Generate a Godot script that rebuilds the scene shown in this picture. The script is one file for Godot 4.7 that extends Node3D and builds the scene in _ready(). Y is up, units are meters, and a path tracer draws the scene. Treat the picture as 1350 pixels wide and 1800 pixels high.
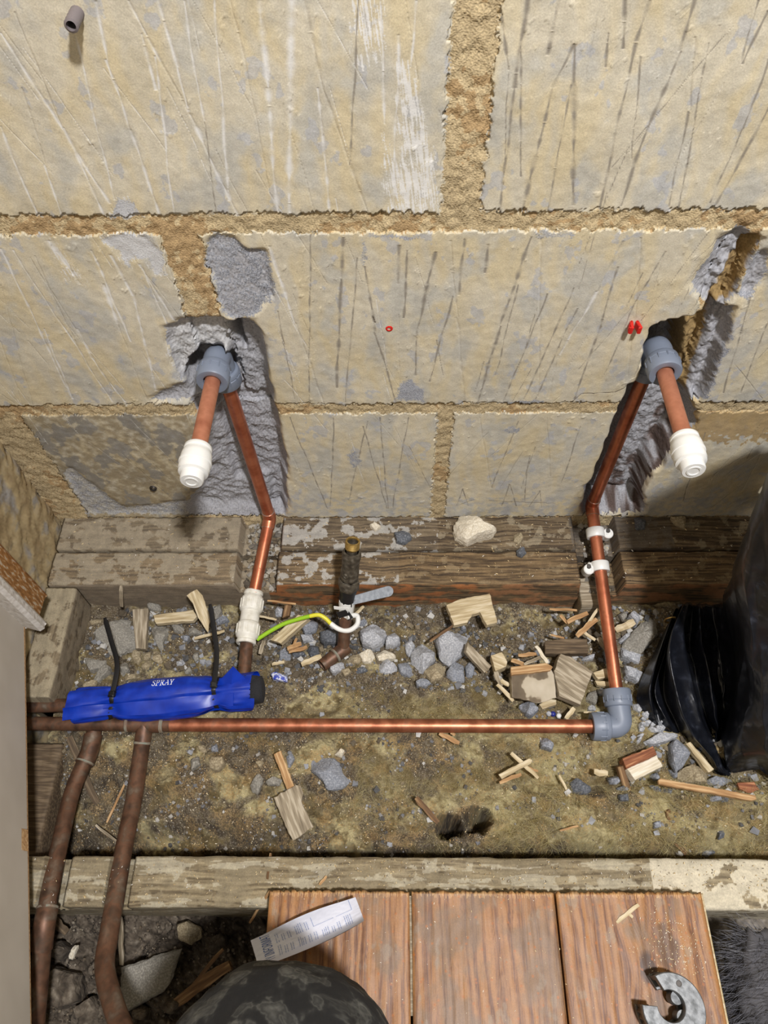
extends Node3D
# A stripped bathroom corner seen from above: blockwork wall with two chased-in pipe drops, timber plates, rubble on insulation.
# Units metres. x runs along the back wall, y is up (0 = top of the timber plates), z comes out of the back wall into the room.

const FOCAL := 1297.66
const EYE := Vector3(-0.05327, 0.82048, 0.50790)
var view_basis := Basis.IDENTITY
var taken := {}
var M := {}
var fine := FastNoiseLite.new()
var soft := FastNoiseLite.new()
var cell := FastNoiseLite.new()

func _ready() -> void:
	# ---------- camera, light, exposure ----------
	view_basis = Basis(Vector3(0.999867, -0.015165, -0.005963), Vector3(0.003051, 0.533699, -0.845669), Vector3(0.016007, 0.845539, 0.533674))
	var cam := Camera3D.new()
	cam.name = "camera"
	cam.transform = Transform3D(view_basis, EYE)
	cam.fov = 69.49
	cam.near = 0.02
	cam.far = 30.0
	add_child(cam)
	cam.current = true
	var env := Environment.new()
	env.background_mode = Environment.BG_COLOR
	env.background_color = Color(0.02, 0.02, 0.022)
	env.tonemap_mode = Environment.TONE_MAPPER_LINEAR
	env.tonemap_exposure = EXPOSURE
	env.sdfgi_enabled = true
	env.ssao_enabled = true
	env.ssil_enabled = true
	var we := WorldEnvironment.new()
	we.name = "environment"
	we.environment = env
	add_child(we)
	set_up_noise()
	make_materials()
	build_lamps()
	build_room()
	build_back_wall()
	build_left_wall()
	build_timbers()
	build_ground()
	build_pipes()
	build_valve()
	build_wrap()
	build_wall_bits()
	build_rubble()
	build_wood()
	build_sheet()
	build_board()
	build_front_things()
	build_scatter()

const EXPOSURE := 1.0

# ---------- helpers: where a line of sight meets a real plane ----------
func ray(px: float, py: float) -> Vector3:
	return view_basis * Vector3((px - 675.0) / FOCAL, (900.0 - py) / FOCAL, -1.0)

func on_y(px: float, py: float, y: float) -> Vector3:
	var d := ray(px, py)
	return EYE + d * ((y - EYE.y) / d.y)

func on_z(px: float, py: float, z: float) -> Vector3:
	var d := ray(px, py)
	return EYE + d * ((z - EYE.z) / d.z)

func on_x(px: float, py: float, x: float) -> Vector3:
	var d := ray(px, py)
	return EYE + d * ((x - EYE.x) / d.x)

# ---------- helpers: objects ----------
func numbered(called: String) -> String:
	if not taken.has(called):
		taken[called] = 0
		return called
	taken[called] += 1
	return "%s_%03d" % [called, taken[called]]

func tag(o: Node, label: String, category: String, group := "") -> Node:
	o.set_meta("label", label)
	o.set_meta("category", category)
	if group:
		o.set_meta("group", group)
	return o

func thing(called: String, label: String, category: String, at := Vector3.ZERO, group := "") -> Node3D:
	var o := Node3D.new()
	o.name = numbered(called)
	add_child(o)
	o.position = at
	tag(o, label, category, group)
	return o

func put(called: String, mesh: Mesh, mat: Material, parent: Node = null, at := Vector3.ZERO) -> MeshInstance3D:
	var o := MeshInstance3D.new()
	o.mesh = mesh
	o.material_override = mat
	if parent == null:
		o.name = numbered(called)
		add_child(o)
	else:
		o.name = called
		parent.add_child(o, true)
	o.position = at
	return o

func struct(o: Node) -> Node:
	o.set_meta("kind", "structure")
	return o

# ---------- helpers: shapes ----------
func begin() -> SurfaceTool:
	var st := SurfaceTool.new()
	st.begin(Mesh.PRIMITIVE_TRIANGLES)
	st.set_smooth_group(-1)
	return st

func done(st: SurfaceTool) -> ArrayMesh:
	st.generate_normals()
	return st.commit()

func tri(st: SurfaceTool, a: Vector3, b: Vector3, c: Vector3) -> void:
	st.add_vertex(a)
	st.add_vertex(b)
	st.add_vertex(c)

func quad(st: SurfaceTool, a: Vector3, b: Vector3, c: Vector3, d: Vector3) -> void:   # clockwise from the front
	tri(st, a, b, c)
	tri(st, a, c, d)

# A rounded box: chamfered edges, in the frame x
func box(st: SurfaceTool, x: Transform3D, s: Vector3, bevel := 0.001) -> void:
	st.set_smooth_group(-1)
	var h := s * 0.5
	bevel = minf(bevel, minf(h.x, minf(h.y, h.z)) * 0.6)
	var ring := func(y: float, k: float) -> Array:
		var a := []
		for c in [[-1, -1, 0], [-1, -1, 1], [-1, 1, 1], [-1, 1, 0], [1, 1, 0], [1, 1, 1], [1, -1, 1], [1, -1, 0]]:
			var px: float = c[0] * (h.x - k)
			var pz: float = c[1] * (h.z - k)
			var first: bool = c[2] == 0
			var along_x: bool = (first == (c[0] * c[1] > 0))
			if along_x:
				px -= c[0] * bevel
			else:
				pz -= c[1] * bevel
			a.append(x * Vector3(px, y, pz))
		return a
	var r0: Array = ring.call(-h.y, bevel)
	var r1: Array = ring.call(-h.y + bevel, 0.0)
	var r2: Array = ring.call(h.y - bevel, 0.0)
	var r3: Array = ring.call(h.y, bevel)
	for pair in [[r0, r1], [r1, r2], [r2, r3]]:
		for i in 8:
			var j := (i + 1) % 8
			quad(st, pair[0][i], pair[0][j], pair[1][j], pair[1][i])
	for i in range(1, 7):
		tri(st, r3[0], r3[i], r3[i + 1])
		tri(st, r0[0], r0[i + 1], r0[i])

func frame_along(dir: Vector3, up := Vector3.UP) -> Basis:   # y axis along dir
	var y := dir.normalized()
	if absf(y.dot(up)) > 0.98:
		up = Vector3(0, 0, 1)
	var z := up.cross(y).normalized().cross(y).normalized() * -1.0
	return Basis(y.cross(z), y, z)

# profile: Vector2(radius, height); turned round the y axis of x
func lathe(st: SurfaceTool, x: Transform3D, profile: Array, segs := 32, group := 1) -> void:
	var last := Vector2.ZERO
	for k in profile.size() - 1:
		var a: Vector2 = profile[k]
		var b: Vector2 = profile[k + 1]
		var d := (b - a).normalized()
		if k > 0 and d.dot(last) < 0.75:
			group += 1
		last = d
		st.set_smooth_group(group)
		for i in segs:
			var t0 := TAU * i / segs
			var t1 := TAU * (i + 1) / segs
			var p00 := x * Vector3(a.x * cos(t0), a.y, a.x * sin(t0))
			var p01 := x * Vector3(a.x * cos(t1), a.y, a.x * sin(t1))
			var p10 := x * Vector3(b.x * cos(t0), b.y, b.x * sin(t0))
			var p11 := x * Vector3(b.x * cos(t1), b.y, b.x * sin(t1))
			if a.x < 1e-6:
				tri(st, p00, p10, p11)
			elif b.x < 1e-6:
				tri(st, p00, p10, p01)
			else:
				quad(st, p00, p10, p11, p01)

# rounds the corners of a path
func rounded_path(pts: Array, rad: float, n := 8) -> PackedVector3Array:
	var out := PackedVector3Array()
	for i in pts.size():
		if i == 0 or i == pts.size() - 1:
			out.append(pts[i])
			continue
		var p: Vector3 = pts[i]
		var a: Vector3 = (pts[i - 1] - p)
		var c: Vector3 = (pts[i + 1] - p)
		var r := minf(rad, minf(a.length(), c.length()) * 0.48)
		a = p + a.normalized() * r
		c = p + c.normalized() * r
		for k in n + 1:
			var t := float(k) / n
			out.append(a.lerp(p, t).lerp(p.lerp(c, t), t))
	return out

func spline(pts: Array, n := 8) -> PackedVector3Array:
	var out := PackedVector3Array()
	for i in pts.size() - 1:
		var p0: Vector3 = pts[maxi(i - 1, 0)]
		var p3: Vector3 = pts[mini(i + 2, pts.size() - 1)]
		var p1: Vector3 = pts[i]
		var p2: Vector3 = pts[i + 1]
		for k in n:
			out.append(p1.cubic_interpolate(p2, p0, p3, float(k) / n))
	out.append(pts[pts.size() - 1])
	return out

# a pipe or cable: radii is one number or an array along the path
func tube(st: SurfaceTool, path: PackedVector3Array, radius, segs := 20, caps := true, wobble := 0.0) -> void:
	st.set_smooth_group(7)
	var n := path.size()
	var rings := []
	var up := Vector3.UP
	var f := frame_along(path[1] - path[0], up)
	var ux := f.x
	for i in n:
		var d: Vector3 = (path[mini(i + 1, n - 1)] - path[maxi(i - 1, 0)]).normalized()
		ux = (ux - d * ux.dot(d)).normalized()
		var uz := ux.cross(d)
		var r: float = radius if radius is float else radius[i]
		var ring := PackedVector3Array()
		for k in segs:
			var t := TAU * k / segs
			var rr := r
			if wobble > 0.0:
				var q := path[i] * 60.0 + Vector3(cos(t), sin(t), 0) * 0.9
				rr += wobble * fine.get_noise_3d(q.x * 40, q.y * 40, q.z * 40)
			ring.append(path[i] + (ux * cos(t) + uz * sin(t)) * rr)
		rings.append(ring)
	for i in n - 1:
		for k in segs:
			var k2 := (k + 1) % segs
			quad(st, rings[i][k], rings[i + 1][k], rings[i + 1][k2], rings[i][k2])
	if caps:
		st.set_smooth_group(-1)
		for k in range(1, segs - 1):
			tri(st, rings[0][0], rings[0][k], rings[0][k + 1])
			tri(st, rings[n - 1][0], rings[n - 1][k + 1], rings[n - 1][k])

# a grid of points as one smooth mesh; flip turns its face over; keep drops cells
func grid_mesh(nx: int, ny: int, pos: PackedVector3Array, uv := PackedVector2Array(), col := PackedColorArray(), flip := false, keep := PackedByteArray()) -> ArrayMesh:
	var nor := PackedVector3Array()
	nor.resize(nx * ny)
	for j in ny:
		var ja := maxi(j - 1, 0) * nx
		var jb := mini(j + 1, ny - 1) * nx
		for i in nx:
			var du := pos[j * nx + mini(i + 1, nx - 1)] - pos[j * nx + maxi(i - 1, 0)]
			var dv := pos[jb + i] - pos[ja + i]
			var q := du.cross(dv).normalized()
			nor[j * nx + i] = -q if flip else q
	var idx := PackedInt32Array()
	for j in ny - 1:
		for i in nx - 1:
			if keep.size() and keep[j * nx + i] == 0:
				continue
			var a := j * nx + i
			var b := a + nx
			if flip:
				idx.append_array([a, b + 1, b, a, a + 1, b + 1])
			else:
				idx.append_array([a, b, b + 1, a, b + 1, a + 1])
	var arr := []
	arr.resize(Mesh.ARRAY_MAX)
	arr[Mesh.ARRAY_VERTEX] = pos
	arr[Mesh.ARRAY_NORMAL] = nor
	arr[Mesh.ARRAY_INDEX] = idx
	if uv.size():
		arr[Mesh.ARRAY_TEX_UV] = uv
	if col.size():
		arr[Mesh.ARRAY_COLOR] = col
	var m := ArrayMesh.new()
	m.add_surface_from_arrays(Mesh.PRIMITIVE_TRIANGLES, arr)
	return m

func set_up_noise() -> void:
	fine.seed = 11
	fine.frequency = 1.0
	fine.noise_type = FastNoiseLite.TYPE_SIMPLEX
	fine.fractal_type = FastNoiseLite.FRACTAL_NONE
	soft.seed = 23
	soft.frequency = 1.0
	soft.noise_type = FastNoiseLite.TYPE_SIMPLEX
	soft.fractal_type = FastNoiseLite.FRACTAL_FBM
	soft.fractal_octaves = 4
	cell.seed = 5
	cell.frequency = 1.0
	cell.noise_type = FastNoiseLite.TYPE_CELLULAR
	cell.fractal_type = FastNoiseLite.FRACTAL_NONE

# ---------- materials ----------
func noise_pic(freq: float, octaves: int, seed_: int, stops: Array, size := 256, kind := FastNoiseLite.TYPE_SIMPLEX_SMOOTH) -> NoiseTexture2D:
	var n := FastNoiseLite.new()
	n.seed = seed_
	n.frequency = freq
	n.noise_type = kind
	n.fractal_type = FastNoiseLite.FRACTAL_FBM if octaves > 1 else FastNoiseLite.FRACTAL_NONE
	n.fractal_octaves = octaves
	var t := NoiseTexture2D.new()
	t.width = size
	t.height = size
	t.seamless = true
	t.noise = n
	if stops.size():
		var g := Gradient.new()
		var off := PackedFloat32Array()
		var cols := PackedColorArray()
		for s in stops:
			off.append(s[0])
			cols.append(s[1])
		g.offsets = off
		g.colors = cols
		t.color_ramp = g
	return t

func plain(color: Color, rough: float, metal := 0.0) -> StandardMaterial3D:
	var m := StandardMaterial3D.new()
	m.albedo_color = color
	m.roughness = rough
	m.metallic = metal
	return m

# a material whose colour and relief come from seamless noise laid on from three sides
func grainy(pic: Texture2D, scale: Vector3, rough: float, bump: Texture2D = null, bump_cm := 0.05, world := false) -> StandardMaterial3D:
	var m := StandardMaterial3D.new()
	m.albedo_texture = pic
	m.roughness = rough
	m.uv1_triplanar = true
	m.uv1_world_triplanar = world
	m.uv1_scale = scale
	if bump:
		m.heightmap_enabled = true
		m.heightmap_texture = bump
		m.heightmap_scale = bump_cm
	return m

func rgb(r: int, g: int, b: int) -> Color:
	return Color(r / 255.0, g / 255.0, b / 255.0)

func make_materials() -> void:
	var grit := noise_pic(0.12, 4, 3, [], 256, FastNoiseLite.TYPE_VALUE_CUBIC)
	var lumps := noise_pic(0.03, 5, 8, [], 256)
	M.grit = grit
	# copper: bright new tube, dull old tube with brown oxide and pale lime marks
	var fresh := noise_pic(0.012, 4, 31, [[0.0, rgb(176, 100, 72)], [0.45, rgb(204, 124, 92)], [0.7, rgb(214, 138, 104)], [1.0, rgb(178, 108, 82)]])
	M.copper = grainy(fresh, Vector3(14, 14, 14), 0.34, lumps, 0.004)
	M.copper.metallic = 0.8
	var tarnish := noise_pic(0.02, 5, 32, [[0.0, rgb(48, 37, 30)], [0.35, rgb(88, 64, 49)], [0.55, rgb(118, 84, 63)], [0.72, rgb(102, 82, 66)], [0.9, rgb(124, 112, 97)], [1.0, rgb(134, 124, 110)]])
	M.old_copper = grainy(tarnish, Vector3(9, 9, 9), 0.5, grit, 0.012)
	M.old_copper.metallic = 0.4
	M.long_copper = grainy(noise_pic(0.018, 5, 43, [[0.0, rgb(112, 66, 46)], [0.4, rgb(160, 98, 70)], [0.7, rgb(186, 120, 90)], [1.0, rgb(150, 110, 88)]]), Vector3(9, 9, 9), 0.4, grit, 0.006)
	M.long_copper.metallic = 0.7
	M.stub_copper = grainy(noise_pic(0.012, 4, 37, [[0.0, rgb(176, 112, 84)], [0.5, rgb(206, 140, 110)], [1.0, rgb(170, 104, 78)]]), Vector3(12, 12, 12), 0.48, lumps, 0.004)
	M.stub_copper.metallic = 0.55
	M.solder = plain(rgb(206, 196, 184), 0.3, 0.9)
	M.verdigris = grainy(noise_pic(0.03, 4, 33, [[0.0, rgb(110, 74, 52)], [0.5, rgb(136, 128, 112)], [1.0, rgb(112, 132, 122)]]), Vector3(14, 14, 14), 0.7, grit, 0.02)
	M.grey_plastic = plain(rgb(122, 131, 146), 0.42)
	M.white_plastic = plain(rgb(226, 226, 221), 0.4)
	M.white_dusty = grainy(noise_pic(0.02, 4, 34, [[0.0, rgb(196, 190, 172)], [0.5, rgb(226, 223, 210)], [1.0, rgb(238, 236, 228)]]), Vector3(16, 16, 16), 0.5)
	M.blue = grainy(noise_pic(0.02, 4, 35, [[0.0, rgb(8, 36, 132)], [0.6, rgb(12, 52, 166)], [1.0, rgb(22, 64, 182)]]), Vector3(9, 9, 9), 0.36)
	M.black_nylon = plain(rgb(24, 24, 25), 0.45)
	M.foam = grainy(noise_pic(0.2, 2, 36, [[0.0, rgb(20, 20, 22)], [0.7, rgb(40, 40, 43)], [1.0, rgb(96, 96, 96)]]), Vector3(30, 30, 30), 0.95, grit, 0.06)
	M.black_sheet = grainy(noise_pic(0.03, 5, 38, [[0.0, rgb(15, 16, 20)], [0.62, rgb(21, 23, 29)], [0.8, rgb(36, 39, 47)], [1.0, rgb(76, 80, 90)]]), Vector3(6, 6, 6), 0.27, lumps, 0.06)
	M.brass = grainy(noise_pic(0.03, 4, 39, [[0.0, rgb(128, 104, 60)], [0.5, rgb(190, 158, 92)], [1.0, rgb(206, 180, 120)]]), Vector3(20, 20, 20), 0.35)
	M.brass.metallic = 0.8
	M.old_brass = grainy(noise_pic(0.03, 5, 40, [[0.0, rgb(44, 40, 36)], [0.5, rgb(92, 84, 70)], [0.8, rgb(130, 124, 112)], [1.0, rgb(176, 172, 160)]]), Vector3(16, 16, 16), 0.55, grit, 0.03)
	M.old_brass.metallic = 0.45
	M.steel = grainy(noise_pic(0.03, 5, 41, [[0.0, rgb(78, 80, 80)], [0.5, rgb(112, 114, 115)], [1.0, rgb(136, 138, 138)]]), Vector3(16, 16, 16), 0.5, grit, 0.01)
	M.steel.metallic = 0.6
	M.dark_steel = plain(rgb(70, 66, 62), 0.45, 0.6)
	M.lever = grainy(noise_pic(0.04, 5, 42, [[0.0, rgb(110, 114, 120)], [0.6, rgb(150, 156, 162)], [1.0, rgb(176, 180, 184)]]), Vector3(16, 16, 16), 0.55, grit, 0.01)
	# crushed blockwork and stone in their several colours
	var rock := func(seed_: int, a: Color, b: Color, c: Color) -> StandardMaterial3D:
		return grainy(noise_pic(0.09, 5, seed_, [[0.0, a], [0.3, a.lerp(b, 0.7)], [0.55, b], [0.8, c], [1.0, c]]), Vector3(17, 17, 17), 0.95, grit, 0.09)
	M.rocks = [
		rock.call(51, rgb(122, 125, 130), rgb(172, 174, 178), rgb(214, 214, 214)),
		rock.call(52, rgb(96, 100, 106), rgb(136, 140, 148), rgb(178, 180, 184)),
		rock.call(53, rgb(60, 63, 68), rgb(92, 96, 102), rgb(136, 138, 142)),
		rock.call(54, rgb(110, 98, 76), rgb(156, 142, 114), rgb(190, 178, 150)),
		rock.call(55, rgb(178, 166, 142), rgb(214, 204, 182), rgb(234, 228, 212)),
		rock.call(56, rgb(104, 100, 92), rgb(140, 136, 126), rgb(170, 166, 154))]
	# sawn and split timber; grain runs along x of the piece
	var wood := func(seed_: int, a: Color, b: Color, c: Color, rough := 0.8) -> StandardMaterial3D:
		return grainy(noise_pic(0.035, 4, seed_, [[0.0, a], [0.35, a.lerp(b, 0.8)], [0.55, b], [0.75, c], [1.0, b.lerp(c, 0.5)]]), Vector3(2.2, 26, 26), rough, noise_pic(0.05, 3, seed_ + 1, []), 0.035)
	M.wood_pale = wood.call(61, rgb(150, 130, 95), rgb(194, 177, 140), rgb(214, 200, 170))
	M.wood_orange = wood.call(63, rgb(128, 92, 56), rgb(174, 136, 92), rgb(204, 172, 128))
	M.wood_grey = wood.call(65, rgb(98, 86, 68), rgb(150, 137, 114), rgb(184, 172, 150))
	M.wood_brown = wood.call(67, rgb(78, 56, 36), rgb(122, 92, 60), rgb(160, 130, 92))
	M.wood_dark = wood.call(69, rgb(58, 46, 34), rgb(92, 76, 56), rgb(124, 106, 82))
	M.wood_red = wood.call(81, rgb(84, 44, 26), rgb(140, 86, 56), rgb(188, 136, 96))
	M.wood_white = wood.call(83, rgb(190, 176, 146), rgb(222, 212, 188), rgb(236, 228, 210))
	M.wood_stain = grainy(noise_pic(0.012, 4, 85, [[0.0, rgb(84, 72, 56)], [0.4, rgb(110, 96, 76)], [0.46, rgb(176, 164, 142)], [1.0, rgb(198, 188, 168)]]), Vector3(7, 7, 7), 0.8, grit, 0.02)
	M.blue_scrap = grainy(noise_pic(0.02, 3, 86, [[0.0, rgb(40, 56, 160)], [0.5, rgb(60, 78, 180)], [0.56, rgb(214, 218, 230)], [1.0, rgb(226, 228, 236)]]), Vector3(40, 40, 40), 0.5)
	M.blue_bead = plain(rgb(40, 48, 130), 0.4)
	M.soil = grainy(noise_pic(0.05, 5, 71, [[0.0, rgb(44, 38, 31)], [0.45, rgb(84, 74, 62)], [0.7, rgb(112, 102, 88)], [1.0, rgb(150, 140, 124)]]), Vector3(7, 7, 7), 0.97, lumps, 0.3, true)  # browns kept dark in place of the shade over the left bay
	M.grey_soil = grainy(noise_pic(0.05, 5, 76, [[0.0, rgb(84, 77, 68)], [0.45, rgb(122, 114, 102)], [0.7, rgb(146, 138, 126)], [1.0, rgb(170, 164, 152)]]), Vector3(7, 7, 7), 0.97, lumps, 0.3, true)
	M.upper_wall = grainy(noise_pic(0.02, 5, 77, [[0.0, rgb(176, 156, 112)], [0.5, rgb(196, 180, 142)], [1.0, rgb(184, 180, 170)]]), Vector3(3, 3, 3), 0.95, grit, 0.05, true)
	M.side_wall = grainy(noise_pic(0.016, 5, 78, [[0.0, rgb(128, 106, 72)], [0.35, rgb(158, 138, 100)], [0.6, rgb(172, 154, 116)], [0.8, rgb(146, 140, 130)], [1.0, rgb(164, 164, 164)]]), Vector3(5, 5, 5), 0.95, grit, 0.05, true)
	M.stained = grainy(noise_pic(0.04, 4, 79, [[0.0, rgb(112, 74, 34)], [0.5, rgb(150, 104, 54)], [0.62, rgb(168, 124, 76)], [0.75, rgb(180, 164, 140)], [1.0, rgb(196, 184, 164)]]), Vector3(24, 6, 24), 0.7, lumps, 0.05)
	M.raw_block = grainy(noise_pic(0.12, 5, 87, [[0.0, Color(0.6, 0.6, 0.61)], [0.45, Color(0.86, 0.86, 0.86)], [1.0, Color(1, 1, 1)]]), Vector3(11, 11, 11), 0.97, grit, 0.08, true)
	M.raw_block.vertex_color_use_as_albedo = true
	M.panel = grainy(noise_pic(0.01, 3, 72, [[0.0, rgb(190, 181, 166)], [1.0, rgb(204, 196, 182)]]), Vector3(5, 5, 5), 0.7, grit, 0.004)
	M.white_paint = grainy(noise_pic(0.04, 5, 73, [[0.0, rgb(170, 160, 146)], [0.5, rgb(214, 208, 198)], [1.0, rgb(232, 228, 220)]]), Vector3(12, 12, 12), 0.75, lumps, 0.05)
	M.room_paint = plain(rgb(160, 158, 154), 0.9)
	M.red_plastic = plain(rgb(206, 34, 26), 0.45)
	M.grey_plug = plain(rgb(120, 112, 112), 0.5)
	M.paper = plain(rgb(204, 205, 213), 0.85)
	M.ink = plain(rgb(58, 92, 150), 0.8)
	M.pale_ink = plain(rgb(138, 150, 182), 0.8)
	M.white_ink = plain(rgb(236, 238, 244), 0.6)
	M.trouser = grainy(noise_pic(0.022, 5, 74, [[0.0, rgb(15, 15, 15)], [0.5, rgb(22, 22, 22)], [0.6, rgb(44, 44, 42)], [0.66, rgb(104, 104, 98)], [0.72, rgb(60, 60, 57)], [1.0, rgb(136, 136, 130)]]), Vector3(6, 6, 6), 0.95, noise_pic(0.4, 2, 75, []), 0.03)
	M.bristle = plain(rgb(92, 92, 98), 0.45)
	M.bristle_core = plain(rgb(84, 83, 86), 0.9)
	M.wire_green = plain(rgb(150, 196, 40), 0.4)
	M.wire_yellow = plain(rgb(222, 214, 60), 0.4)
	M.wire_white = plain(rgb(232, 232, 226), 0.45)
	M.tape = plain(rgb(30, 30, 32), 0.4)
	M.lamp_glow = plain(rgb(255, 250, 240), 0.5)
	M.lamp_glow.emission_enabled = true
	M.lamp_glow.emission = rgb(255, 247, 236)
	M.lamp_glow.emission_energy_multiplier = 3.0

# ---------- lamp: a round ceiling fitting to the right of the camera, out of the frame ----------
const LAMP_AT := Vector3(0.30, 1.95, 0.80)
const LAMP_ENERGY := 4.6
const LAMP_SIZE := 0.11

func build_lamps() -> void:
	var t := thing("pendant_lamp", "round white pendant lamp hanging on a cord above the corner", "lamp", LAMP_AT)
	var x := Transform3D(frame_along(Vector3(0, -1, 0)), Vector3.ZERO)
	var st := begin()
	lathe(st, x, [Vector2(0.0, -0.07), Vector2(0.078, -0.07), Vector2(0.078, -0.012), Vector2(0.072, -0.002), Vector2(0.068, 0.0)], 40)
	put("rim", done(st), M.white_plastic, t)
	st = begin()
	lathe(st, x, [Vector2(0.068, -0.002), Vector2(0.05, 0.004), Vector2(0.0, 0.007)], 40)
	put("diffuser", done(st), M.lamp_glow, t)
	st = begin()
	tube(st, PackedVector3Array([Vector3(0, 0.06, 0), Vector3(0, 0.25, 0), Vector3(0, 0.452, 0)]), 0.003, 10)
	put("cord", done(st), M.white_plastic, t)
	var l := AreaLight3D.new()
	l.name = "lamp_light"
	l.area_size = Vector2(LAMP_SIZE, LAMP_SIZE)
	l.light_color = rgb(252, 250, 252)
	l.light_energy = LAMP_ENERGY
	l.shadow_enabled = true
	l.area_range = 8.0
	l.area_attenuation = 2.0
	add_child(l)
	l.look_at_from_position(LAMP_AT + x.basis.y * 0.012, LAMP_AT + x.basis.y, Vector3.BACK)

# ---------- the rest of the room, behind and beside the camera ----------
func slab(called: String, at: Vector3, size: Vector3, mat: Material) -> void:
	var st := begin()
	box(st, Transform3D(), size, 0.002)
	struct(put(called, done(st), mat, null, at))

func build_room() -> void:
	slab("ceiling", Vector3(0.45, 2.45, 0.9), Vector3(2.3, 0.1, 2.4), M.room_paint)
	slab("wall_right", Vector3(1.5, 1.08, 0.9), Vector3(0.1, 2.9, 2.4), M.room_paint)
	slab("wall_front", Vector3(0.45, 1.08, 2.1), Vector3(2.3, 2.9, 0.1), M.room_paint)

# ---------- the back wall: mortar, and every block a piece of its own ----------
const WX0 := -0.500
const WX1 := 0.560
const WY0 := -0.030
const WY1 := 0.730
const LAY := 0.001          # metres per pixel of the mask layers
const TEX := 0.00062        # metres per pixel of the wall picture
var lay_w := 0
var lay_h := 0
var core := PackedByteArray()      # where the grey inside of a block shows
var deep := PackedByteArray()      # how deep it is cut, 4 per millimetre
var pale := PackedByteArray()      # white plaster left on the face
var tanned := PackedByteArray()    # old mortar exposed in a cut
var russet := PackedByteArray()     # brown tone in the right chase

func wall_pts(px: Array, z := 0.0) -> PackedVector2Array:
	var out := PackedVector2Array()
	for i in range(0, px.size(), 2):
		var p := on_z(px[i], px[i + 1], z)
		out.append(Vector2((p.x - WX0) / LAY, (p.y - WY0) / LAY))
	return out

# fills a polygon row by row; keeps the larger value
func fill(img: Image, pts: PackedVector2Array, value: float) -> void:
	var c := Color(value, value, value)
	var n := pts.size()
	for y in img.get_height():
		var xs := []
		for i in n:
			var a := pts[i]
			var b := pts[(i + 1) % n]
			if (a.y <= y) != (b.y <= y):
				xs.append(a.x + (y - a.y) / (b.y - a.y) * (b.x - a.x))
		xs.sort()
		for k in range(0, xs.size() - 1, 2):
			img.fill_rect(Rect2i(int(xs[k]), y, maxi(1, int(xs[k + 1] - xs[k])), 1), c)

func layer(polys: Array, blur: int, z := 0.0) -> PackedByteArray:
	var img := Image.create(lay_w, lay_h, false, Image.FORMAT_L8)
	for p in polys:
		fill(img, wall_pts(p[1], z), p[0])
	return blurred(img, blur).get_data()

func blurred(img: Image, halvings: int) -> Image:
	var w := img.get_width()
	var h := img.get_height()
	var a := w
	var b := h
	for k in halvings:
		a = (a + 1) / 2
		b = (b + 1) / 2
		img.resize(a, b, Image.INTERPOLATE_BILINEAR)
	if halvings:
		img.resize(w, h, Image.INTERPOLATE_CUBIC)
	return img

func look(a: PackedByteArray, x: float, y: float) -> float:
	var u := clampf((x - WX0) / LAY, 0.0, lay_w - 2.0)
	var v := clampf((y - WY0) / LAY, 0.0, lay_h - 2.0)
	var i := int(u)
	var j := int(v)
	u -= i
	v -= j
	var k := j * lay_w + i
	return ((a[k] * (1 - u) + a[k + 1] * u) * (1 - v) + (a[k + lay_w] * (1 - u) + a[k + lay_w + 1] * u) * v) / 255.0

# the courses: [bottom, top, [left and right end of each block ...]]
const ROWS := [
	[0.003, 0.2125, [-0.456, -0.0085, 0.0085, 0.441, 0.459, 1.0]],
	[0.2275, 0.4385, [-1.0, -0.244, -0.212, 0.217, 0.240, 1.0]],
	[0.4555, 0.665, [-1.0, -0.466, -0.4375, -0.0175, 0.0125, 0.436, 0.462, 1.0]],
	[0.682, 0.892, [-1.0, -0.24, -0.21, 0.213, 0.240, 1.0]]]

# metres inside the nearest block's outline; negative in the mortar
func inside(x: float, y: float) -> float:
	for r in ROWS:
		var dy := minf(y - r[0], r[1] - y)
		if dy < 0.0:
			continue
		var c: Array = r[2]
		for k in range(0, c.size() - 1, 2):
			if x > c[k] and x < c[k + 1]:
				return minf(dy, minf(x - c[k], c[k + 1] - x))
	return -1.0

func ragged(x: float, y: float) -> Vector2:
	return Vector2(x + 0.0032 * soft.get_noise_2d(x * 70, y * 70) + 0.0011 * fine.get_noise_2d(x * 420, y * 420),
		y + 0.0032 * soft.get_noise_2d(x * 70 + 40, y * 70) + 0.0011 * fine.get_noise_2d(x * 420 + 90, y * 420))

func cut_depth(x: float, y: float) -> float:
	var w := Vector2(x + 0.0014 * fine.get_noise_2d(x * 32, y * 32), y + 0.0014 * fine.get_noise_2d(x * 32 + 40, y * 32))
	var d := look(deep, w.x, w.y) * 0.06375
	if d > 0.001:
		d += minf(d, 0.012) * 0.17 * soft.get_noise_2d(x * 55 + 7, y * 55)
		if d > 0.002:
			d += 0.0005 * fine.get_noise_2d(x * 300, y * 300)
	return maxf(d, 0.0)

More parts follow.
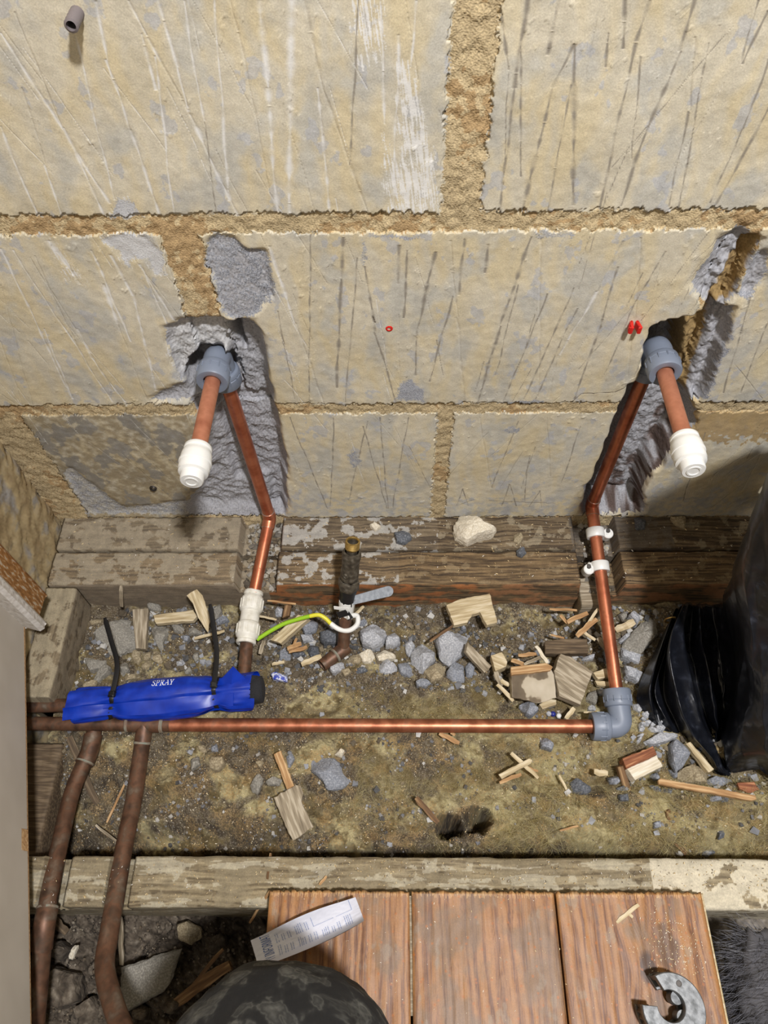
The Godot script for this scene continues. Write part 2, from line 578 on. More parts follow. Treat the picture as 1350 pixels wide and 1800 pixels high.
func build_layers() -> void:
	lay_w = int((WX1 - WX0) / LAY)
	lay_h = int((WY1 - WY0) / LAY)
	var left_chase := [404, 575, 432, 566, 455, 574, 466, 610, 468, 660, 480, 705, 489, 760, 502, 800, 503, 905, 430, 905, 410, 870, 395, 800, 386, 740, 372, 704, 330, 690, 345, 650, 405, 640]
	var right_chase := [1110, 690, 1128, 668, 1160, 640, 1205, 690, 1222, 745, 1186, 790, 1160, 818, 1140, 840, 1126, 872, 1134, 902, 1030, 905, 1032, 868, 1078, 765]
	var left_soft := [330, 690, 372, 704, 470, 712, 485, 760, 496, 905, 330, 905, 352, 862, 380, 800, 372, 745]
	var left_hole := [336, 640, 352, 626, 392, 626, 412, 650, 412, 690, 345, 690, 328, 668]
	var right_hole := [1150, 578, 1186, 563, 1212, 560, 1216, 600, 1206, 650, 1196, 700, 1150, 700, 1132, 664, 1140, 610]
	var right_strip := [1213, 560, 1262, 538, 1250, 600, 1225, 665, 1210, 720, 1192, 712, 1200, 650]
	var right_end := [1258, 545, 1293, 542, 1286, 580, 1268, 625, 1252, 662, 1236, 702, 1222, 706, 1214, 690, 1235, 630]
	var spall_mid := [362, 428, 380, 415, 412, 418, 436, 440, 470, 440, 478, 470, 484, 522, 462, 542, 440, 562, 402, 560, 384, 530, 376, 490, 362, 470]
	var spall_left := [176, 420, 220, 411, 262, 414, 286, 440, 292, 482, 270, 480, 256, 452, 236, 452, 226, 470, 204, 440]
	var spall_low := [293, 578, 330, 562, 372, 560, 408, 570, 412, 600, 396, 630, 348, 632, 318, 676, 306, 640]
	var spall_lip := [260, 704, 300, 684, 336, 668, 352, 700, 300, 704]
	var spall_right := [1318, 402, 1296, 400, 1262, 432, 1236, 470, 1222, 500, 1238, 530, 1262, 536, 1278, 488, 1312, 440]
	var spall_edge := [1352, 436, 1334, 440, 1316, 480, 1300, 520, 1318, 528, 1352, 480]
	var spall_end := [1270, 598, 1292, 545, 1290, 590, 1272, 640, 1260, 665, 1248, 700, 1226, 704, 1240, 650]
	var strip_open := [1320, 415, 1345, 418, 1318, 470, 1290, 530, 1262, 545, 1240, 548, 1280, 480]
	var low_left := [150, 905, 110, 830, 126, 822, 220, 892, 330, 880, 470, 850, 470, 905]
	core = layer([[1.0, left_chase], [1.0, right_chase], [0.75, left_soft], [1.0, left_hole], [1.0, right_hole], [1.0, spall_mid], [1.0, spall_left], [1.0, spall_low], [1.0, spall_lip],
		[1.0, spall_right], [1.0, spall_edge], [0.55, right_end], [1.0, spall_end], [0.8, low_left],
		[1.0, [695, 700, 708, 672, 725, 664, 748, 688, 746, 706]], [1.0, [194, 384, 204, 352, 232, 350, 252, 380]], [0.9, [610, 800, 626, 790, 640, 812, 622, 822]],
		[0.9, [880, 756, 900, 748, 916, 752, 906, 764]], [0.9, [880, 706, 960, 700, 960, 707, 884, 711]], [0.8, [640, 415, 650, 440, 644, 480, 636, 440]], [0.7, [650, 410, 760, 412, 740, 420, 650, 418]], [0.7, [940, 405, 1010, 410, 1000, 420, 945, 418]]], 1)
	var base := Image.create(lay_w, lay_h, false, Image.FORMAT_L8)
	fill(base, wall_pts(left_soft), 14.0 / 63.75)
	base = blurred(base, 4)
	var mid := Image.create(lay_w, lay_h, false, Image.FORMAT_L8)
	fill(mid, wall_pts(left_chase), 21.0 / 63.75)
	fill(mid, wall_pts(right_chase), 40.0 / 63.75)
	fill(mid, wall_pts(spall_low), 9.0 / 63.75)
	fill(mid, wall_pts(spall_right), 7.0 / 63.75)
	fill(mid, wall_pts(spall_edge), 6.0 / 63.75)
	fill(mid, wall_pts(spall_lip), 6.0 / 63.75)
	fill(mid, wall_pts(low_left), 3.0 / 63.75)
	mid = blurred(mid, 3)
	var hard := Image.create(lay_w, lay_h, false, Image.FORMAT_L8)
	fill(hard, wall_pts(spall_mid), 3.4 / 63.75)
	fill(hard, wall_pts(spall_left), 1.6 / 63.75)
	fill(hard, wall_pts(right_end), 17.0 / 63.75)
	fill(hard, wall_pts(right_strip), 24.0 / 63.75)
	fill(hard, wall_pts(strip_open), 14.0 / 63.75)
	fill(hard, wall_pts(right_hole), 60.0 / 63.75)
	fill(hard, wall_pts(left_hole), 46.0 / 63.75)
	fill(hard, wall_pts([406, 566, 414, 570, 430, 610, 432, 640, 424, 640, 410, 606]), 36.0 / 63.75)
	hard = blurred(hard, 2)
	var a := base.get_data()
	var b := mid.get_data()
	var c := hard.get_data()
	for i in a.size():
		a[i] = maxi(a[i], maxi(b[i], c[i]))
	deep = a
	tanned = layer([[1.0, right_strip], [1.0, strip_open]], 1)
	pale = layer([[0.9, [704, 92, 722, 110, 742, 190, 762, 270, 772, 368, 700, 372, 706, 250]], [0.75, [676, 230, 700, 300, 706, 374, 684, 374]], [0.6, [618, 0, 680, 0, 672, 110, 630, 110]],
		[1.0, spall_left], [1.0, [296, 578, 330, 560, 408, 566, 410, 625, 350, 622, 318, 664, 304, 640]], [0.7, [206, 352, 232, 348, 256, 384, 196, 384]], [0.6, [90, 415, 130, 470, 160, 500, 120, 490]]], 2)
	russet = layer([[1.0, [1160, 720, 1196, 712, 1180, 780, 1140, 830, 1116, 870, 1100, 860, 1130, 800]], [0.7, [1080, 800, 1130, 800, 1100, 880, 1060, 880]]], 2, -0.034)

# the long marks of the scraper and the key: [x, y, x, y, width in photograph pixels, kind]; 0 white plaster left in them, 1 dark open groove, 2 bare groove
const MARKS := [
	[0, 57, 192, 358, 5, 0], [26, 20, 110, 225, 3, 2], [110, 225, 185, 380, 5, 0], [132, 62, 200, 352, 3, 0], [166, 0, 187, 104, 4, 0], [187, 104, 228, 228, 4, 0], [228, 228, 280, 381, 4, 0],
	[223, 0, 283, 109, 6, 0], [283, 109, 332, 202, 6, 2], [332, 202, 417, 381, 6, 0], [275, 0, 311, 119, 4, 0], [311, 119, 332, 197, 4, 0], [321, 0, 358, 213, 3, 0], [376, 0, 402, 353, 4, 0],
	[404, 0, 441, 171, 4, 2], [441, 171, 472, 337, 4, 2], [456, 0, 469, 155, 7, 0], [469, 155, 487, 373, 7, 0], [510, 0, 508, 373, 9, 0], [531, 0, 565, 155, 6, 2], [565, 155, 645, 373, 6, 2],
	[557, 155, 578, 373, 4, 0], [630, 0, 612, 290, 3, 1], [669, 0, 674, 218, 4, 0], [0, 223, 67, 384, 6, 0], [39, 155, 78, 290, 3, 2], [78, 290, 111, 391, 3, 0], [270, 98, 306, 381, 3, 0], [250, 60, 272, 160, 4, 0],
	[358, 213, 380, 374, 2, 1], [700, 60, 690, 370, 4, 0], [730, 0, 720, 120, 3, 0],
	[855, 0, 860, 124, 8, 1], [875, 0, 891, 124, 5, 1], [925, 0, 904, 155, 6, 1], [904, 155, 876, 373, 4, 1], [912, 73, 914, 311, 3, 1], [982, 0, 961, 98, 6, 1], [1008, 78, 971, 155, 6, 1],
	[971, 155, 940, 275, 5, 1], [940, 275, 917, 368, 7, 1], [1008, 80, 1005, 363, 8, 1], [1002, 150, 961, 370, 3, 1], [1142, 0, 1117, 78, 6, 1], [1117, 78, 1080, 233, 5, 1], [1080, 233, 1052, 370, 4, 1],
	[1095, 0, 1093, 88, 6, 1], [1070, 60, 1064, 120, 5, 1], [1220, 0, 1194, 93, 6, 1], [1194, 93, 1137, 223, 6, 1], [1137, 223, 1090, 363, 6, 1], [1220, 67, 1210, 197, 4, 2], [1210, 197, 1173, 363, 4, 1], [1243, 78, 1192, 368, 3, 1],
	[1350, 20, 1303, 114, 5, 1], [1330, 0, 1300, 110, 3, 1], [1350, 104, 1303, 228, 3, 1], [1303, 228, 1246, 358, 3, 1], [1350, 187, 1314, 254, 5, 1], [1314, 254, 1256, 363, 5, 1], [1126, 100, 1108, 280, 3, 1],
	[83, 423, 140, 500, 10, 0], [0, 435, 124, 697, 4, 0], [21, 438, 197, 707, 3, 0], [52, 452, 200, 690, 3, 2], [192, 448, 233, 521, 5, 0], [233, 521, 275, 687, 5, 0], [181, 500, 207, 568, 9, 0], [207, 568, 259, 707, 3, 2],
	[244, 464, 311, 573, 5, 0], [250, 470, 310, 610, 3, 0], [78, 578, 127, 702, 4, 0], [135, 578, 161, 630, 5, 0], [161, 630, 223, 713, 4, 0], [0, 500, 57, 713, 3, 2], [0, 600, 42, 718, 3, 2], [60, 450, 150, 640, 3, 2], [160, 440, 230, 600, 4, 0],
	[472, 433, 518, 568, 6, 0], [518, 568, 570, 713, 5, 2], [487, 547, 518, 702, 4, 1], [544, 412, 542, 713, 3, 1], [601, 417, 591, 682, 7, 1], [627, 454, 606, 708, 3, 1], [640, 469, 658, 583, 5, 1], [658, 583, 695, 708, 4, 1],
	[764, 443, 733, 583, 7, 1], [733, 583, 728, 661, 6, 1], [790, 423, 803, 557, 6, 2], [803, 557, 816, 708, 6, 2], [932, 417, 878, 573, 7, 1], [878, 573, 837, 713, 7, 1], [950, 412, 945, 697, 6, 2], [1093, 423, 1049, 511, 5, 2],
	[1049, 511, 982, 625, 6, 0], [982, 625, 962, 700, 5, 2], [1085, 469, 1054, 573, 4, 1], [1054, 573, 1008, 702, 4, 1], [1124, 417, 1119, 521, 6, 2], [1119, 521, 1101, 661, 6, 2], [1008, 505, 920, 702, 4, 1], [961, 516, 883, 707, 3, 1],
	[795, 521, 754, 671, 4, 1], [1013, 542, 940, 702, 3, 1], [1168, 443, 1117, 531, 3, 1], [1117, 531, 1060, 660, 3, 1], [815, 420, 805, 520, 5, 1], [858, 430, 850, 480, 6, 1], [700, 430, 698, 500, 6, 1], [716, 440, 708, 560, 5, 1], [910, 500, 870, 660, 3, 1],
	[666, 734, 681, 894, 3, 1], [717, 734, 689, 894, 3, 1], [842, 734, 863, 858, 4, 2], [961, 734, 966, 837, 4, 2], [910, 740, 863, 858, 3, 1], [508, 734, 575, 894, 3, 1], [586, 734, 580, 889, 3, 1], [638, 749, 679, 894, 3, 1], [645, 740, 612, 880, 3, 1],
	[1020, 750, 985, 850, 3, 1], [930, 800, 920, 880, 3, 1], [1200, 880, 1240, 760, 3, 1], [1320, 520, 1270, 690, 4, 1], [1350, 560, 1300, 690, 3, 1], [1340, 470, 1300, 600, 3, 2],
	[800, 890, 830, 880, 3, 1], [812, 860, 822, 890, 3, 1], [812, 860, 802, 890, 3, 1], [880, 890, 895, 850, 3, 1], [895, 850, 906, 890, 3, 1], [930, 890, 948, 862, 3, 1], [948, 862, 952, 892, 3, 1], [860, 880, 975, 884, 4, 1],
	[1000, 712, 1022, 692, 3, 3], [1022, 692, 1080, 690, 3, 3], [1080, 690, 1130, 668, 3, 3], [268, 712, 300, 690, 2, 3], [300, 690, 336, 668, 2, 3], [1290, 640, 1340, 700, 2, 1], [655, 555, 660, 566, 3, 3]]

func build_back_wall() -> void:
	build_layers()
	var w := int((WX1 - WX0) / TEX)
	var h := int((WY1 - WY0) / TEX)
	# scratches: colour shift and groove depth
	var mark := PackedFloat32Array()
	var groove := PackedFloat32Array()
	mark.resize(w * h)
	groove.resize(w * h)
	var rng := RandomNumberGenerator.new()
	rng.seed = 4
	var lines := []
	for m in MARKS:
		var a := on_z(m[0], m[1], 0.0)
		var b := on_z(m[2], m[3], 0.0)
		lines.append([a.x, a.y, b.x, b.y, m[4] * (0.00070 if m[5] == 0 else 0.00058), m[5]])
	for k in 170:      # fainter strokes between the long ones
		var x := rng.randf_range(WX0, 0.5)
		var y := rng.randf_range(0.02, 0.7)
		var lean := rng.randf_range(-0.1, 0.02) if x > 0.0 else rng.randf_range(0.0, 0.09)
		var len_ := rng.randf_range(0.03, 0.11)
		lines.append([x - lean * len_ * 6, y + len_, x, y, rng.randf_range(0.0006, 0.0011), (0 if rng.randf() < 0.6 else 2) if x < -0.02 else (1 if rng.randf() < 0.6 else 2)])
	for l in lines:
		var x0: float = (l[0] - WX0) / TEX
		var y0: float = (WY1 - l[1]) / TEX
		var x1: float = (l[2] - WX0) / TEX
		var y1: float = (WY1 - l[3]) / TEX
		var half: float = maxf(l[4] / TEX * 0.5, 0.6)
		var kind: int = l[5]
		var n := int(maxf(absf(x1 - x0), absf(y1 - y0)))
		var off := rng.randf() * 100.0
		for s in n:
			var t := float(s) / n
			var along := s * 0.02 + off
			var broken := fine.get_noise_1d(along * 2.0) + 0.35 * fine.get_noise_1d(along * 4.3)
			var hw := half * (0.75 + 0.45 * fine.get_noise_1d(along * 1.6 + 50.0))
			var cx := lerpf(x0, x1, t) + 1.1 * fine.get_noise_1d(along * 0.5 + 9.0)
			var yy := int(lerpf(y0, y1, t))
			if yy < 0 or yy >= h:
				continue
			for q in range(int(floor(cx - hw - 1)), int(ceil(cx + hw + 1)) + 1):
				if q < 0 or q >= w:
					continue
				var e := (q - cx) / hw
				if absf(e) > 1.25:
					continue
				var g := 1.0 - minf(absf(e) / 1.25, 1.0)
				var at := yy * w + q
				groove[at] = maxf(groove[at], g)
				var show := clampf(0.62 + broken * 0.9, 0.0, 1.0)
				if kind == 0:
					mark[at] = maxf(mark[at], g * (0.35 + 0.65 * show))
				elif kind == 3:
					mark[at] = minf(mark[at], -1.6 * g)  # crack: its inner shade is painted in as dark colour
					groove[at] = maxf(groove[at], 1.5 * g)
				elif kind == 1:
					mark[at] = minf(mark[at], -g * (0.25 + 0.75 * show))
				else:
					mark[at] += 0.22 * g * broken
	# the picture: colour and relief
	var pic := PackedByteArray()
	pic.resize(w * h * 3)
	var relief := PackedByteArray()
	relief.resize(w * h)
	var C_coat := Vector3(204, 196, 174)
	var C_warm := Vector3(199, 186, 153)
	var C_wash := Vector3(184, 182, 172)
	var C_core := Vector3(162, 165, 172)
	var C_dark := Vector3(112, 115, 122)
	var C_tan := Vector3(188, 169, 131)
	var C_white := Vector3(222, 221, 216)
	var C_brown := Vector3(66, 52, 44)
	for j in h:
		var y := WY1 - j * TEX
		for i in w:
			var x := WX0 + i * TEX
			var n1 := soft.get_noise_2d(x * 70, y * 70)
			var n2 := fine.get_noise_2d(x * 420, y * 420)
			var wx := x + 0.0032 * n1 + 0.0011 * n2
			var wy := y + 0.0032 * soft.get_noise_2d(x * 70 + 40, y * 70) + 0.0011 * fine.get_noise_2d(x * 420 + 90, y * 420)
			var grain := fine.get_noise_2d(x * 1100, y * 1100)
			var big := soft.get_noise_2d(x * 9 + 3, y * 9)
			var c := look(core, wx, wy)
			var tn := look(tanned, wx, wy)
			var k := j * w + i
			var col: Vector3
			var r := 128.0
			if (inside(wx, wy) > 0.0 or c > 0.5) and tn < 0.5:
				if c > 0.5:
					var sp := grain * 0.5 + 0.5 * fine.get_noise_2d(x * 620 + 5, y * 620)
					col = C_core.lerp(C_dark, clampf(sp * 1.3 + 0.12 - 0.5 * big, 0, 1))
					col = col.lerp(C_white, clampf(-sp * 1.2 - 0.3, 0, 0.7))
					col = col.lerp(C_white, 0.65 * look(pale, wx, wy))
					if c < 0.9:
						col = col.lerp(C_coat, 0.35 + 0.4 * n1)
					col = col.lerp(C_brown, clampf(look(russet, wx, wy) * (0.9 + n1 * 1.4), 0, 0.92))
					r += sp * 40 + n1 * 14
				else:
					var streak := fine.get_noise_2d((x + 0.05 * y) * 60 + 0.6 * big, y * 7)
					col = C_coat.lerp(C_warm, clampf(0.35 + big * 0.8 + 0.5 * streak, 0, 1))
					var wash := soft.get_noise_2d(x * 16 + 31, y * 11)
					col = col.lerp(C_wash, clampf((wash - 0.08) * 1.8 + n1 * 0.15, 0, 0.75))
					var patch := soft.get_noise_2d(x * 22 + 71, y * 13) + 0.3 * n1
					if patch > 0.5:
						col = col.lerp(Vector3(172, 174, 178), clampf((patch - 0.5) * 9.0, 0, 0.6))
					var low := clampf((0.17 - y) * 7.0 + wash, 0, 1)    # damp grime on the lowest course
					if x < -0.2 and y < 0.215:
						col = col.lerp(Vector3(142, 128, 100), clampf(0.55 + 0.7 * n1 + 0.3 * low, 0, 0.85))
						if patch > 0.1:
							col = col.lerp(Vector3(126, 125, 122), clampf((patch - 0.1) * 4.0, 0, 0.6))
					elif y < 0.05 and n1 + grain * 0.3 > 0.05:
						col = col.lerp(Vector3(166, 166, 164), 0.6)
					if x > 0.25 and y < 0.215 and y > 0.165 + 0.02 * n1:
						col = col.lerp(Vector3(158, 122, 66), 0.55)
					col *= 1.0 + 0.055 * grain + 0.06 * n2 * n1 + 0.03 * n1 + 0.03 * streak
					var pl := look(pale, wx, wy)
					if pl > 0.05:
						var brush := fine.get_noise_2d((x + 0.12 * y) * 520, y * 30) + 0.7 * n1 + 0.4 * grain
						col = col.lerp(C_white, clampf((brush + pl * 1.5 - 0.75) * 2.2, 0, 0.95))
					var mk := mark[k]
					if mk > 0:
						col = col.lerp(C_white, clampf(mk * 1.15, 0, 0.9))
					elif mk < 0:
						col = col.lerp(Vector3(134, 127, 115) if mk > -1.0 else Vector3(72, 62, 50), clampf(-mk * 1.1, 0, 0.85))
					r += n1 * 8 + grain * 9 + n2 * 4 + pl * 24.0 - groove[k] * 84.0
			else:
				var lump := fine.get_noise_2d(x * 500 + 11, y * 700)
				col = C_tan * (1.0 + 0.10 * lump + 0.06 * grain + 0.10 * big)
				if big + n1 * 0.6 > 0.25:
					col = col.lerp(Vector3(150, 116, 74), 0.5)
				if tn > 0.5:
					col = col.lerp(Vector3(150, 122, 76), 0.6)
				r += lump * 52 + grain * 22 + n1 * 30
			var b3 := k * 3
			pic[b3] = clampi(int(col.x), 0, 255)
			pic[b3 + 1] = clampi(int(col.y), 0, 255)
			pic[b3 + 2] = clampi(int(col.z), 0, 255)
			relief[k] = clampi(int(r), 0, 255)
	var m := StandardMaterial3D.new()
	m.albedo_texture = ImageTexture.create_from_image(Image.create_from_data(w, h, false, Image.FORMAT_RGB8, pic))
	m.heightmap_enabled = true
	m.heightmap_texture = ImageTexture.create_from_image(Image.create_from_data(w, h, false, Image.FORMAT_L8, relief))
	m.heightmap_scale = 0.13
	m.roughness = 0.95
	M.wall = m
	# mortar bed behind and between the blocks
	var step := 0.002
	var wall := struct(wall_piece("wall_back", null, WX0, WX1, WY0, WY1, step, true))
	for r in ROWS:
		if r[0] > 0.7:
			continue
		var e: Array = r[2]
		for k in range(0, e.size() - 1, 2):
			var xa: float = maxf(e[k], WX0)
			var xb: float = minf(e[k + 1], WX1)
			if xb - xa < 0.02:
				continue
			wall_piece("block", wall, xa, xb, r[0], minf(r[1], WY1), 0.0015, false)
	# the same wall goes on above the frame and past both ends
	for piece in [[-0.5, 1.5, 0.73, 2.4], [0.56, 1.5, -0.03, 0.73]]:
		var st := begin()
		box(st, Transform3D(Basis(), Vector3((piece[0] + piece[1]) / 2, (piece[2] + piece[3]) / 2, -0.051)), Vector3(piece[1] - piece[0], piece[3] - piece[2], 0.1), 0.001)
		put("upper_blockwork", done(st), M.upper_wall, wall)
	var st2 := begin()
	box(st2, Transform3D(Basis(), Vector3(0.45, 0.95, -0.16)), Vector3(2.1, 2.9, 0.1), 0.001)
	put("backing", done(st2), M.upper_wall, wall)

# a height field split in two: the face, and the raw sides and floors of what was cut out of it
func wall_piece(called: String, parent: Node, x0: float, x1: float, y0: float, y1: float, step: float, mortar: bool) -> MeshInstance3D:
	var pad := 0.0 if mortar else 0.0045
	var nx := int((x1 - x0 + 2 * pad) / step) + 1
	var ny := int((y1 - y0 + 2 * pad) / step) + 1
	var pos := PackedVector3Array()
	var uv := PackedVector2Array()
	pos.resize(nx * ny)
	uv.resize(nx * ny)
	var col := PackedColorArray()
	col.resize(nx * ny)
	var hurt := PackedByteArray()
	hurt.resize(nx * ny)
	var some := false
	for j in ny:
		var y := y0 - pad + j * (y1 - y0 + 2 * pad) / (ny - 1)
		for i in nx:
			var x := x0 - pad + i * (x1 - x0 + 2 * pad) / (nx - 1)
			var z := 0.0
			var cut := cut_depth(x, y)
			var n1 := soft.get_noise_2d(x * 55, y * 55)
			if mortar:
				z = -0.0012 + 0.0014 * n1 + 0.0006 * fine.get_noise_2d(x * 420, y * 420) - cut * 1.06
				if cut > 0.006:
					z -= 0.002
			else:
				var w := ragged(x, y)
				var s := minf(minf(w.x - x0, x1 - w.x) if x0 > WX0 + 0.001 and x1 < WX1 - 0.001 else (x1 - w.x if x0 <= WX0 + 0.001 else w.x - x0), minf(w.y - y0, y1 - w.y))
				z = 0.0003 * n1 + 0.0008 * fine.get_noise_2d(x * 9, y * 9) - cut
				if s < 0.001:
					z -= (0.001 - s) * (0.45 if s > 0 else 1.0) + maxf(0.0, -s) * 7.0
			pos[j * nx + i] = Vector3(x, y, z)
			uv[j * nx + i] = Vector2((x - WX0) / (WX1 - WX0), (WY1 - y) / (WY1 - WY0))
			if cut > 0.0032:
				hurt[j * nx + i] = 1
				some = true
			# raw block inside is grey; old mortar is tan; the lower right cut turns brown in places
			var c := rgb(188, 189, 193).lerp(rgb(226, 226, 224), 0.7 * look(pale, x, y))
			if look(tanned, x, y) > 0.5:
				c = rgb(176, 148, 98)
			elif cut > 0.003:
				c = c.lerp(rgb(92, 74, 66), clampf(look(russet, x, y) * (0.55 + 2.2 * soft.get_noise_2d(x * 45, y * 45)), 0.0, 0.9))
			col[j * nx + i] = c.srgb_to_linear()
	var face := PackedByteArray()
	var raw := PackedByteArray()
	face.resize(nx * ny)
	raw.resize(nx * ny)
	for j in ny - 1:
		for i in nx - 1:
			var k := j * nx + i
			var cuts := hurt[k] + hurt[k + 1] + hurt[k + nx] + hurt[k + nx + 1]
			raw[k] = 1 if cuts > 2 else 0
			face[k] = 1 - raw[k]
	var o := put(called, grid_mesh(nx, ny, pos, uv, PackedColorArray(), false, face), M.wall, parent)
	if some:
		put("raw_cut", grid_mesh(nx, ny, pos, PackedVector2Array(), col, false, raw), M.raw_block, o)
	return o

# ---------- left wall, door lining and the cream panel ----------
func build_left_wall() -> void:
	var nz := 150
	var ny := 120
	var pos := PackedVector3Array()
	for j in ny:
		for i in nz:
			var z := -0.004 + 0.42 * i / (nz - 1)
			var y := -0.12 + 0.42 * j / (ny - 1)
			var x := -0.492 + 0.0022 * soft.get_noise_2d(z * 30, y * 30) + 0.0008 * soft.get_noise_2d(z * 160, y * 160)
			# two courses of block with a mortar bed between
			if absf(y - 0.236 + 0.004 * soft.get_noise_1d(z * 40)) < 0.007:
				x -= 0.003
			# broken corner arris along the joint
			x -= maxf(0.0, 0.014 - z - 0.006 * soft.get_noise_1d(y * 60)) * 0.5
			pos.append(Vector3(x, y, z))
	var wall := put("wall_left", grid_mesh(nz, ny, pos, PackedVector2Array(), PackedColorArray(), true), M.side_wall)
	struct(wall)
	var st := begin()
	box(st, Transform3D(Basis(), Vector3(-0.56, 1.15, 1.0)), Vector3(0.1, 2.6, 2.1), 0.002)
	put("masonry", done(st), M.upper_wall, wall)
	# door lining: stained softwood with a white painted strip in front of it
	var lining := thing("door_lining", "stained wooden door lining with a white painted edge at the left wall", "door lining", Vector3(-0.474, 0.045, 0.145))
	st = begin()
	box(st, Transform3D(Basis(Vector3.UP, deg_to_rad(-6)), Vector3(0.0, 0.72, 0.0)), Vector3(0.026, 1.44, 0.03), 0.002)
	put("jamb", done(st), M.stained, lining)
	st = begin()
	box(st, Transform3D(Basis(Vector3.UP, deg_to_rad(-6)), Vector3(0.004, 0.712, 0.0225)), Vector3(0.03, 1.44, 0.014), 0.004)
	put("stop_bead", done(st), M.white_paint, lining)
	# the cream panel stands just clear of the floor and turns a little into the room
	var a := on_y(46, 1100, 0.04)
	var c := on_y(57, 1800, 0.04)
	var dir := (c - a).normalized()
	var panel := thing("wall_panel", "smooth cream panel standing along the left edge, clear of the floor", "panel", a)
	var fr := Basis(Vector3(0, 1, 0).cross(dir).normalized(), Vector3.UP, dir)
	st = begin()
	box(st, Transform3D(fr, fr * Vector3(-0.0185, 0.8, 0.36)), Vector3(0.036, 1.6, 0.76), 0.0015)
	put("board", done(st), M.panel, panel)
	st = begin()
	box(st, Transform3D(fr, fr * Vector3(-0.0185, 0.0, 0.36)), Vector3(0.0345, 0.004, 0.758), 0.0005)
	put("raw_edge", done(st), M.wood_orange, panel)
	# a torn flap of brown paper at the lower edge
	var p := on_y(44, 1478, 0.045) - a
	st = begin()
	box(st, Transform3D(fr * Basis(Vector3(0, 0, 1), 0.15), p + fr * Vector3(0.0012, 0.004, 0)), Vector3(0.0012, 0.012, 0.02), 0.0003)
	put("torn_flap", done(st), M.wood_orange, panel)

# ---------- timbers ----------
# a sawn timber as one closed mesh with a worn, uneven surface; notches: [x0, x1, depth]
func timber_mesh(lo: Vector3, hi: Vector3, notches: Array, along_z := false, rough := 1.0) -> ArrayMesh:
	var len_ := (hi.z - lo.z) if along_z else (hi.x - lo.x)
	var wide := (hi.x - lo.x) if along_z else (hi.z - lo.z)
	var tall := hi.y - lo.y
	var n := int(len_ / 0.0025) + 1
	# the section, from the bottom rear over the top to the bottom front; then closed underneath
	var sec := PackedVector2Array()
	var kt := maxi(int(tall / 0.006), 2)
	var kw := maxi(int(wide / 0.003), 3)
	for k in kt:
		sec.append(Vector2(0, tall * k / kt))
	for k in kw + 1:
		sec.append(Vector2(wide * k / kw, tall))
	for k in range(1, kt + 1):
		sec.append(Vector2(wide, tall * (1.0 - float(k) / kt)))
	sec.append(Vector2(0, 0))
	var m := sec.size()
	var pos := PackedVector3Array()
	var uv := PackedVector2Array()
	pos.resize((n + 2) * m)
	uv.resize((n + 2) * m)
	var run := 0.0
	for i in n + 2:
		var t := clampf(float(i - 1) / (n - 1), 0.0, 1.0)
		var u := lo.z + t * len_ if along_z else lo.x + t * len_
		var drop := 0.0
		for q in notches:
			var e: float = 0.0012 * fine.get_noise_1d(u * 200)
			if u > q[0] + e and u < q[1] + e:
				drop = maxf(drop, q[2])
		for k in m:
			var s := sec[k]
			if i == 0 or i == n + 1:
				s = Vector2(wide * 0.5, tall * 0.5)
			else:
				# rounded, chewed arrises
				for c in [Vector2(0, tall), Vector2(wide, tall)]:
					var d := s.distance_to(c)
					var er := 0.0035 * (1.0 + 0.8 * soft.get_noise_2d(u * 25, c.x * 90)) * rough
					if d < er:
						s += (Vector2(wide * 0.5, tall * 0.5) - s).normalized() * (er - d) * 0.45
				s.y -= 0.0011 * rough * (1.0 + soft.get_noise_2d(u * 14, s.x * 160 + s.y * 30)) if k > 1 and k < m - 1 else 0.0
				s.x += 0.0010 * rough * soft.get_noise_2d(u * 14 + 30, s.y * 160 + 7)
				s.y = minf(s.y, tall - drop + 0.0012 * fine.get_noise_2d(u * 150, s.x * 150))
			var p: Vector3
			if along_z:
				p = Vector3(lo.x + s.x, lo.y + s.y, u)
			else:
				p = Vector3(u, lo.y + s.y, lo.z + s.x)
			pos[i * m + k] = p
			run = 0.0
			if k < kt:
				run = -sec[k].y
			elif k <= kt + kw:
				run = -tall - sec[k].x
			else:
				run = -tall - wide - (tall - sec[k].y)
			uv[i * m + k] = Vector2(u, -run)
	return grid_mesh(m, n + 2, pos, uv, PackedColorArray(), along_z)

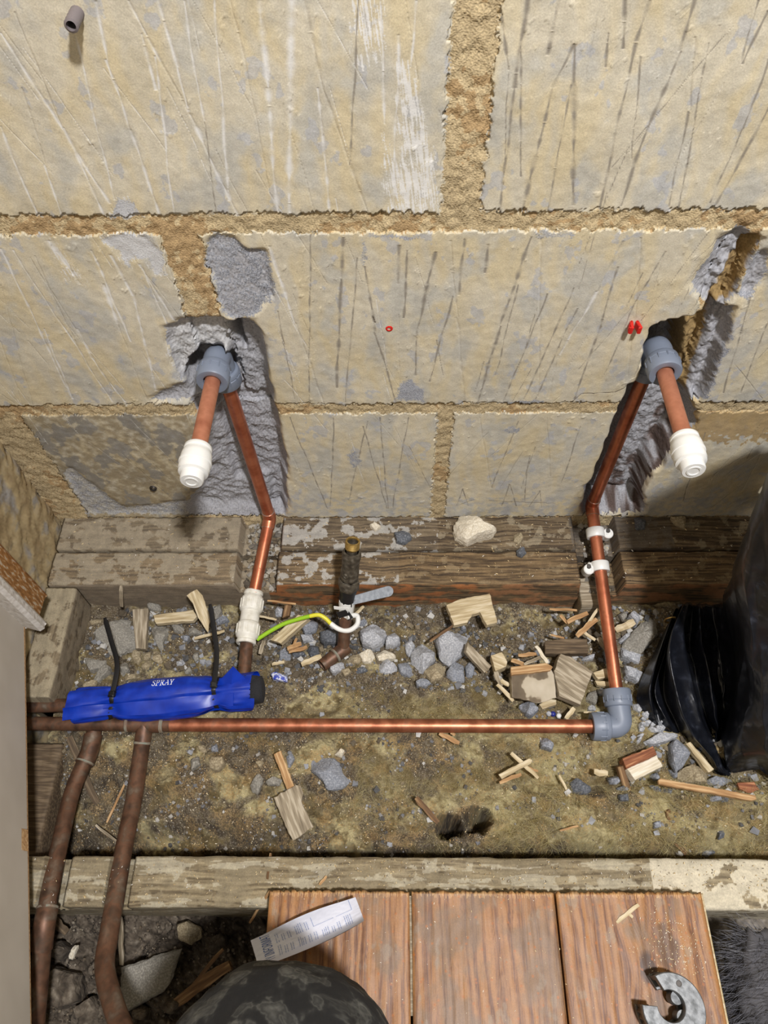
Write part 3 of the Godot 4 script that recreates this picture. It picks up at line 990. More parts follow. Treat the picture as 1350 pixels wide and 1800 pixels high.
# picture of dusty old timber: u along the grain, v round the section
func timber_picture(u0: float, u1: float, v1: float, seed_: int, dust: Callable, base: Array) -> StandardMaterial3D:
	var tex := 0.0009
	var w := int((u1 - u0) / tex)
	var h := int(v1 / tex)
	var pic := PackedByteArray()
	pic.resize(w * h * 3)
	var relief := PackedByteArray()
	relief.resize(w * h)
	var dark: Vector3 = base[0]
	var mid: Vector3 = base[1]
	var light: Vector3 = base[2]
	for j in h:
		var v := j * tex
		for i in w:
			var u := u0 + i * tex
			var bend := 0.004 * soft.get_noise_2d(u * 5 + seed_, v * 3)
			var g := soft.get_noise_2d(u * 9 + seed_, (v + bend) * 210)
			var g2 := fine.get_noise_2d(u * 22, (v + bend) * 700 + seed_)
			var n1 := soft.get_noise_2d(u * 60 + seed_, v * 60)
			var grain := fine.get_noise_2d(u * 1000, v * 1000 + seed_)
			var col := mid.lerp(light, clampf(g * 1.5 + 0.1, 0, 1)).lerp(dark, clampf(-g * 1.7 - 0.05 + 0.3 * g2, 0, 1))
			var d: Array = dust.call(u, v, n1, grain)
			col = col.lerp(d[1], d[0])
			col *= 1.0 + 0.07 * grain + 0.08 * n1
			var k := j * w + i
			pic[k * 3] = clampi(int(col.x), 0, 255)
			pic[k * 3 + 1] = clampi(int(col.y), 0, 255)
			pic[k * 3 + 2] = clampi(int(col.z), 0, 255)
			relief[k] = clampi(int(128 + (g * 34 + g2 * 16) * (1.0 - 0.6 * float(d[0])) + 46 * float(d[0]) + grain * 12 + n1 * 18), 0, 255)
	var m := StandardMaterial3D.new()
	m.albedo_texture = ImageTexture.create_from_image(Image.create_from_data(w, h, false, Image.FORMAT_RGB8, pic))
	m.heightmap_enabled = true
	m.heightmap_texture = ImageTexture.create_from_image(Image.create_from_data(w, h, false, Image.FORMAT_L8, relief))
	m.heightmap_scale = 0.1
	m.roughness = 0.88
	m.uv1_scale = Vector3(1.0 / (u1 - u0), 1.0 / v1, 1)
	m.uv1_offset = Vector3(-u0 / (u1 - u0), 0, 0)
	return m

func build_timbers() -> void:
	# dust: how much plaster lies at (u, v), and its colour; splashes have edges, they are matter on the wood
	var old := [Vector3(58, 47, 35), Vector3(96, 81, 60), Vector3(124, 108, 83)]
	var rear_dust := func(u: float, v: float, n1: float, grain: float) -> Array:
		var left := clampf((-0.02 - u) * 7.0, 0.0, 1.0)
		var p := soft.get_noise_2d(u * 26 + 5, v * 30) + 0.45 * n1 + 0.1 * grain
		if u < -0.22:
			return [0.9 if p > -0.3 + 0.2 * grain else 0.45, Vector3(150, 139, 118)]
		if u < 0.0:
			return [0.85 if p > 0.05 + 0.25 * (1.0 - left) else 0.1, Vector3(170, 168, 162)]
		if u > 0.17 and u < 0.3:
			return [0.7 if p > -0.1 else 0.3, Vector3(104, 98, 90)]
		return [0.6 if p > 0.34 else 0.0, Vector3(150, 140, 118)]
	var face_dust := func(u: float, v: float, n1: float, grain: float) -> Array:
		var p := soft.get_noise_2d(u * 24 + 55, v * 32) + 0.45 * n1 + 0.1 * grain
		if v > 0.146:      # the front face: bare reddish wood, rust coloured
			var red := soft.get_noise_2d(u * 14, v * 40 + 9) + 0.3 * n1
			if u < -0.215:
				return [0.8, Vector3(138, 126, 108)]
			return [clampf(red * 1.6 + 0.35, 0.0, 0.8), Vector3(168, 104, 58) if u < 0.05 else Vector3(160, 112, 74)]
		if u < -0.215:
			return [0.86 if p > -0.2 + 0.5 * clampf((u + 0.36) * 6.0, 0.0, 0.6) else 0.4, Vector3(152, 142, 122)]
		if u < -0.05:
			return [0.85 if p > 0.12 + (u + 0.2) * 2.4 else 0.08, Vector3(172, 170, 164)]
		return [0.5 if p > 0.42 else 0.0, Vector3(140, 124, 96)]
	var joist_dust := func(u: float, v: float, n1: float, grain: float) -> Array:
		var p := soft.get_noise_2d(u * 20 + 155, v * 24) + 0.5 * n1
		if u > 0.2:
			return [0.9 if p > -0.36 else 0.2, Vector3(198, 190, 168)]
		var chalk := soft.get_noise_2d(u * 8 + 3, v * 60)
		return [0.75 if p > -0.12 - 0.5 * clampf(u + 0.2, 0.0, 0.5) else 0.2, Vector3(170, 163, 142) if chalk > 0.1 else Vector3(130, 119, 95)]
	var side_dust := func(u: float, v: float, n1: float, grain: float) -> Array:
		var p := soft.get_noise_2d(u * 30 + 255, v * 30) + 0.5 * n1 + 0.15 * grain
		return [0.9 if p > -0.3 + 0.3 * grain else 0.4, Vector3(158, 147, 122) if v < 0.186 else Vector3(134, 122, 102)]
	var rear_mat := timber_picture(-0.5, 0.56, 0.22, 3, rear_dust, old)
	var face_mat := timber_picture(-0.5, 0.56, 0.25, 17, face_dust, [Vector3(60, 47, 33), Vector3(103, 84, 58), Vector3(132, 110, 79)])
	var joist_mat := timber_picture(-0.52, 0.56, 0.27, 29, joist_dust, [Vector3(80, 68, 49), Vector3(128, 114, 87), Vector3(156, 142, 111)])
	var side_mat := timber_picture(0.08, 0.42, 0.34, 41, side_dust, [Vector3(50, 38, 26), Vector3(96, 80, 58), Vector3(128, 112, 86)])
	M.joist_mat = joist_mat
	var x0 := on_y(417, 990, 0).x
	var x1 := on_y(490, 990, 0).x
	var x2 := on_y(1022, 1000, 0).x
	var x3 := on_y(1092, 990, 0).x
	var t := put("wall_plate", timber_mesh(Vector3(-0.49, -0.1, -0.004), Vector3(1.44, 0.002, 0.046), [[x0, x1, 0.018], [x2, x3, 0.022]]), rear_mat)
	tag(t, "rear timber plate, notched for two pipes, directly under the blockwork", "timber")
	t = put("wall_plate", timber_mesh(Vector3(-0.49, -0.1, 0.0485), Vector3(1.44, 0.0, 0.0955), [[x0, x1 - 0.002, 0.024], [x2, x3, 0.034]]), face_mat)
	tag(t, "front timber plate with bare reddish front face beside the rubble", "timber")
	# a packer of wood in the right notch, which the clips are screwed to
	t = put("notch_packer", timber_mesh(Vector3(x2 + 0.001, -0.074, 0.066), Vector3(x3 - 0.012, -0.0285, 0.112), []), M.wood_grey)
	tag(t, "small grey wooden packer in the right pipe notch under the clips", "packer")
	# joist in front, notched for the two old pipes
	var a := on_y(70, 1560, 0).x
	var b := on_y(112, 1560, 0).x
	var c := on_y(188, 1560, 0).x
	var d := on_y(228, 1560, 0).x
	t = put("floor_joist", timber_mesh(Vector3(-0.52, -0.15, 0.404), Vector3(1.44, 0.0, 0.4505), [[a, b, 0.03], [c, d, 0.03]]), joist_mat)
	tag(t, "pale floor joist under the boards, notched for two old pipes", "joist")
	# the short trimmer along the left wall, in two lengths
	t = put("trimmer_joist", timber_mesh(Vector3(-0.492, -0.15, 0.097), Vector3(-0.453, -0.004, 0.238), [], true), side_mat)
	tag(t, "dusty short timber along the left wall ending at the pipes", "timber")
	t = put("trimmer_joist", timber_mesh(Vector3(-0.515, -0.15, 0.276), Vector3(-0.446, -0.055, 0.402), [], true), M.wood_dark)
	tag(t, "dark rough timber under the old pipe beside the cream panel", "timber")

# ---------- ground: subfloor soil and the bed of insulation ----------
func bed_height(x: float, z: float) -> float:
	var y := -0.062 + 0.012 * soft.get_noise_2d(x * 9, z * 11) + 0.004 * soft.get_noise_2d(x * 40, z * 40)
	y += 0.012 * exp(-pow((z - 0.275) / 0.03, 2.0)) * clampf((x + 0.25) * 4.0, 0.0, 1.0)
	# the batt in front of the joist at the right is a thick roll; to the left it sinks away
	var lip := z + 0.007 * soft.get_noise_1d(x * 14) - 0.004 * sin(x * 9.0)
	var front := smoothstep(0.312, 0.334, lip) * (1.0 - smoothstep(0.366, 0.392, lip))
	y += front * ((0.024 + 0.007 * soft.get_noise_2d(x * 20, z * 30)) * clampf((x - 0.05) * 9.0, 0.0, 1.0) - 0.012 * clampf((0.0 - x) * 6.0, 0.0, 1.0))
	# gaps along the joist
	y -= 0.06 * smoothstep(0.383, 0.4, z + 0.006 * soft.get_noise_1d(x * 30)) * clampf((0.32 - x) * 6.0, 0.3, 1.0)
	y -= 0.045 * smoothstep(0.355, 0.385, z) * clampf((-0.1 - x) * 8.0, 0.0, 1.0)
	# two pits torn down through the wool, side by side
	var wob := 0.005 * soft.get_noise_2d(x * 40, z * 40)
	y -= 0.085 * (1.0 - smoothstep(0.008, 0.019, Vector2(x - 0.006, (z - 0.366) * 1.3).length() + wob))
	y -= 0.085 * (1.0 - smoothstep(0.007, 0.019, Vector2(x - 0.036, (z - 0.360) * 1.2).length() + wob))
	# hollow at the left, between the trimmer and the pipes
	y -= 0.02 * clampf((-0.36 - x) * 10.0, 0.0, 1.0) * smoothstep(0.26, 0.34, z)
	return y

func build_ground() -> void:
	var n := 200
	var pos := PackedVector3Array()
	for j in 130:
		for i in n:
			var x := -0.56 + 2.06 * i / (n - 1.0)
			var z := -0.06 + 2.12 * j / 129.0
			pos.append(Vector3(x, -0.215 + 0.03 * soft.get_noise_2d(x * 9, z * 9) + 0.012 * soft.get_noise_2d(x * 40, z * 40), z))
	struct(put("ground", grid_mesh(n, 130, pos, PackedVector2Array(), PackedColorArray(), true), M.soil))
	# finer heap of soil and rubble in the open bay beside the boards
	pos = PackedVector3Array()
	for j in 110:
		for i in 210:
			var x := -0.56 + 0.42 * i / 209.0
			var z := 0.445 + 0.22 * j / 109.0
			var y := -0.125 + 0.022 * soft.get_noise_2d(x * 14 + 3, z * 14) + 0.012 * absf(soft.get_noise_2d(x * 45, z * 45)) + 0.0025 * fine.get_noise_2d(x * 260, z * 260)
			pos.append(Vector3(x, y - 0.05 * clampf((-0.19 - x) * -12.0, 0.0, 1.0), z))
	var heap := put("soil_heap", grid_mesh(210, 110, pos, PackedVector2Array(), PackedColorArray(), true), M.soil)
	tag(heap, "soil and dust, coloured dark for shade, heaped in the open bay left of the boards", "soil")
	heap.set_meta("kind", "stuff")
	pos = PackedVector3Array()
	for j in 90:
		for i in 100:
			var x := 0.2 + 0.3 * i / 99.0
			var z := 0.448 + 0.26 * j / 89.0
			var y := -0.11 + 0.016 * soft.get_noise_2d(x * 18 + 3, z * 18) + 0.007 * soft.get_noise_2d(x * 60, z * 60)
			pos.append(Vector3(x, y, z))
	heap = put("soil_heap", grid_mesh(100, 90, pos, PackedVector2Array(), PackedColorArray(), true), M.grey_soil)
	tag(heap, "grey dusty soil right of the floorboards under the bristles", "soil")
	heap.set_meta("kind", "stuff")
	# insulation: one felted bed between the plates and the joist, with its dust and stains in the picture
	var nx := 560
	var nz := 190
	pos = PackedVector3Array()
	var uv := PackedVector2Array()
	for j in nz:
		for i in nx:
			var x := -0.47 + 1.03 * i / (nx - 1.0)
			var z := 0.094 + 0.312 * j / (nz - 1.0)
			var y := bed_height(x, z)
			var rough := clampf(0.5 + 1.5 * soft.get_noise_2d(x * 7 + 50, z * 9), 0.15, 1.0)
			y += rough * (0.0018 * fine.get_noise_2d(x * 180, z * 180) + 0.0010 * fine.get_noise_2d(x * 420, z * 420))
			pos.append(Vector3(x, y, z))
			uv.append(Vector2(float(i) / (nx - 1), float(j) / (nz - 1)))
	var w := 1150
	var h := 348
	var pic := PackedByteArray()
	pic.resize(w * h * 3)
	var relief := PackedByteArray()
	relief.resize(w * h)
	# where the wool lies bare: cleaner patches seen in the photograph
	var bare := []
	for q in [[735, 1238, 0.035], [800, 1252, 0.03], [860, 1306, 0.04], [985, 1310, 0.035], [640, 1256, 0.03], [900, 1425, 0.03], [1000, 1430, 0.045], [1120, 1440, 0.05], [1260, 1450, 0.05], [560, 1440, 0.03], [1060, 1300, 0.03]]:
		bare.append([on_y(q[0], q[1], -0.05), q[2]])
	for j in h:
		var z := 0.094 + 0.312 * j / h
		for i in w:
			var x := -0.47 + 1.03 * i / w
			var n1 := soft.get_noise_2d(x * 50, z * 50)
			var big := soft.get_noise_2d(x * 8 + 21, z * 12)
			var grain := fine.get_noise_2d(x * 900, z * 900)
			var swirl := fine.get_noise_2d(x * 60 + 2.0 * n1, z * 260 + 3.0 * big)
			var wool := Vector3(121, 109, 81).lerp(Vector3(168, 157, 118), clampf(0.5 + big * 1.6 + 0.4 * swirl, 0, 1)).lerp(Vector3(96, 82, 52), clampf(-n1 * 1.6 - big, 0, 0.85))
			var dirt := Vector3(100, 88, 68).lerp(Vector3(70, 60, 47), clampf(0.5 + n1, 0, 1)).lerp(Vector3(150, 144, 132), clampf(grain * 1.2 - 0.3, 0, 0.6))
			var d := soft.get_noise_2d(x * 11 + 77, z * 16) + 0.35 * n1
			var dirty := 0.35 - 1.4 * (x + 0.12)          # the left is buried in debris
			if z < 0.2:
				dirty = 0.85
			for q in bare:
				var e := Vector2(x - q[0].x, (z - q[0].z) * 1.5).length() / float(q[1])
				if e < 2.0:
					dirty -= 0.75 * exp(-e * e * 1.6)
			dirty = clampf(dirty + 0.1 + d * 1.9, 0.0, 0.95)
			var col := wool.lerp(dirt, dirty)
			var saw := soft.get_noise_2d(x * 24 + 177, z * 30) + 0.4 * grain
			if saw > 0.3 and z > 0.24:
				col = col.lerp(Vector3(150, 122, 78), 0.5)
			var k := j * w + i
			col *= 1.0 + 0.1 * grain
			pic[k * 3] = clampi(int(col.x), 0, 255)
			pic[k * 3 + 1] = clampi(int(col.y), 0, 255)
			pic[k * 3 + 2] = clampi(int(col.z), 0, 255)
			relief[k] = clampi(int(128 + 40 * swirl * (1.0 - dirty) + 34 * grain * dirty + 26 * n1), 0, 255)
	var m := StandardMaterial3D.new()
	m.albedo_texture = ImageTexture.create_from_image(Image.create_from_data(w, h, false, Image.FORMAT_RGB8, pic))
	m.heightmap_enabled = true
	m.heightmap_texture = ImageTexture.create_from_image(Image.create_from_data(w, h, false, Image.FORMAT_L8, relief))
	m.heightmap_scale = 0.18
	m.roughness = 1.0
	M.wool = m
	var bed := put("insulation", grid_mesh(nx, nz, pos, uv, PackedColorArray(), true), m)
	tag(bed, "dirty yellow mineral wool insulation strewn with dust, between plates and joist", "insulation")
	bed.set_meta("kind", "stuff")

# ---------- pipes and fittings ----------
func pipe(called: String, parent: Node, pts: Array, radius: float, mat: Material, bend := 0.02) -> MeshInstance3D:
	var st := begin()
	tube(st, rounded_path(pts, bend), radius, 28)
	return put(called, done(st), mat, parent)

func ring(called: String, parent: Node, at: Vector3, dir: Vector3, radius: float, wide: float, mat: Material) -> MeshInstance3D:
	var st := begin()
	lathe(st, Transform3D(frame_along(dir), at), [Vector2(radius - 0.0012, -wide), Vector2(radius, -wide * 0.5), Vector2(radius, wide * 0.5), Vector2(radius - 0.0012, wide)], 28)
	return put(called, done(st), mat, parent)

# a push-fit elbow of grey plastic: swept body, and a ribbed collar on each leg
func elbow(parent: Node3D, at: Vector3, da: Vector3, db: Vector3, la: float, lb: float) -> void:
	da = da.normalized()
	db = db.normalized()
	var fit := Node3D.new()
	fit.name = "elbow_fitting"
	parent.add_child(fit, true)
	var st := begin()
	tube(st, rounded_path([at + da * la * 0.62, at, at + db * lb * 0.62], 0.011, 12), 0.0131, 32)
	put("body", done(st), M.grey_plastic, fit)
	for leg in [[da, la], [db, lb]]:
		var d: Vector3 = leg[0]
		var l: float = leg[1]
		var fr := frame_along(d)
		st = begin()
		var s := l - 0.0205
		lathe(st, Transform3D(fr, at + d * s), [Vector2(0.0125, 0.0), Vector2(0.0150, 0.0004), Vector2(0.0160, 0.0016), Vector2(0.0160, 0.0062), Vector2(0.0155, 0.0066), Vector2(0.0155, 0.0074), Vector2(0.0162, 0.0079), Vector2(0.0162, 0.0183), Vector2(0.0150, 0.0203), Vector2(0.0105, 0.0205), Vector2(0.0086, 0.0195), Vector2(0.0084, 0.0120)], 40)
		for k in 12:     # raised tabs round the collar, joined by a wavy band
			var t := TAU * k / 12.0
			var radial := Vector3(cos(t), 0, sin(t))
			var tb := Basis(radial.cross(Vector3.UP) * -1.0, Vector3.UP, radial)
			var lift := 0.0128 + 0.0012 * sin(t * 3.0)
			box(st, Transform3D(fr, at + d * s) * Transform3D(tb, radial * 0.0162 + Vector3(0, lift * 0.5 + 0.0022, 0)), Vector3(0.0012, lift - 0.006, 0.0012), 0.0003)
		put("collar", done(st), M.grey_plastic, fit)

# a white stop end pushed on a pipe's open end
func stop_end(parent: Node3D, tip: Vector3, d: Vector3) -> void:
	d = d.normalized()
	var st := begin()
	lathe(st, Transform3D(frame_along(d), tip - d * 0.026), [Vector2(0.0086, 0.002), Vector2(0.0088, 0.0002), Vector2(0.0118, 0.0), Vector2(0.0126, 0.001), Vector2(0.0126, 0.0035), Vector2(0.0119, 0.0042), Vector2(0.0119, 0.006), Vector2(0.0134, 0.0082), Vector2(0.0139, 0.0120), Vector2(0.0139, 0.0165), Vector2(0.0146, 0.0170), Vector2(0.0146, 0.0188), Vector2(0.0139, 0.0193), Vector2(0.0139, 0.0262), Vector2(0.0132, 0.0272), Vector2(0.0132, 0.0290), Vector2(0.0105, 0.0300), Vector2(0.0104, 0.0372), Vector2(0.0096, 0.0384), Vector2(0.0, 0.0386)], 44)
	lathe(st, Transform3D(frame_along(d), tip - d * 0.026), [Vector2(0.0046, 0.0385), Vector2(0.0048, 0.0392), Vector2(0.0062, 0.0392), Vector2(0.0064, 0.0385)], 32)
	put("stop_end", done(st), M.white_plastic, parent)

# a soldered bend: a thicker sleeve round the corner and a bright ring of solder at each end
func bend_fitting(parent: Node3D, at: Vector3, a: Vector3, b: Vector3, mat: Material, sleeve := 0.0085, reach := 0.014) -> void:
	var da := (a - at).normalized()
	var db := (b - at).normalized()
	var st := begin()
	tube(st, rounded_path([at + da * reach, at, at + db * reach], 0.010, 10), sleeve, 28)
	var o := put("soldered_bend", done(st), mat, parent)
	ring("solder_ring", o, at + da * reach, da, sleeve - 0.0002, 0.0007, M.solder)
	ring("solder_ring", o, at + db * reach, db, sleeve - 0.0002, 0.0007, M.solder)

func build_pipes() -> void:
	# left run
	var a := Vector3(-0.2295, 0.287, -0.015)
	var run := thing("pipe_run", "left copper pipe drop with grey elbow, white stop end and dusty white coupling", "pipework", Vector3.ZERO)
	var tip := Vector3(-0.2325, 0.289, 0.128)
	pipe("copper_stub", run, [a + Vector3(0, 0, 0.02), tip], 0.0075, M.stub_copper)
	stop_end(run, tip, tip - a)
	var corner := Vector3(-0.2165, 0.009, 0.004)
	elbow(run, a, tip - a, corner - a, 0.0385, 0.040)
	pipe("riser", run, [a + (corner - a).normalized() * 0.025, corner], 0.0075, M.copper)
	var top := on_y(446, 1040, -0.020)
	bend_fitting(run, corner, a, top, M.copper)
	var low := on_y(432, 1132, -0.024)
	pipe("floor_pipe", run, [corner, top + (low - top) * 0.3], 0.0075, M.copper)
	var cd := (low - top).normalized()
	var length := (low - top).length()
	var cf := frame_along(cd)
	var st := begin()
	var half := [Vector2(0.0086, 0.0), Vector2(0.0112, 0.0), Vector2(0.0122, 0.0012), Vector2(0.0122, 0.0038), Vector2(0.0113, 0.0046), Vector2(0.0114, 0.0066), Vector2(0.0134, 0.0088), Vector2(0.0140, 0.0115), Vector2(0.0140, 0.0250), Vector2(0.0130, 0.0268), Vector2(0.0118, 0.0276), Vector2(0.0118, length * 0.5)]
	lathe(st, Transform3D(cf, top), half, 40)
	lathe(st, Transform3D(frame_along(-cd), low), half, 40)
	var coupling := put("push_fit_coupling", done(st), M.white_dusty, run)
	for e in [[top, cd], [low, -cd]]:
		var fr := frame_along(e[1])
		st = begin()
		for k in 14:
			var t := TAU * k / 14.0
			var radial := Vector3(cos(t), 0, sin(t))
			box(st, Transform3D(fr, e[0]) * Transform3D(Basis(radial.cross(Vector3.UP) * -1.0, Vector3.UP, radial), radial * 0.0140 + Vector3(0, 0.0178, 0)), Vector3(0.0022, 0.0128, 0.0014), 0.0005)
		put("grip_ribs", done(st), M.white_dusty, coupling)
	var under := on_y(428, 1196, -0.026)
	pipe("tarnished_tail", run, [low - cd * 0.02, on_y(431, 1165, -0.026), under, on_y(415, 1222, -0.028), on_y(250, 1236, -0.029), on_y(-10, 1243, -0.029)], 0.0078, M.old_copper, 0.012)
	# its branch towards the room, past the cream panel
	var p1 := [on_y(166, 1262, -0.044), on_y(163, 1300, -0.046), on_y(146, 1345, -0.045), on_y(126, 1395, -0.040), on_y(108, 1470, -0.026), on_y(92, 1545, -0.012), on_y(79, 1620, -0.006), on_y(71, 1700, -0.022), on_y(60, 1830, -0.05)]
	st = begin()
	tube(st, spline(p1, 6), 0.0088, 26)
	put("old_branch", done(st), M.old_copper, run)
	st = begin()
	tube(st, spline([on_y(164, 1292, -0.046), on_y(157, 1322, -0.046), on_y(147, 1343, -0.045)], 5), 0.0103, 26)
	var sl := put("soldered_bend", done(st), M.old_copper, run)
	ring("solder_ring", sl, on_y(149, 1340, -0.045), on_y(146, 1345, -0.045) - on_y(157, 1322, -0.046), 0.0106, 0.0016, M.verdigris)
	st = begin()
	tube(st, spline([on_y(84, 1596, -0.008), on_y(78, 1625, -0.006), on_y(73, 1668, -0.014)], 5), 0.0104, 26)
	sl = put("straight_coupling", done(st), M.old_copper, run)
	ring("solder_ring", sl, on_y(84, 1596, -0.008), on_y(78, 1625, -0.006) - on_y(84, 1596, -0.008), 0.0107, 0.0018, M.verdigris)

	# right run
	run = thing("pipe_run", "right copper pipe drop with two grey elbows and the long pipe crossing the insulation", "pipework", Vector3.ZERO)
	a = Vector3(0.2050, 0.288, -0.022)
	tip = Vector3(0.2040, 0.296, 0.124)
	pipe("copper_stub", run, [a + Vector3(0, 0, 0.02), tip], 0.0076, M.stub_copper)
	stop_end(run, tip, tip - a)
	corner = Vector3(0.1996, 0.015, -0.0096)
	elbow(run, a, tip - a, Vector3(0.196, 0.02, -0.02) - a, 0.0405, 0.040)
	pipe("riser", run, [a + (corner - a).normalized() * 0.024, corner], 0.0075, M.copper)
	var e2 := on_y(1092, 1277, -0.036)
	bend_fitting(run, corner, a, e2, M.copper)
	pipe("floor_pipe", run, [corner, e2 + (corner - e2).normalized() * 0.024], 0.0076, M.copper)
	var along := on_y(300, 1274, -0.036)
	elbow(run, e2, corner - e2, along - e2, 0.0425, 0.0345)
	pipe("crossing_pipe", run, [e2 + (along - e2).normalized() * 0.018, along], 0.0078, M.long_copper)
	var tee := on_y(255, 1273, -0.036)
	pipe("old_pipe", run, [along, on_y(-20, 1271, -0.036)], 0.0079, M.old_copper)
	st = begin()
	var ta := (along - tee).normalized()
	tube(st, PackedVector3Array([tee - ta * 0.02, tee + ta * 0.02]), 0.0094, 28)
	var drop := on_y(250, 1306, -0.042)
	tube(st, PackedVector3Array([tee, drop]), 0.0094, 28)
	var tj := put("tee_fitting", done(st), M.old_copper, run)
	ring("solder_ring", tj, tee - ta * 0.02, ta, 0.0098, 0.0024, M.verdigris)
	ring("solder_ring", tj, tee + ta * 0.02, ta, 0.0098, 0.0024, M.verdigris)
	ring("solder_ring", tj, drop, drop - tee, 0.0100, 0.0020, M.verdigris)
	var p2 := [tee, on_y(250, 1306, -0.042), on_y(236, 1400, -0.034), on_y(216, 1500, -0.016), on_y(204, 1570, -0.006), on_y(192, 1640, 0.008), on_y(184, 1700, 0.024), on_y(200, 1768, 0.05), on_y(232, 1850, 0.085), on_y(280, 1960, 0.13)]
	st = begin()
	tube(st, spline(p2, 7), 0.0091, 28)
	put("old_branch", done(st), M.old_copper, run)

	# the two clips on the packer and timber
	var pd := (e2 - corner).normalized()
	for c in [[945, 1], [1000, -1]]:
		var s: float = c[1]
		var y0 := on_y(1047, c[0], -0.008)
		var t := (y0 - corner).dot(pd)
		var at := corner + pd * t
		var clip := thing("pipe_clip", "white plastic pipe clip nearer the wall, screw lug to the right" if s > 0 else "white plastic pipe clip farther from the wall, screw lug to the left", "pipe clip", at, "")
		st = begin()
		var fr := frame_along(pd)
		lathe(st, Transform3D(fr, -pd * 0.0062), [Vector2(0.0079, 0.0), Vector2(0.0108, 0.0), Vector2(0.0115, 0.001), Vector2(0.0115, 0.0114), Vector2(0.0108, 0.0124), Vector2(0.0079, 0.0124)], 32)
		put("band", done(st), M.white_plastic, clip)
		st = begin()
		lathe(st, Transform3D(Basis(Vector3(1, 0, 0), 0.25), Vector3(0.0150 * s, -0.010, -0.0015 * s)), [Vector2(0.0, 0.0), Vector2(0.0066, 0.0), Vector2(0.0066, 0.0140), Vector2(0.0056, 0.0150), Vector2(0.0036, 0.0150), Vector2(0.0034, 0.0140), Vector2(0.0, 0.0140)], 28)
		box(st, Transform3D(Basis(), Vector3(0.0105 * s, -0.002, 0.0)), Vector3(0.009, 0.012, 0.0112), 0.0015)
		put("lug", done(st), M.white_plastic, clip)
		st = begin()
		lathe(st, Transform3D(Basis(Vector3(1, 0, 0), 0.25), Vector3(0.0150 * s, 0.0040, -0.0015 * s)), [Vector2(0.0, 0.0002), Vector2(0.0030, 0.0002), Vector2(0.0030, 0.0012), Vector2(0.0024, 0.0018), Vector2(0.0, 0.0018)], 20)
		put("screw", done(st), M.dark_steel, clip)

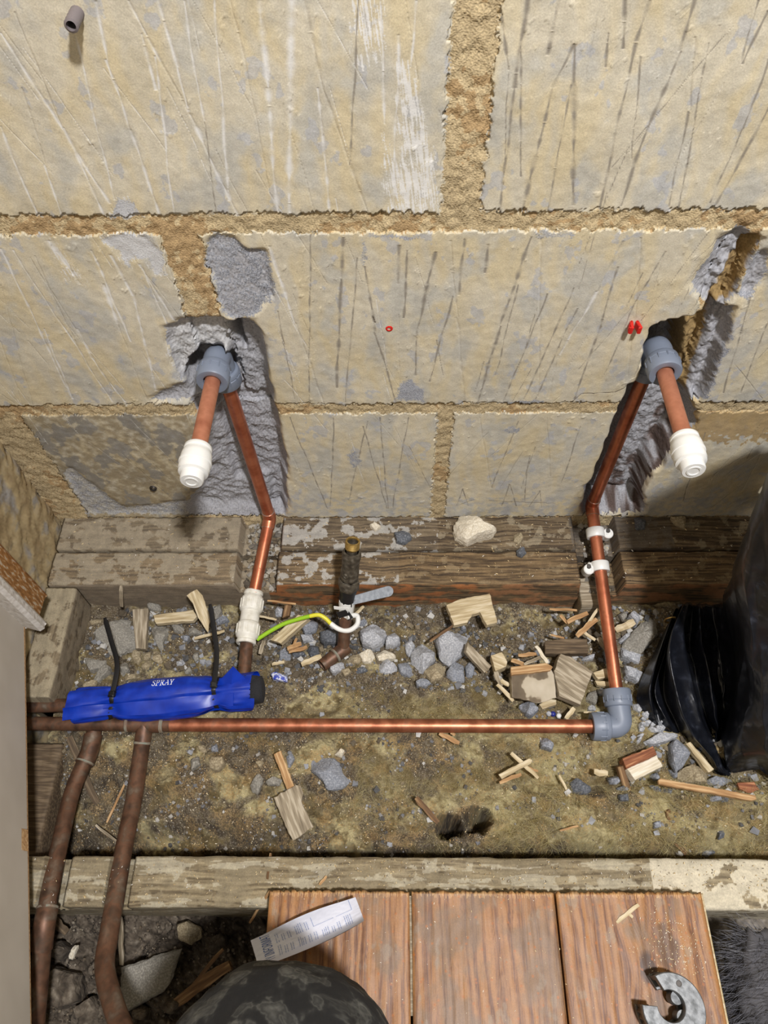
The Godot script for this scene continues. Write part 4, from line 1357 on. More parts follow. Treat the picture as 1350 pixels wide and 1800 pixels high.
func build_valve() -> void:
	var top := Vector3(-0.1022, 0.094, 0.0885)
	var low := Vector3(-0.1185, -0.040, 0.1420)
	var d := (low - top).normalized()
	var fr := frame_along(-d)
	var l := (low - top).length()
	var at := func(f: float) -> Vector3: return top + (low - top) * f
	var v := thing("stop_valve", "old tarnished brass stop valve with open threaded top and flat grey lever", "valve", Vector3.ZERO)
	var st := begin()
	var prof := [Vector2(0.0062, -0.002), Vector2(0.0062, 0.0), Vector2(0.0066, 0.0006), Vector2(0.0082, 0.0006)]
	for k in 5:
		prof.append(Vector2(0.0086, -0.0004 - k * 0.0019))
		prof.append(Vector2(0.0080, -0.0013 - k * 0.0019))
	prof.append(Vector2(0.0080, -0.0100))
	lathe(st, Transform3D(fr, top), prof, 36)
	var outlet := put("threaded_outlet", done(st), M.brass, v)
	st = begin()
	lathe(st, Transform3D(fr, top), [Vector2(0.0, -0.046), Vector2(0.0061, -0.046), Vector2(0.0062, -0.002)], 28)
	put("bore_wall", done(st), M.old_brass, outlet)  # darker brass paints in the shade inside the bore
	st = begin()
	lathe(st, Transform3D(fr, at.call(0.36)), [Vector2(0.0100, -0.004), Vector2(0.0108, -0.002), Vector2(0.0108, 0.010), Vector2(0.0102, 0.012), Vector2(0.0106, 0.026), Vector2(0.0112, 0.028), Vector2(0.0112, 0.0345), Vector2(0.0104, 0.037), Vector2(0.0080, 0.0374)], 36)
	lathe(st, Transform3D(frame_along(Vector3(-0.5, 0.25, 0.83)), at.call(0.30) + Vector3(-0.0045, 0.002, 0.0082)), [Vector2(0.0040, -0.003), Vector2(0.0040, 0.0014), Vector2(0.0032, 0.0022), Vector2(0.0022, 0.0022), Vector2(0.0020, 0.0012), Vector2(0.0, 0.0012)], 20)
	put("body", done(st), M.old_brass, v)
	st = begin()
	lathe(st, Transform3D(fr, at.call(0.49)), [Vector2(0.0095, -0.001), Vector2(0.0126, 0.0), Vector2(0.0132, 0.0012), Vector2(0.0132, 0.0118), Vector2(0.0124, 0.0130), Vector2(0.0100, 0.0134)], 6)
	put("compression_nut", done(st), M.old_brass, v)
	st = begin()
	tube(st, PackedVector3Array([at.call(0.47), at.call(0.52), at.call(0.56), at.call(0.60), at.call(0.65)]), [0.0098, 0.0102, 0.0092, 0.0099, 0.0094], 18, true, 0.0012)
	put("black_tape", done(st), M.tape, v)
	st = begin()
	tube(st, PackedVector3Array([at.call(0.62), at.call(0.66), at.call(0.74), at.call(0.84)]), [0.0096, 0.0100, 0.0090, 0.0082], 18, true, 0.0010)
	var wrap := put("white_tape", done(st), M.wire_white, v)
	# ragged black and white strips of the earth clamp's tape, facing the room
	var c: Vector3 = at.call(0.72)
	st = begin()
	box(st, Transform3D(fr * Basis(Vector3(0, 1, 0), 0.3) * Basis(Vector3(0, 0, 1), 0.5), c + Vector3(-0.004, 0.004, 0.0095)), Vector3(0.013, 0.010, 0.0012), 0.0004)
	box(st, Transform3D(fr * Basis(Vector3(0, 1, 0), -0.4) * Basis(Vector3(0, 0, 1), -0.6), c + Vector3(0.003, -0.001, 0.0100)), Vector3(0.009, 0.012, 0.0012), 0.0004)
	put("tape_scrap", done(st), M.tape, wrap)
	st = begin()
	box(st, Transform3D(fr * Basis(Vector3(0, 0, 1), 0.2), at.call(0.655) + Vector3(-0.006, 0.001, 0.0085)), Vector3(0.020, 0.005, 0.001), 0.0003)
	put("tag_edge", done(st), M.wire_white, wrap)
	# lever
	var p0: Vector3 = at.call(0.61) + Vector3(0.004, 0.002, 0.004)
	var p1 := on_y(691, 1037, 0.012)
	var ld := (p1 - p0).normalized()
	var lw := 0.0064
	st = begin()
	var face := Vector3(0.0, 0.75, 0.66).normalized()
	var side := face.cross(ld).normalized()
	face = ld.cross(side).normalized()
	var outline := []
	for k in 9:
		var t := -PI / 2 + PI * k / 8.0
		outline.append(p1 - ld * lw + ld * cos(t) * lw + side * sin(t) * lw)
	outline.append(p0 + side * lw * 0.8)
	outline.append(p0 - side * lw * 0.8)
	var n := outline.size()
	for k in range(1, n - 1):
		tri(st, outline[0] + face * 0.001, outline[k + 1] + face * 0.001, outline[k] + face * 0.001)
		tri(st, outline[0] - face * 0.001, outline[k] - face * 0.001, outline[k + 1] - face * 0.001)
	for k in n:
		quad(st, outline[k] - face * 0.001, outline[(k + 1) % n] - face * 0.001, outline[(k + 1) % n] + face * 0.001, outline[k] + face * 0.001)
	put("lever", done(st), M.lever, v)
	st = begin()
	tube(st, PackedVector3Array([p0 + ld * 0.004 - face * 0.003, p0 + ld * 0.004 + face * 0.0022]), 0.0016, 12)
	put("lever_pin", done(st), M.steel, v)
	# the capped-off copper below: short tail, elbow and open end
	var knee := on_y(603, 1142, -0.047)
	var mouth := on_y(566, 1170, -0.044)
	pipe("copper_tail", v, [at.call(0.78), knee], 0.0078, M.old_copper)
	var md := (mouth - knee).normalized()
	st = begin()
	lathe(st, Transform3D(frame_along(md), knee), [Vector2(0.0, -0.008), Vector2(0.0088, -0.006), Vector2(0.0090, 0.0), Vector2(0.0090, 0.012), Vector2(0.0080, 0.0135), Vector2(0.0080, (mouth - knee).length()), Vector2(0.0070, (mouth - knee).length() + 0.0002), Vector2(0.0068, -0.004), Vector2(0.0, -0.004)], 30)
	var open := put("open_end", done(st), M.old_copper, v)
	ring("solder_ring", open, knee + md * 0.012, md, 0.0094, 0.0018, M.verdigris)
	# earth wire: white sheath peeled back from green and yellow
	var w := thing("earth_wire", "curling green and yellow earth wire ending in a white loop at the valve", "wire", Vector3.ZERO)
	var white := [c + Vector3(0.001, -0.002, 0.011), on_y(627, 1082, -0.010), on_y(628, 1097, -0.016), on_y(614, 1108, -0.02), on_y(596, 1106, -0.02), on_y(581, 1096, -0.016)]
	var yellow := [on_y(581, 1096, -0.016), on_y(572, 1087, -0.012), on_y(560, 1081, -0.010), on_y(545, 1083, -0.012)]
	var green := [on_y(545, 1083, -0.012), on_y(522, 1089, -0.016), on_y(498, 1097, -0.02), on_y(474, 1110, -0.025), on_y(452, 1124, -0.03)]
	for part in [["white_sheath", white, M.wire_white, 0.0031], ["yellow_length", yellow, M.wire_yellow, 0.0026], ["green_length", green, M.wire_green, 0.0026]]:
		st = begin()
		tube(st, spline(part[1], 8), float(part[3]), 14)
		put(part[0], done(st), part[2], w)

# ---------- blue plastic wrapped round the pipe, tied at both ends ----------
var wrap_a := Vector3.ZERO
var wrap_b := Vector3.ZERO

func wrap_radius(u: float, t: float) -> float:   # u 0..1 along, t round it
	var ends := minf(absf(u - 0.215), absf(u - 0.80))
	var pinch := exp(-pow(ends / 0.055, 2.0))
	var belly := 0.0205 + 0.0035 * sin(clampf((u - 0.215) / 0.585, 0.0, 1.0) * PI)
	if u > 0.80:
		belly = 0.0215
	if u < 0.215:
		belly = 0.018 + 0.010 * (0.215 - u)
	var r := lerpf(belly, 0.0165, pinch)
	# lengthwise folds, gathered where the ties bite
	var fold := sin(t * 3.0 + 1.2 + 2.0 * u) * 0.0011 + sin(t * 7.0 + 4.0 * fine.get_noise_2d(u * 2.0, t)) * 0.0007 * (0.4 + pinch * 2.2) + sin(t * 13.0 + u * 9.0) * 0.0005 * pinch
	r += fold + 0.0008 * fine.get_noise_3d(u * 6.0, cos(t) * 2.0, sin(t) * 2.0)
	# the overlapping edge of the sheet
	var seam := fposmod(t - 1.15 - 0.25 * u, TAU)
	r += 0.0026 * clampf(1.0 - seam / 1.3, 0.0, 1.0) * smoothstep(0.0, 0.03, seam)
	var seam2 := fposmod(t - 0.35 + 0.2 * u, TAU)
	r += 0.0018 * clampf(1.0 - seam2 / 1.2, 0.0, 1.0) * smoothstep(0.0, 0.03, seam2) * (0.5 + 0.5 * u)
	return r

func wrap_point(u: float, t: float) -> Vector3:
	var c := wrap_a.lerp(wrap_b, u)
	var r := wrap_radius(u, t)
	var sag := 0.84
	# t = 0 towards the room, PI/2 up
	return c + Vector3(0, sin(t) * r * sag, cos(t) * r * 1.04)

func build_wrap() -> void:
	wrap_a = on_y(133, 1240, -0.026)
	wrap_b = on_y(448, 1213, -0.022)
	var o := thing("pipe_wrapping", "bright blue plastic sheet wrapped round the pipe and gathered by two black ties", "plastic wrapping", wrap_a)
	var nu := 110
	var nt := 96
	var pos := PackedVector3Array()
	for i in nu:
		for k in nt + 1:
			var t := TAU * k / nt
			var u := float(i) / (nu - 1)
			# uneven cut ends: the lap sticks out at the left, the tube is torn at the right
			if i == 0:
				u -= 0.02 * (1.0 if t > 0.6 and t < 2.2 else -1.0)
			if i == nu - 1:
				u += 0.014 * sin(t * 2.0) - (0.03 if t > 0.9 and t < 2.0 else 0.0)
			pos.append(wrap_point(u, t) - wrap_a)
	put("sheet", grid_mesh(nt + 1, nu, pos, PackedVector2Array(), PackedColorArray(), true), M.blue, o)
	# flat flap along the top: the folded edge of the bag
	pos = PackedVector3Array()
	for i in 50:
		for k in 4:
			var u := 0.0 - 0.03 + 0.93 * i / 49.0
			var t := 0.62 + 0.62 * k / 3.0
			pos.append(wrap_point(u, t) + Vector3(0, 0.0014 + 0.0006 * sin(u * 21.0), 0.0010 + 0.0014 * (1.0 - k / 3.0)) - wrap_a)
	put("folded_edge", grid_mesh(4, 50, pos, PackedVector2Array(), PackedColorArray(), true), M.blue, o)
	# a pointed corner standing up behind the right tie
	var st := begin()
	var q := wrap_point(0.9, 1.9) - wrap_a
	for s in [[-0.02, 0.0, 0.016, 0.0], [0.016, 0.0, -0.02, 0.0]]:
		tri(st, q + Vector3(s[0], -0.004, 0.002), q + Vector3(0.0, 0.016, -0.010), q + Vector3(s[2], -0.004, 0.002))
	tri(st, q + Vector3(-0.02, -0.004, 0.002), q + Vector3(0.0, 0.016, -0.010), q + Vector3(-0.004, -0.004, 0.012))
	tri(st, q + Vector3(0.016, -0.004, 0.002), q + Vector3(-0.004, -0.004, 0.012), q + Vector3(0.0, 0.016, -0.010))
	put("pointed_corner", done(st), M.blue, o)
	# printed word, bent onto the surface
	var tm := TextMesh.new()
	var f := SystemFont.new()
	f.font_names = PackedStringArray(["Droid Serif"])
	tm.font = f
	tm.text = "SPRAY"
	tm.font_size = 32
	tm.pixel_size = 0.001
	tm.depth = 0.0
	tm.curve_step = 1.0
	var arr := tm.get_mesh_arrays()
	var vs: PackedVector3Array = arr[Mesh.ARRAY_VERTEX]
	var lo := 1e9
	var hi := -1e9
	for v in vs:
		lo = minf(lo, v.x)
		hi = maxf(hi, v.x)
	var u0 := 0.445
	var u1 := 0.563
	for i in vs.size():
		var v := vs[i]
		var u := lerpf(u0, u1, (v.x - lo) / (hi - lo))
		var t := 1.98 + v.y / (hi - lo) * 1.25
		var p := wrap_point(u, t)
		var out := (p - wrap_a.lerp(wrap_b, u)).normalized()
		vs[i] = p + out * 0.0006 - wrap_a
	var st2 := begin()
	var ix: PackedInt32Array = arr[Mesh.ARRAY_INDEX]
	for i in range(0, ix.size(), 3):
		tri(st2, vs[ix[i]], vs[ix[i + 1]], vs[ix[i + 2]])
	put("printed_word", done(st2), M.white_ink, o)
	# the foam lagging that shows at the right end
	var lag := thing("pipe_lagging", "black foam pipe lagging poking from the right end of the blue wrapping", "lagging", wrap_b)
	st = begin()
	var ax := (wrap_b - wrap_a).normalized()
	tube(st, PackedVector3Array([-ax * 0.06, -ax * 0.01, ax * 0.004, ax * 0.009, ax * 0.0105]), [0.0135, 0.0150, 0.0158, 0.0150, 0.0105], 28, true, 0.001)
	put("foam_tube", done(st), M.foam, lag)
	st = begin()
	var up_at := on_y(434, 1192, -0.016) - wrap_b
	tube(st, PackedVector3Array([up_at + Vector3(0.0, -0.012, 0.016), up_at + Vector3(0.002, -0.004, 0.006), up_at, up_at + Vector3(0, 0.001, -0.003)]), [0.0145, 0.0140, 0.0128, 0.0096], 26, true, 0.001)
	put("foam_collar", done(st), M.foam, lag)
	# cable ties: band, head and the long uncut tail
	for k in 2:
		var u: float = [0.215, 0.80][k]
		var c := wrap_a.lerp(wrap_b, u)
		var tie := thing("cable_tie", ["black cable tie near the left end of the blue wrapping, tail curving up", "black cable tie near the right end of the blue wrapping, tail upright"][k], "cable tie", c)
		pos = PackedVector3Array()
		for i in 4:
			for j in 49:
				var t := TAU * j / 48.0
				var uu: float = u + [-0.0115, -0.0112, 0.0112, 0.0115][i] + 0.012 * sin(t) * (1.0 if k == 0 else -1.0)
				var r: float = [0.0, 0.0012, 0.0012, 0.0][i]
				var p := wrap_point(uu, t)
				pos.append(p + (p - wrap_a.lerp(wrap_b, uu)).normalized() * r - c)
		put("band", grid_mesh(49, 4, pos), M.black_nylon, tie)
		var head := wrap_point(u + (0.012 if k == 0 else -0.012), 1.75)
		st = begin()
		box(st, Transform3D(Basis(Vector3(0, 0, 1), [0.3, -0.1][k]), head + Vector3(0, 0.003, 0) - c), Vector3(0.0085, 0.0055, 0.0075), 0.001)
		put("head", done(st), M.black_nylon, tie)
		var tail := [head + Vector3(0, 0.003, 0), on_y([206, 381][k], [1170, 1150][k], -0.004), on_y([195, 375][k], [1125, 1100][k], 0.004), on_y([184, 369][k], [1086, 1062][k], 0.012)]
		var sp := spline(tail, 8)
		pos = PackedVector3Array()
		for i in sp.size():
			var d := (sp[mini(i + 1, sp.size() - 1)] - sp[maxi(i - 1, 0)]).normalized()
			var side := d.cross(Vector3(0, 0.6, 0.8)).normalized() * (0.0029 if i < sp.size() - 2 else 0.0018)
			var thick := side.cross(d).normalized() * 0.0007
			for cc in [side + thick, side - thick, -side - thick, -side + thick, side + thick]:
				pos.append(sp[i] + cc - c)
		put("tail", grid_mesh(5, sp.size(), pos), M.black_nylon, tie)

# ---------- plugs and the like in the back wall ----------
func build_wall_bits() -> void:
	var p := on_z(684, 577, 0.0)
	var t := thing("wall_plug", "red wall plug set flush in the middle of the blockwork", "wall plug", p)
	var st := begin()
	lathe(st, Transform3D(Basis(Vector3(1, 0, 0), PI / 2), Vector3(0, 0, -0.003)), [Vector2(0.0034, 0.0), Vector2(0.0034, 0.0036), Vector2(0.0026, 0.0042), Vector2(0.0018, 0.0042), Vector2(0.0014, -0.012), Vector2(0.0, -0.012)], 20)
	put("sleeve", done(st), M.red_plastic, t)
	p = on_z(1114, 570, 0.0)
	t = thing("wall_plug", "split red wall plug sticking out beside the right elbow", "wall plug", p)
	for k in 2:
		st = begin()
		var s: float = [-1.0, 1.0][k]
		box(st, Transform3D(Basis(Vector3(0, 1, 0), 0.16 * s), Vector3(0.0030 * s, 0, 0.002)), Vector3(0.0040, 0.0088, 0.014), 0.0010)
		box(st, Transform3D(Basis(Vector3(0, 1, 0), 0.16 * s), Vector3(0.0050 * s, 0, 0.0050)), Vector3(0.0018, 0.0060, 0.004), 0.0005)
		put("half_shell", done(st), M.red_plastic, t)
	p = on_z(136, 22, 0.0)
	t = thing("wall_plug", "grey ribbed wall plug sticking out near the top left", "wall plug", p)
	st = begin()
	var prof := [Vector2(0.0042, -0.01)]
	for k in 4:
		prof.append(Vector2(0.0045, k * 0.0042))
		prof.append(Vector2(0.0038, k * 0.0042 + 0.0034))
	prof.append(Vector2(0.0044, 0.0165))
	prof.append(Vector2(0.0030, 0.0172))
	prof.append(Vector2(0.0026, -0.01))
	prof.append(Vector2(0.0, -0.01))
	lathe(st, Transform3D(Basis(Vector3(1, 0, 0), PI / 2), Vector3.ZERO), prof, 20)
	put("sleeve", done(st), M.grey_plug, t)
	p = on_z(270, 856, -0.002)
	t = thing("wall_plug", "broken dark plug stub in the stained block at lower left", "wall plug", p)
	st = begin()
	lathe(st, Transform3D(Basis(Vector3(1, 0, 0), PI / 2 - 0.2), Vector3.ZERO), [Vector2(0.0046, -0.004), Vector2(0.0046, 0.003), Vector2(0.0036, 0.0042), Vector2(0.0030, 0.0042), Vector2(0.0028, -0.001), Vector2(0.0, -0.001)], 9)
	put("sleeve", done(st), M.dark_steel, t)

# ---------- rubble ----------
# An irregular lump with a given outline in plan (photograph pixels, met on its own resting plane), h thick.
func rock(outline: Array, h: float, seed_: int, mat: int, label: String, called := "rubble_lump", lift := 0.0, group := "") -> MeshInstance3D:
	var rng := RandomNumberGenerator.new()
	rng.seed = seed_ * 77 + 5
	var cpx := Vector2.ZERO
	for i in range(0, outline.size(), 2):
		cpx += Vector2(outline[i], outline[i + 1])
	cpx /= outline.size() / 2.0
	var p0 := on_y(cpx.x, cpx.y, -0.055)
	var base := bed_height(p0.x, p0.z) - 0.002 + lift
	return lump(outline, base, h, rng, M.rocks[mat], label, called, group)

func lump(outline: Array, base: float, h: float, rng: RandomNumberGenerator, mat: Material, label: String, called: String, group := "") -> MeshInstance3D:
	var poly := PackedVector2Array()
	for i in range(0, outline.size(), 2):
		var p := on_y(outline[i], outline[i + 1], base + h * 0.55)
		poly.append(Vector2(p.x, p.z))
	var c := Vector2.ZERO
	for p in poly:
		c += p
	c /= poly.size()
	var size := 0.0
	for p in poly:
		size = maxf(size, p.distance_to(c))
	var n := 24 if size < 0.02 else 40
	var rr := PackedFloat32Array()
	for k in n:
		var d := Vector2.from_angle(TAU * k / n)
		var best := 0.0
		for i in poly.size():
			var hit = Geometry2D.segment_intersects_segment(c, c + d * 1.0, poly[i], poly[(i + 1) % poly.size()])
			if hit != null:
				best = maxf(best, c.distance_to(hit))
		rr.append(maxf(best, size * 0.2) * (1.0 + rng.randf_range(-0.035, 0.035)))
	# facets: the top is the lowest of a few tilted planes
	var planes := []
	for k in 5:
		var t := rng.randf() * TAU
		var slope := rng.randf_range(0.25, 1.3) * h / size
		planes.append([Vector2(cos(t), sin(t)) * slope, h * rng.randf_range(0.98, 1.35)])
	planes.append([Vector2(rng.randf_range(-0.2, 0.2), rng.randf_range(-0.2, 0.2)) * h / size, h])
	var rings := []
	for e in [[0.0, 1.0], [0.35, 1.0], [0.7, 1.0], [0.9, 0.95], [1.0, 0.72], [1.02, 0.3], [0.97, -0.1]]:
		var ring_ := PackedVector3Array()
		for k in n:
			var d: Vector2 = Vector2.from_angle(TAU * k / n) * (rr[k] * float(e[0]))
			var y := 1e9
			for q in planes:
				y = minf(y, q[1] + (q[0] as Vector2).dot(d))
			y = maxf(y, h * 0.25) * e[1]
			var s := 1.0 / maxf(size, 0.004)
			y += h * 0.10 * soft.get_noise_3d(d.x * s * 2.2, d.y * s * 2.2, h * 900.0 + c.x * 50.0) * (1.0 if e[0] < 0.99 else 0.3)
			d *= 1.0 + 0.05 * fine.get_noise_3d(d.x * s * 3.0, d.y * s * 3.0, c.y * 90.0 + e[1] * 2.0)
			ring_.append(Vector3(d.x, y, d.y))
		rings.append(ring_)
	var st := begin()
	for k in n:
		var k2 := (k + 1) % n
		tri(st, rings[0][0], rings[1][k], rings[1][k2])
		for r in range(1, rings.size() - 1):
			quad(st, rings[r][k], rings[r + 1][k], rings[r + 1][k2], rings[r][k2])
	var o := put(called, done(st), mat, null, Vector3(c.x, base, c.y))
	var category := "stone" if called.contains("stone") or called.contains("pebble") else "rubble"
	tag(o, label, category, group)
	return o

func build_rubble() -> void:
	# left bay, by the trimmer
	rock([165, 1112, 173, 1103, 196, 1095, 213, 1088, 235, 1091, 255, 1106, 253, 1117, 238, 1138, 213, 1148, 173, 1159, 166, 1154], 0.016, 1, 5, "large flat dusty grey slab behind the left cable tie tail")
	rock([146, 1155, 179, 1162, 187, 1158, 182, 1176, 159, 1182], 0.013, 2, 5, "dusty wedge of grey block below the large flat slab, by the trimmer")
	rock([161, 1199, 184, 1165, 194, 1171, 193, 1182, 176, 1199], 0.012, 3, 5, "narrow dusty grey shard just above the blue wrapping's left end")
	rock([262, 1103, 280, 1095, 300, 1098, 297, 1114, 287, 1127, 286, 1140, 280, 1143, 269, 1120], 0.016, 4, 5, "upright dusty grey shard right of the short grey board")
	rock([259, 1064, 269, 1058, 280, 1061, 283, 1072, 269, 1076, 260, 1071], 0.015, 5, 5, "rounded grey lump against the front timber above the pale lath")
	rock([328, 1107, 339, 1102, 355, 1110, 353, 1114, 331, 1116], 0.009, 6, 5, "low grey pebble under the pale chip leaning by the right cable tie", "pebble")
	rock([301, 1100, 311, 1095, 322, 1095, 325, 1106, 317, 1112, 305, 1109], 0.013, 7, 5, "knobbly dusty lump just below the pale lath")
	rock([318, 1119, 325, 1112, 333, 1117, 332, 1127, 322, 1128], 0.009, 8, 1, "small round blue grey pebble between the two cable tie tails", "pebble")
	rock([291, 1123, 297, 1116, 305, 1119, 304, 1127, 294, 1127], 0.009, 9, 3, "small tan crumb left of the round blue grey pebble", "pebble")
	rock([232, 1143, 248, 1144, 249, 1162, 241, 1168, 232, 1159], 0.010, 10, 3, "mustard brown mortar crumb below the short grey board")
	rock([249, 1148, 266, 1147, 266, 1157, 253, 1161], 0.009, 11, 3, "pale tan mortar crumb right of the mustard brown one")
	rock([267, 1143, 280, 1143, 287, 1162, 280, 1168, 269, 1162], 0.011, 12, 3, "tall tan mortar chip above the printed word on the wrapping")
	rock([249, 1166, 262, 1160, 268, 1166, 258, 1178, 248, 1176], 0.010, 13, 3, "tan mortar chip lowest of the cluster above the wrapping")
	rock([204, 1168, 221, 1162, 228, 1179, 213, 1188], 0.011, 14, 5, "rough crumb right of the left tie tail, above its head")
	rock([142, 1199, 173, 1196, 165, 1206, 148, 1210], 0.010, 15, 3, "tan plaster flake at the wrapping's left tip")
	rock([213, 1190, 238, 1185, 241, 1192, 218, 1199], 0.009, 16, 3, "flat tan flake touching the top of the blue wrapping")
	rock([156, 1091, 179, 1088, 177, 1095, 161, 1100], 0.008, 17, 3, "little tan flake lying above the large flat slab")
	rock([376, 1067, 387, 1061, 390, 1075, 377, 1088], 0.013, 18, 5, "grey chip standing just right of the right tie tail's tip")
	rock([377, 1089, 398, 1083, 403, 1091, 381, 1098], 0.012, 19, 1, "bluish grey chip beneath the one beside the right tie's tip")
	rock([338, 1148, 348, 1142, 350, 1160, 342, 1164], 0.008, 20, 5, "small grey crumb below the long white splinter in the left bay")
	rock([308, 1164, 320, 1160, 322, 1168, 312, 1172], 0.008, 21, 0, "tiny white crumb close above the middle of the wrapping")
	rock([322, 1176, 334, 1172, 338, 1180, 326, 1186], 0.008, 22, 5, "tiny grey crumb touching the wrapping's top near its middle")
	# centre heap
	rock([630, 1106, 656, 1096, 678, 1102, 681, 1117, 672, 1131, 656, 1141, 637, 1133], 0.024, 30, 0, "large rounded block lump right of the capped copper tail")
	rock([676, 1137, 681, 1117, 696, 1109, 704, 1128, 693, 1136], 0.017, 31, 0, "pale triangular lump right of the large rounded lump")
	rock([563, 1111, 596, 1109, 603, 1120, 596, 1133, 570, 1133, 562, 1124], 0.020, 32, 2, "dark block lump under the white loop of the earth wire")
	rock([539, 1143, 548, 1130, 559, 1135, 561, 1150, 546, 1154], 0.017, 33, 2, "dark rounded lump left of the open copper end")
	rock([491, 1146, 502, 1139, 511, 1150, 511, 1163, 491, 1163], 0.016, 34, 1, "grey lump right of the dusty white coupling's lower end")
	rock([659, 1150, 676, 1141, 696, 1150, 693, 1159, 665, 1165], 0.013, 35, 4, "cream lump in the middle of the heap below the rounded lump")
	rock([661, 1165, 681, 1159, 698, 1172, 696, 1187, 667, 1183], 0.016, 36, 0, "pale blue grey lump below the cream one")
	rock([698, 1168, 715, 1161, 726, 1176, 722, 1189, 704, 1187], 0.014, 37, 1, "mid grey lump between the pale blue one and the big pale wedge")
	rock([722, 1143, 743, 1126, 765, 1146, 765, 1161, 739, 1183, 722, 1165], 0.024, 38, 0, "big pale five-sided wedge in the centre of the heap")
	rock([711, 1128, 722, 1124, 730, 1135, 720, 1154, 713, 1146], 0.014, 39, 0, "slim pale chip left of the big pale wedge")
	rock([765, 1124, 785, 1113, 809, 1109, 824, 1115, 819, 1143, 800, 1157, 793, 1169, 774, 1154], 0.030, 40, 0, "biggest pale block lump, topmost of the heap's right side")
	rock([744, 1176, 770, 1163, 785, 1172, 778, 1194, 757, 1200], 0.014, 41, 3, "brown tan lump below the biggest pale lump")
	rock([785, 1180, 800, 1161, 815, 1169, 817, 1198, 800, 1206, 785, 1191], 0.018, 42, 1, "mid grey lump right of the brown tan one")
	rock([817, 1172, 826, 1163, 835, 1172, 831, 1191, 820, 1189], 0.012, 43, 1, "small grey lump at the heap's right end by the leaning grey slat")
	rock([730, 1198, 744, 1191, 759, 1200, 748, 1209, 733, 1207], 0.010, 44, 1, "low bluish lump at the bottom of the heap left of the brown one")
	rock([530, 1105, 548, 1087, 559, 1094, 555, 1109, 537, 1117], 0.014, 45, 1, "grey lump under the turn of the green wire")
	rock([528, 1117, 548, 1115, 553, 1126, 533, 1131], 0.013, 46, 0, "pale flat lump left of the dark one under the wire's loop")
	rock([578, 1176, 604, 1161, 606, 1176, 585, 1185], 0.011, 47, 0, "pale lump right below the open copper end")
	rock([515, 1128, 527, 1124, 534, 1136, 520, 1144], 0.013, 48, 2, "dark lump left of the open copper end, above the orange shavings")
	rock([512, 1146, 534, 1146, 538, 1152, 516, 1156], 0.009, 49, 2, "dark low lump between the grey lump and the orange shavings")
	rock([607, 1158, 628, 1148, 640, 1158, 630, 1168, 612, 1168], 0.011, 50, 3, "tan lump right of the copper elbow on the floor")
	rock([630, 1150, 650, 1140, 660, 1152, 652, 1164, 638, 1164], 0.012, 51, 4, "cream grey lump left of the cream one in the heap")
	rock([629, 1092, 640, 1088, 646, 1094, 640, 1100, 630, 1100], 0.010, 52, 1, "small lump just above the large rounded one")
	rock([586, 1090, 596, 1086, 600, 1094, 592, 1102, 584, 1098], 0.013, 53, 2, "small dark lump inside the white wire's loop")
	rock([482, 1072, 490, 1066, 498, 1070, 496, 1082, 484, 1082], 0.011, 54, 0, "small pale lump right of the coupling's upper end")
	rock([598, 1178, 612, 1174, 618, 1182, 606, 1188], 0.008, 55, 3, "small tan crumb below the pale lump at the copper end")
	rock([616, 1176, 640, 1172, 648, 1180, 624, 1186], 0.007, 56, 2, "flat dark flake at the heap's lower left edge")
	rock([527, 1198, 538, 1187, 545, 1190, 534, 1202], 0.004, 57, 4, "thin cream flake right of the blue scrap", "plaster_flake")
	rock([799, 1090, 812, 1098, 822, 1108, 812, 1108], 0.014, 58, 1, "grey corner of block behind the biggest pale lump")
	# right of the pipe
	rock([911, 1239, 921, 1233, 937, 1234, 948, 1248, 934, 1261, 926, 1258], 0.016, 60, 1, "blue grey lump below the stained wooden block, above the long pipe")
	rock([1028, 1228, 1034, 1219, 1047, 1211, 1053, 1226, 1048, 1239, 1039, 1234], 0.016, 61, 5, "brownish pebble left of the floor elbow's upper collar", "pebble")
	rock([1048, 1214, 1057, 1209, 1074, 1213, 1072, 1221, 1054, 1222], 0.010, 62, 0, "pale chip directly left of the right floor pipe's end")
	rock([1032, 1243, 1041, 1237, 1051, 1243, 1048, 1250, 1034, 1250], 0.010, 63, 0, "round pale pebble left of the floor elbow, below the brownish one", "pebble")
	rock([1019, 1157, 1046, 1150, 1043, 1159, 1028, 1162], 0.010, 64, 0, "pale flat chip right of the long dark wooden offcut")
	rock([1089, 1137, 1101, 1148, 1128, 1152, 1124, 1167, 1092, 1157], 0.018, 65, 0, "upper of two pale broken block pieces right of the floor pipe")
	rock([1094, 1171, 1112, 1177, 1139, 1183, 1132, 1201, 1099, 1192], 0.020, 66, 0, "lower of two pale broken block pieces right of the floor pipe")
	rock([1094, 1132, 1114, 1106, 1146, 1081, 1158, 1090, 1155, 1118, 1126, 1148, 1101, 1143], 0.022, 67, 5, "big brownish grey slab leaning beside the black sheet")
	rock([1103, 1084, 1114, 1074, 1127, 1086, 1119, 1102, 1111, 1092], 0.018, 68, 0, "small pale chip above the big brownish slab")
	rock([1086, 1126, 1106, 1110, 1110, 1117, 1091, 1132], 0.014, 69, 0, "pale sliver between the floor pipe and the big brownish slab")
	rock([1086, 1080, 1098, 1074, 1102, 1084, 1094, 1094], 0.013, 70, 5, "small dusty lump right of the floor pipe at the timber")
	rock([1060, 1146, 1072, 1140, 1076, 1160, 1064, 1166], 0.011, 71, 1, "grey chip half under the right floor pipe")
	rock([1132, 1304, 1157, 1289, 1192, 1289, 1190, 1297, 1174, 1304, 1146, 1311], 0.015, 72, 0, "long whitish lump under the black sheet's lower edge")
	rock([1177, 1307, 1188, 1299, 1201, 1309, 1213, 1322, 1206, 1344, 1192, 1354, 1181, 1340], 0.022, 73, 1, "tall grey lump with white face below the black sheet")
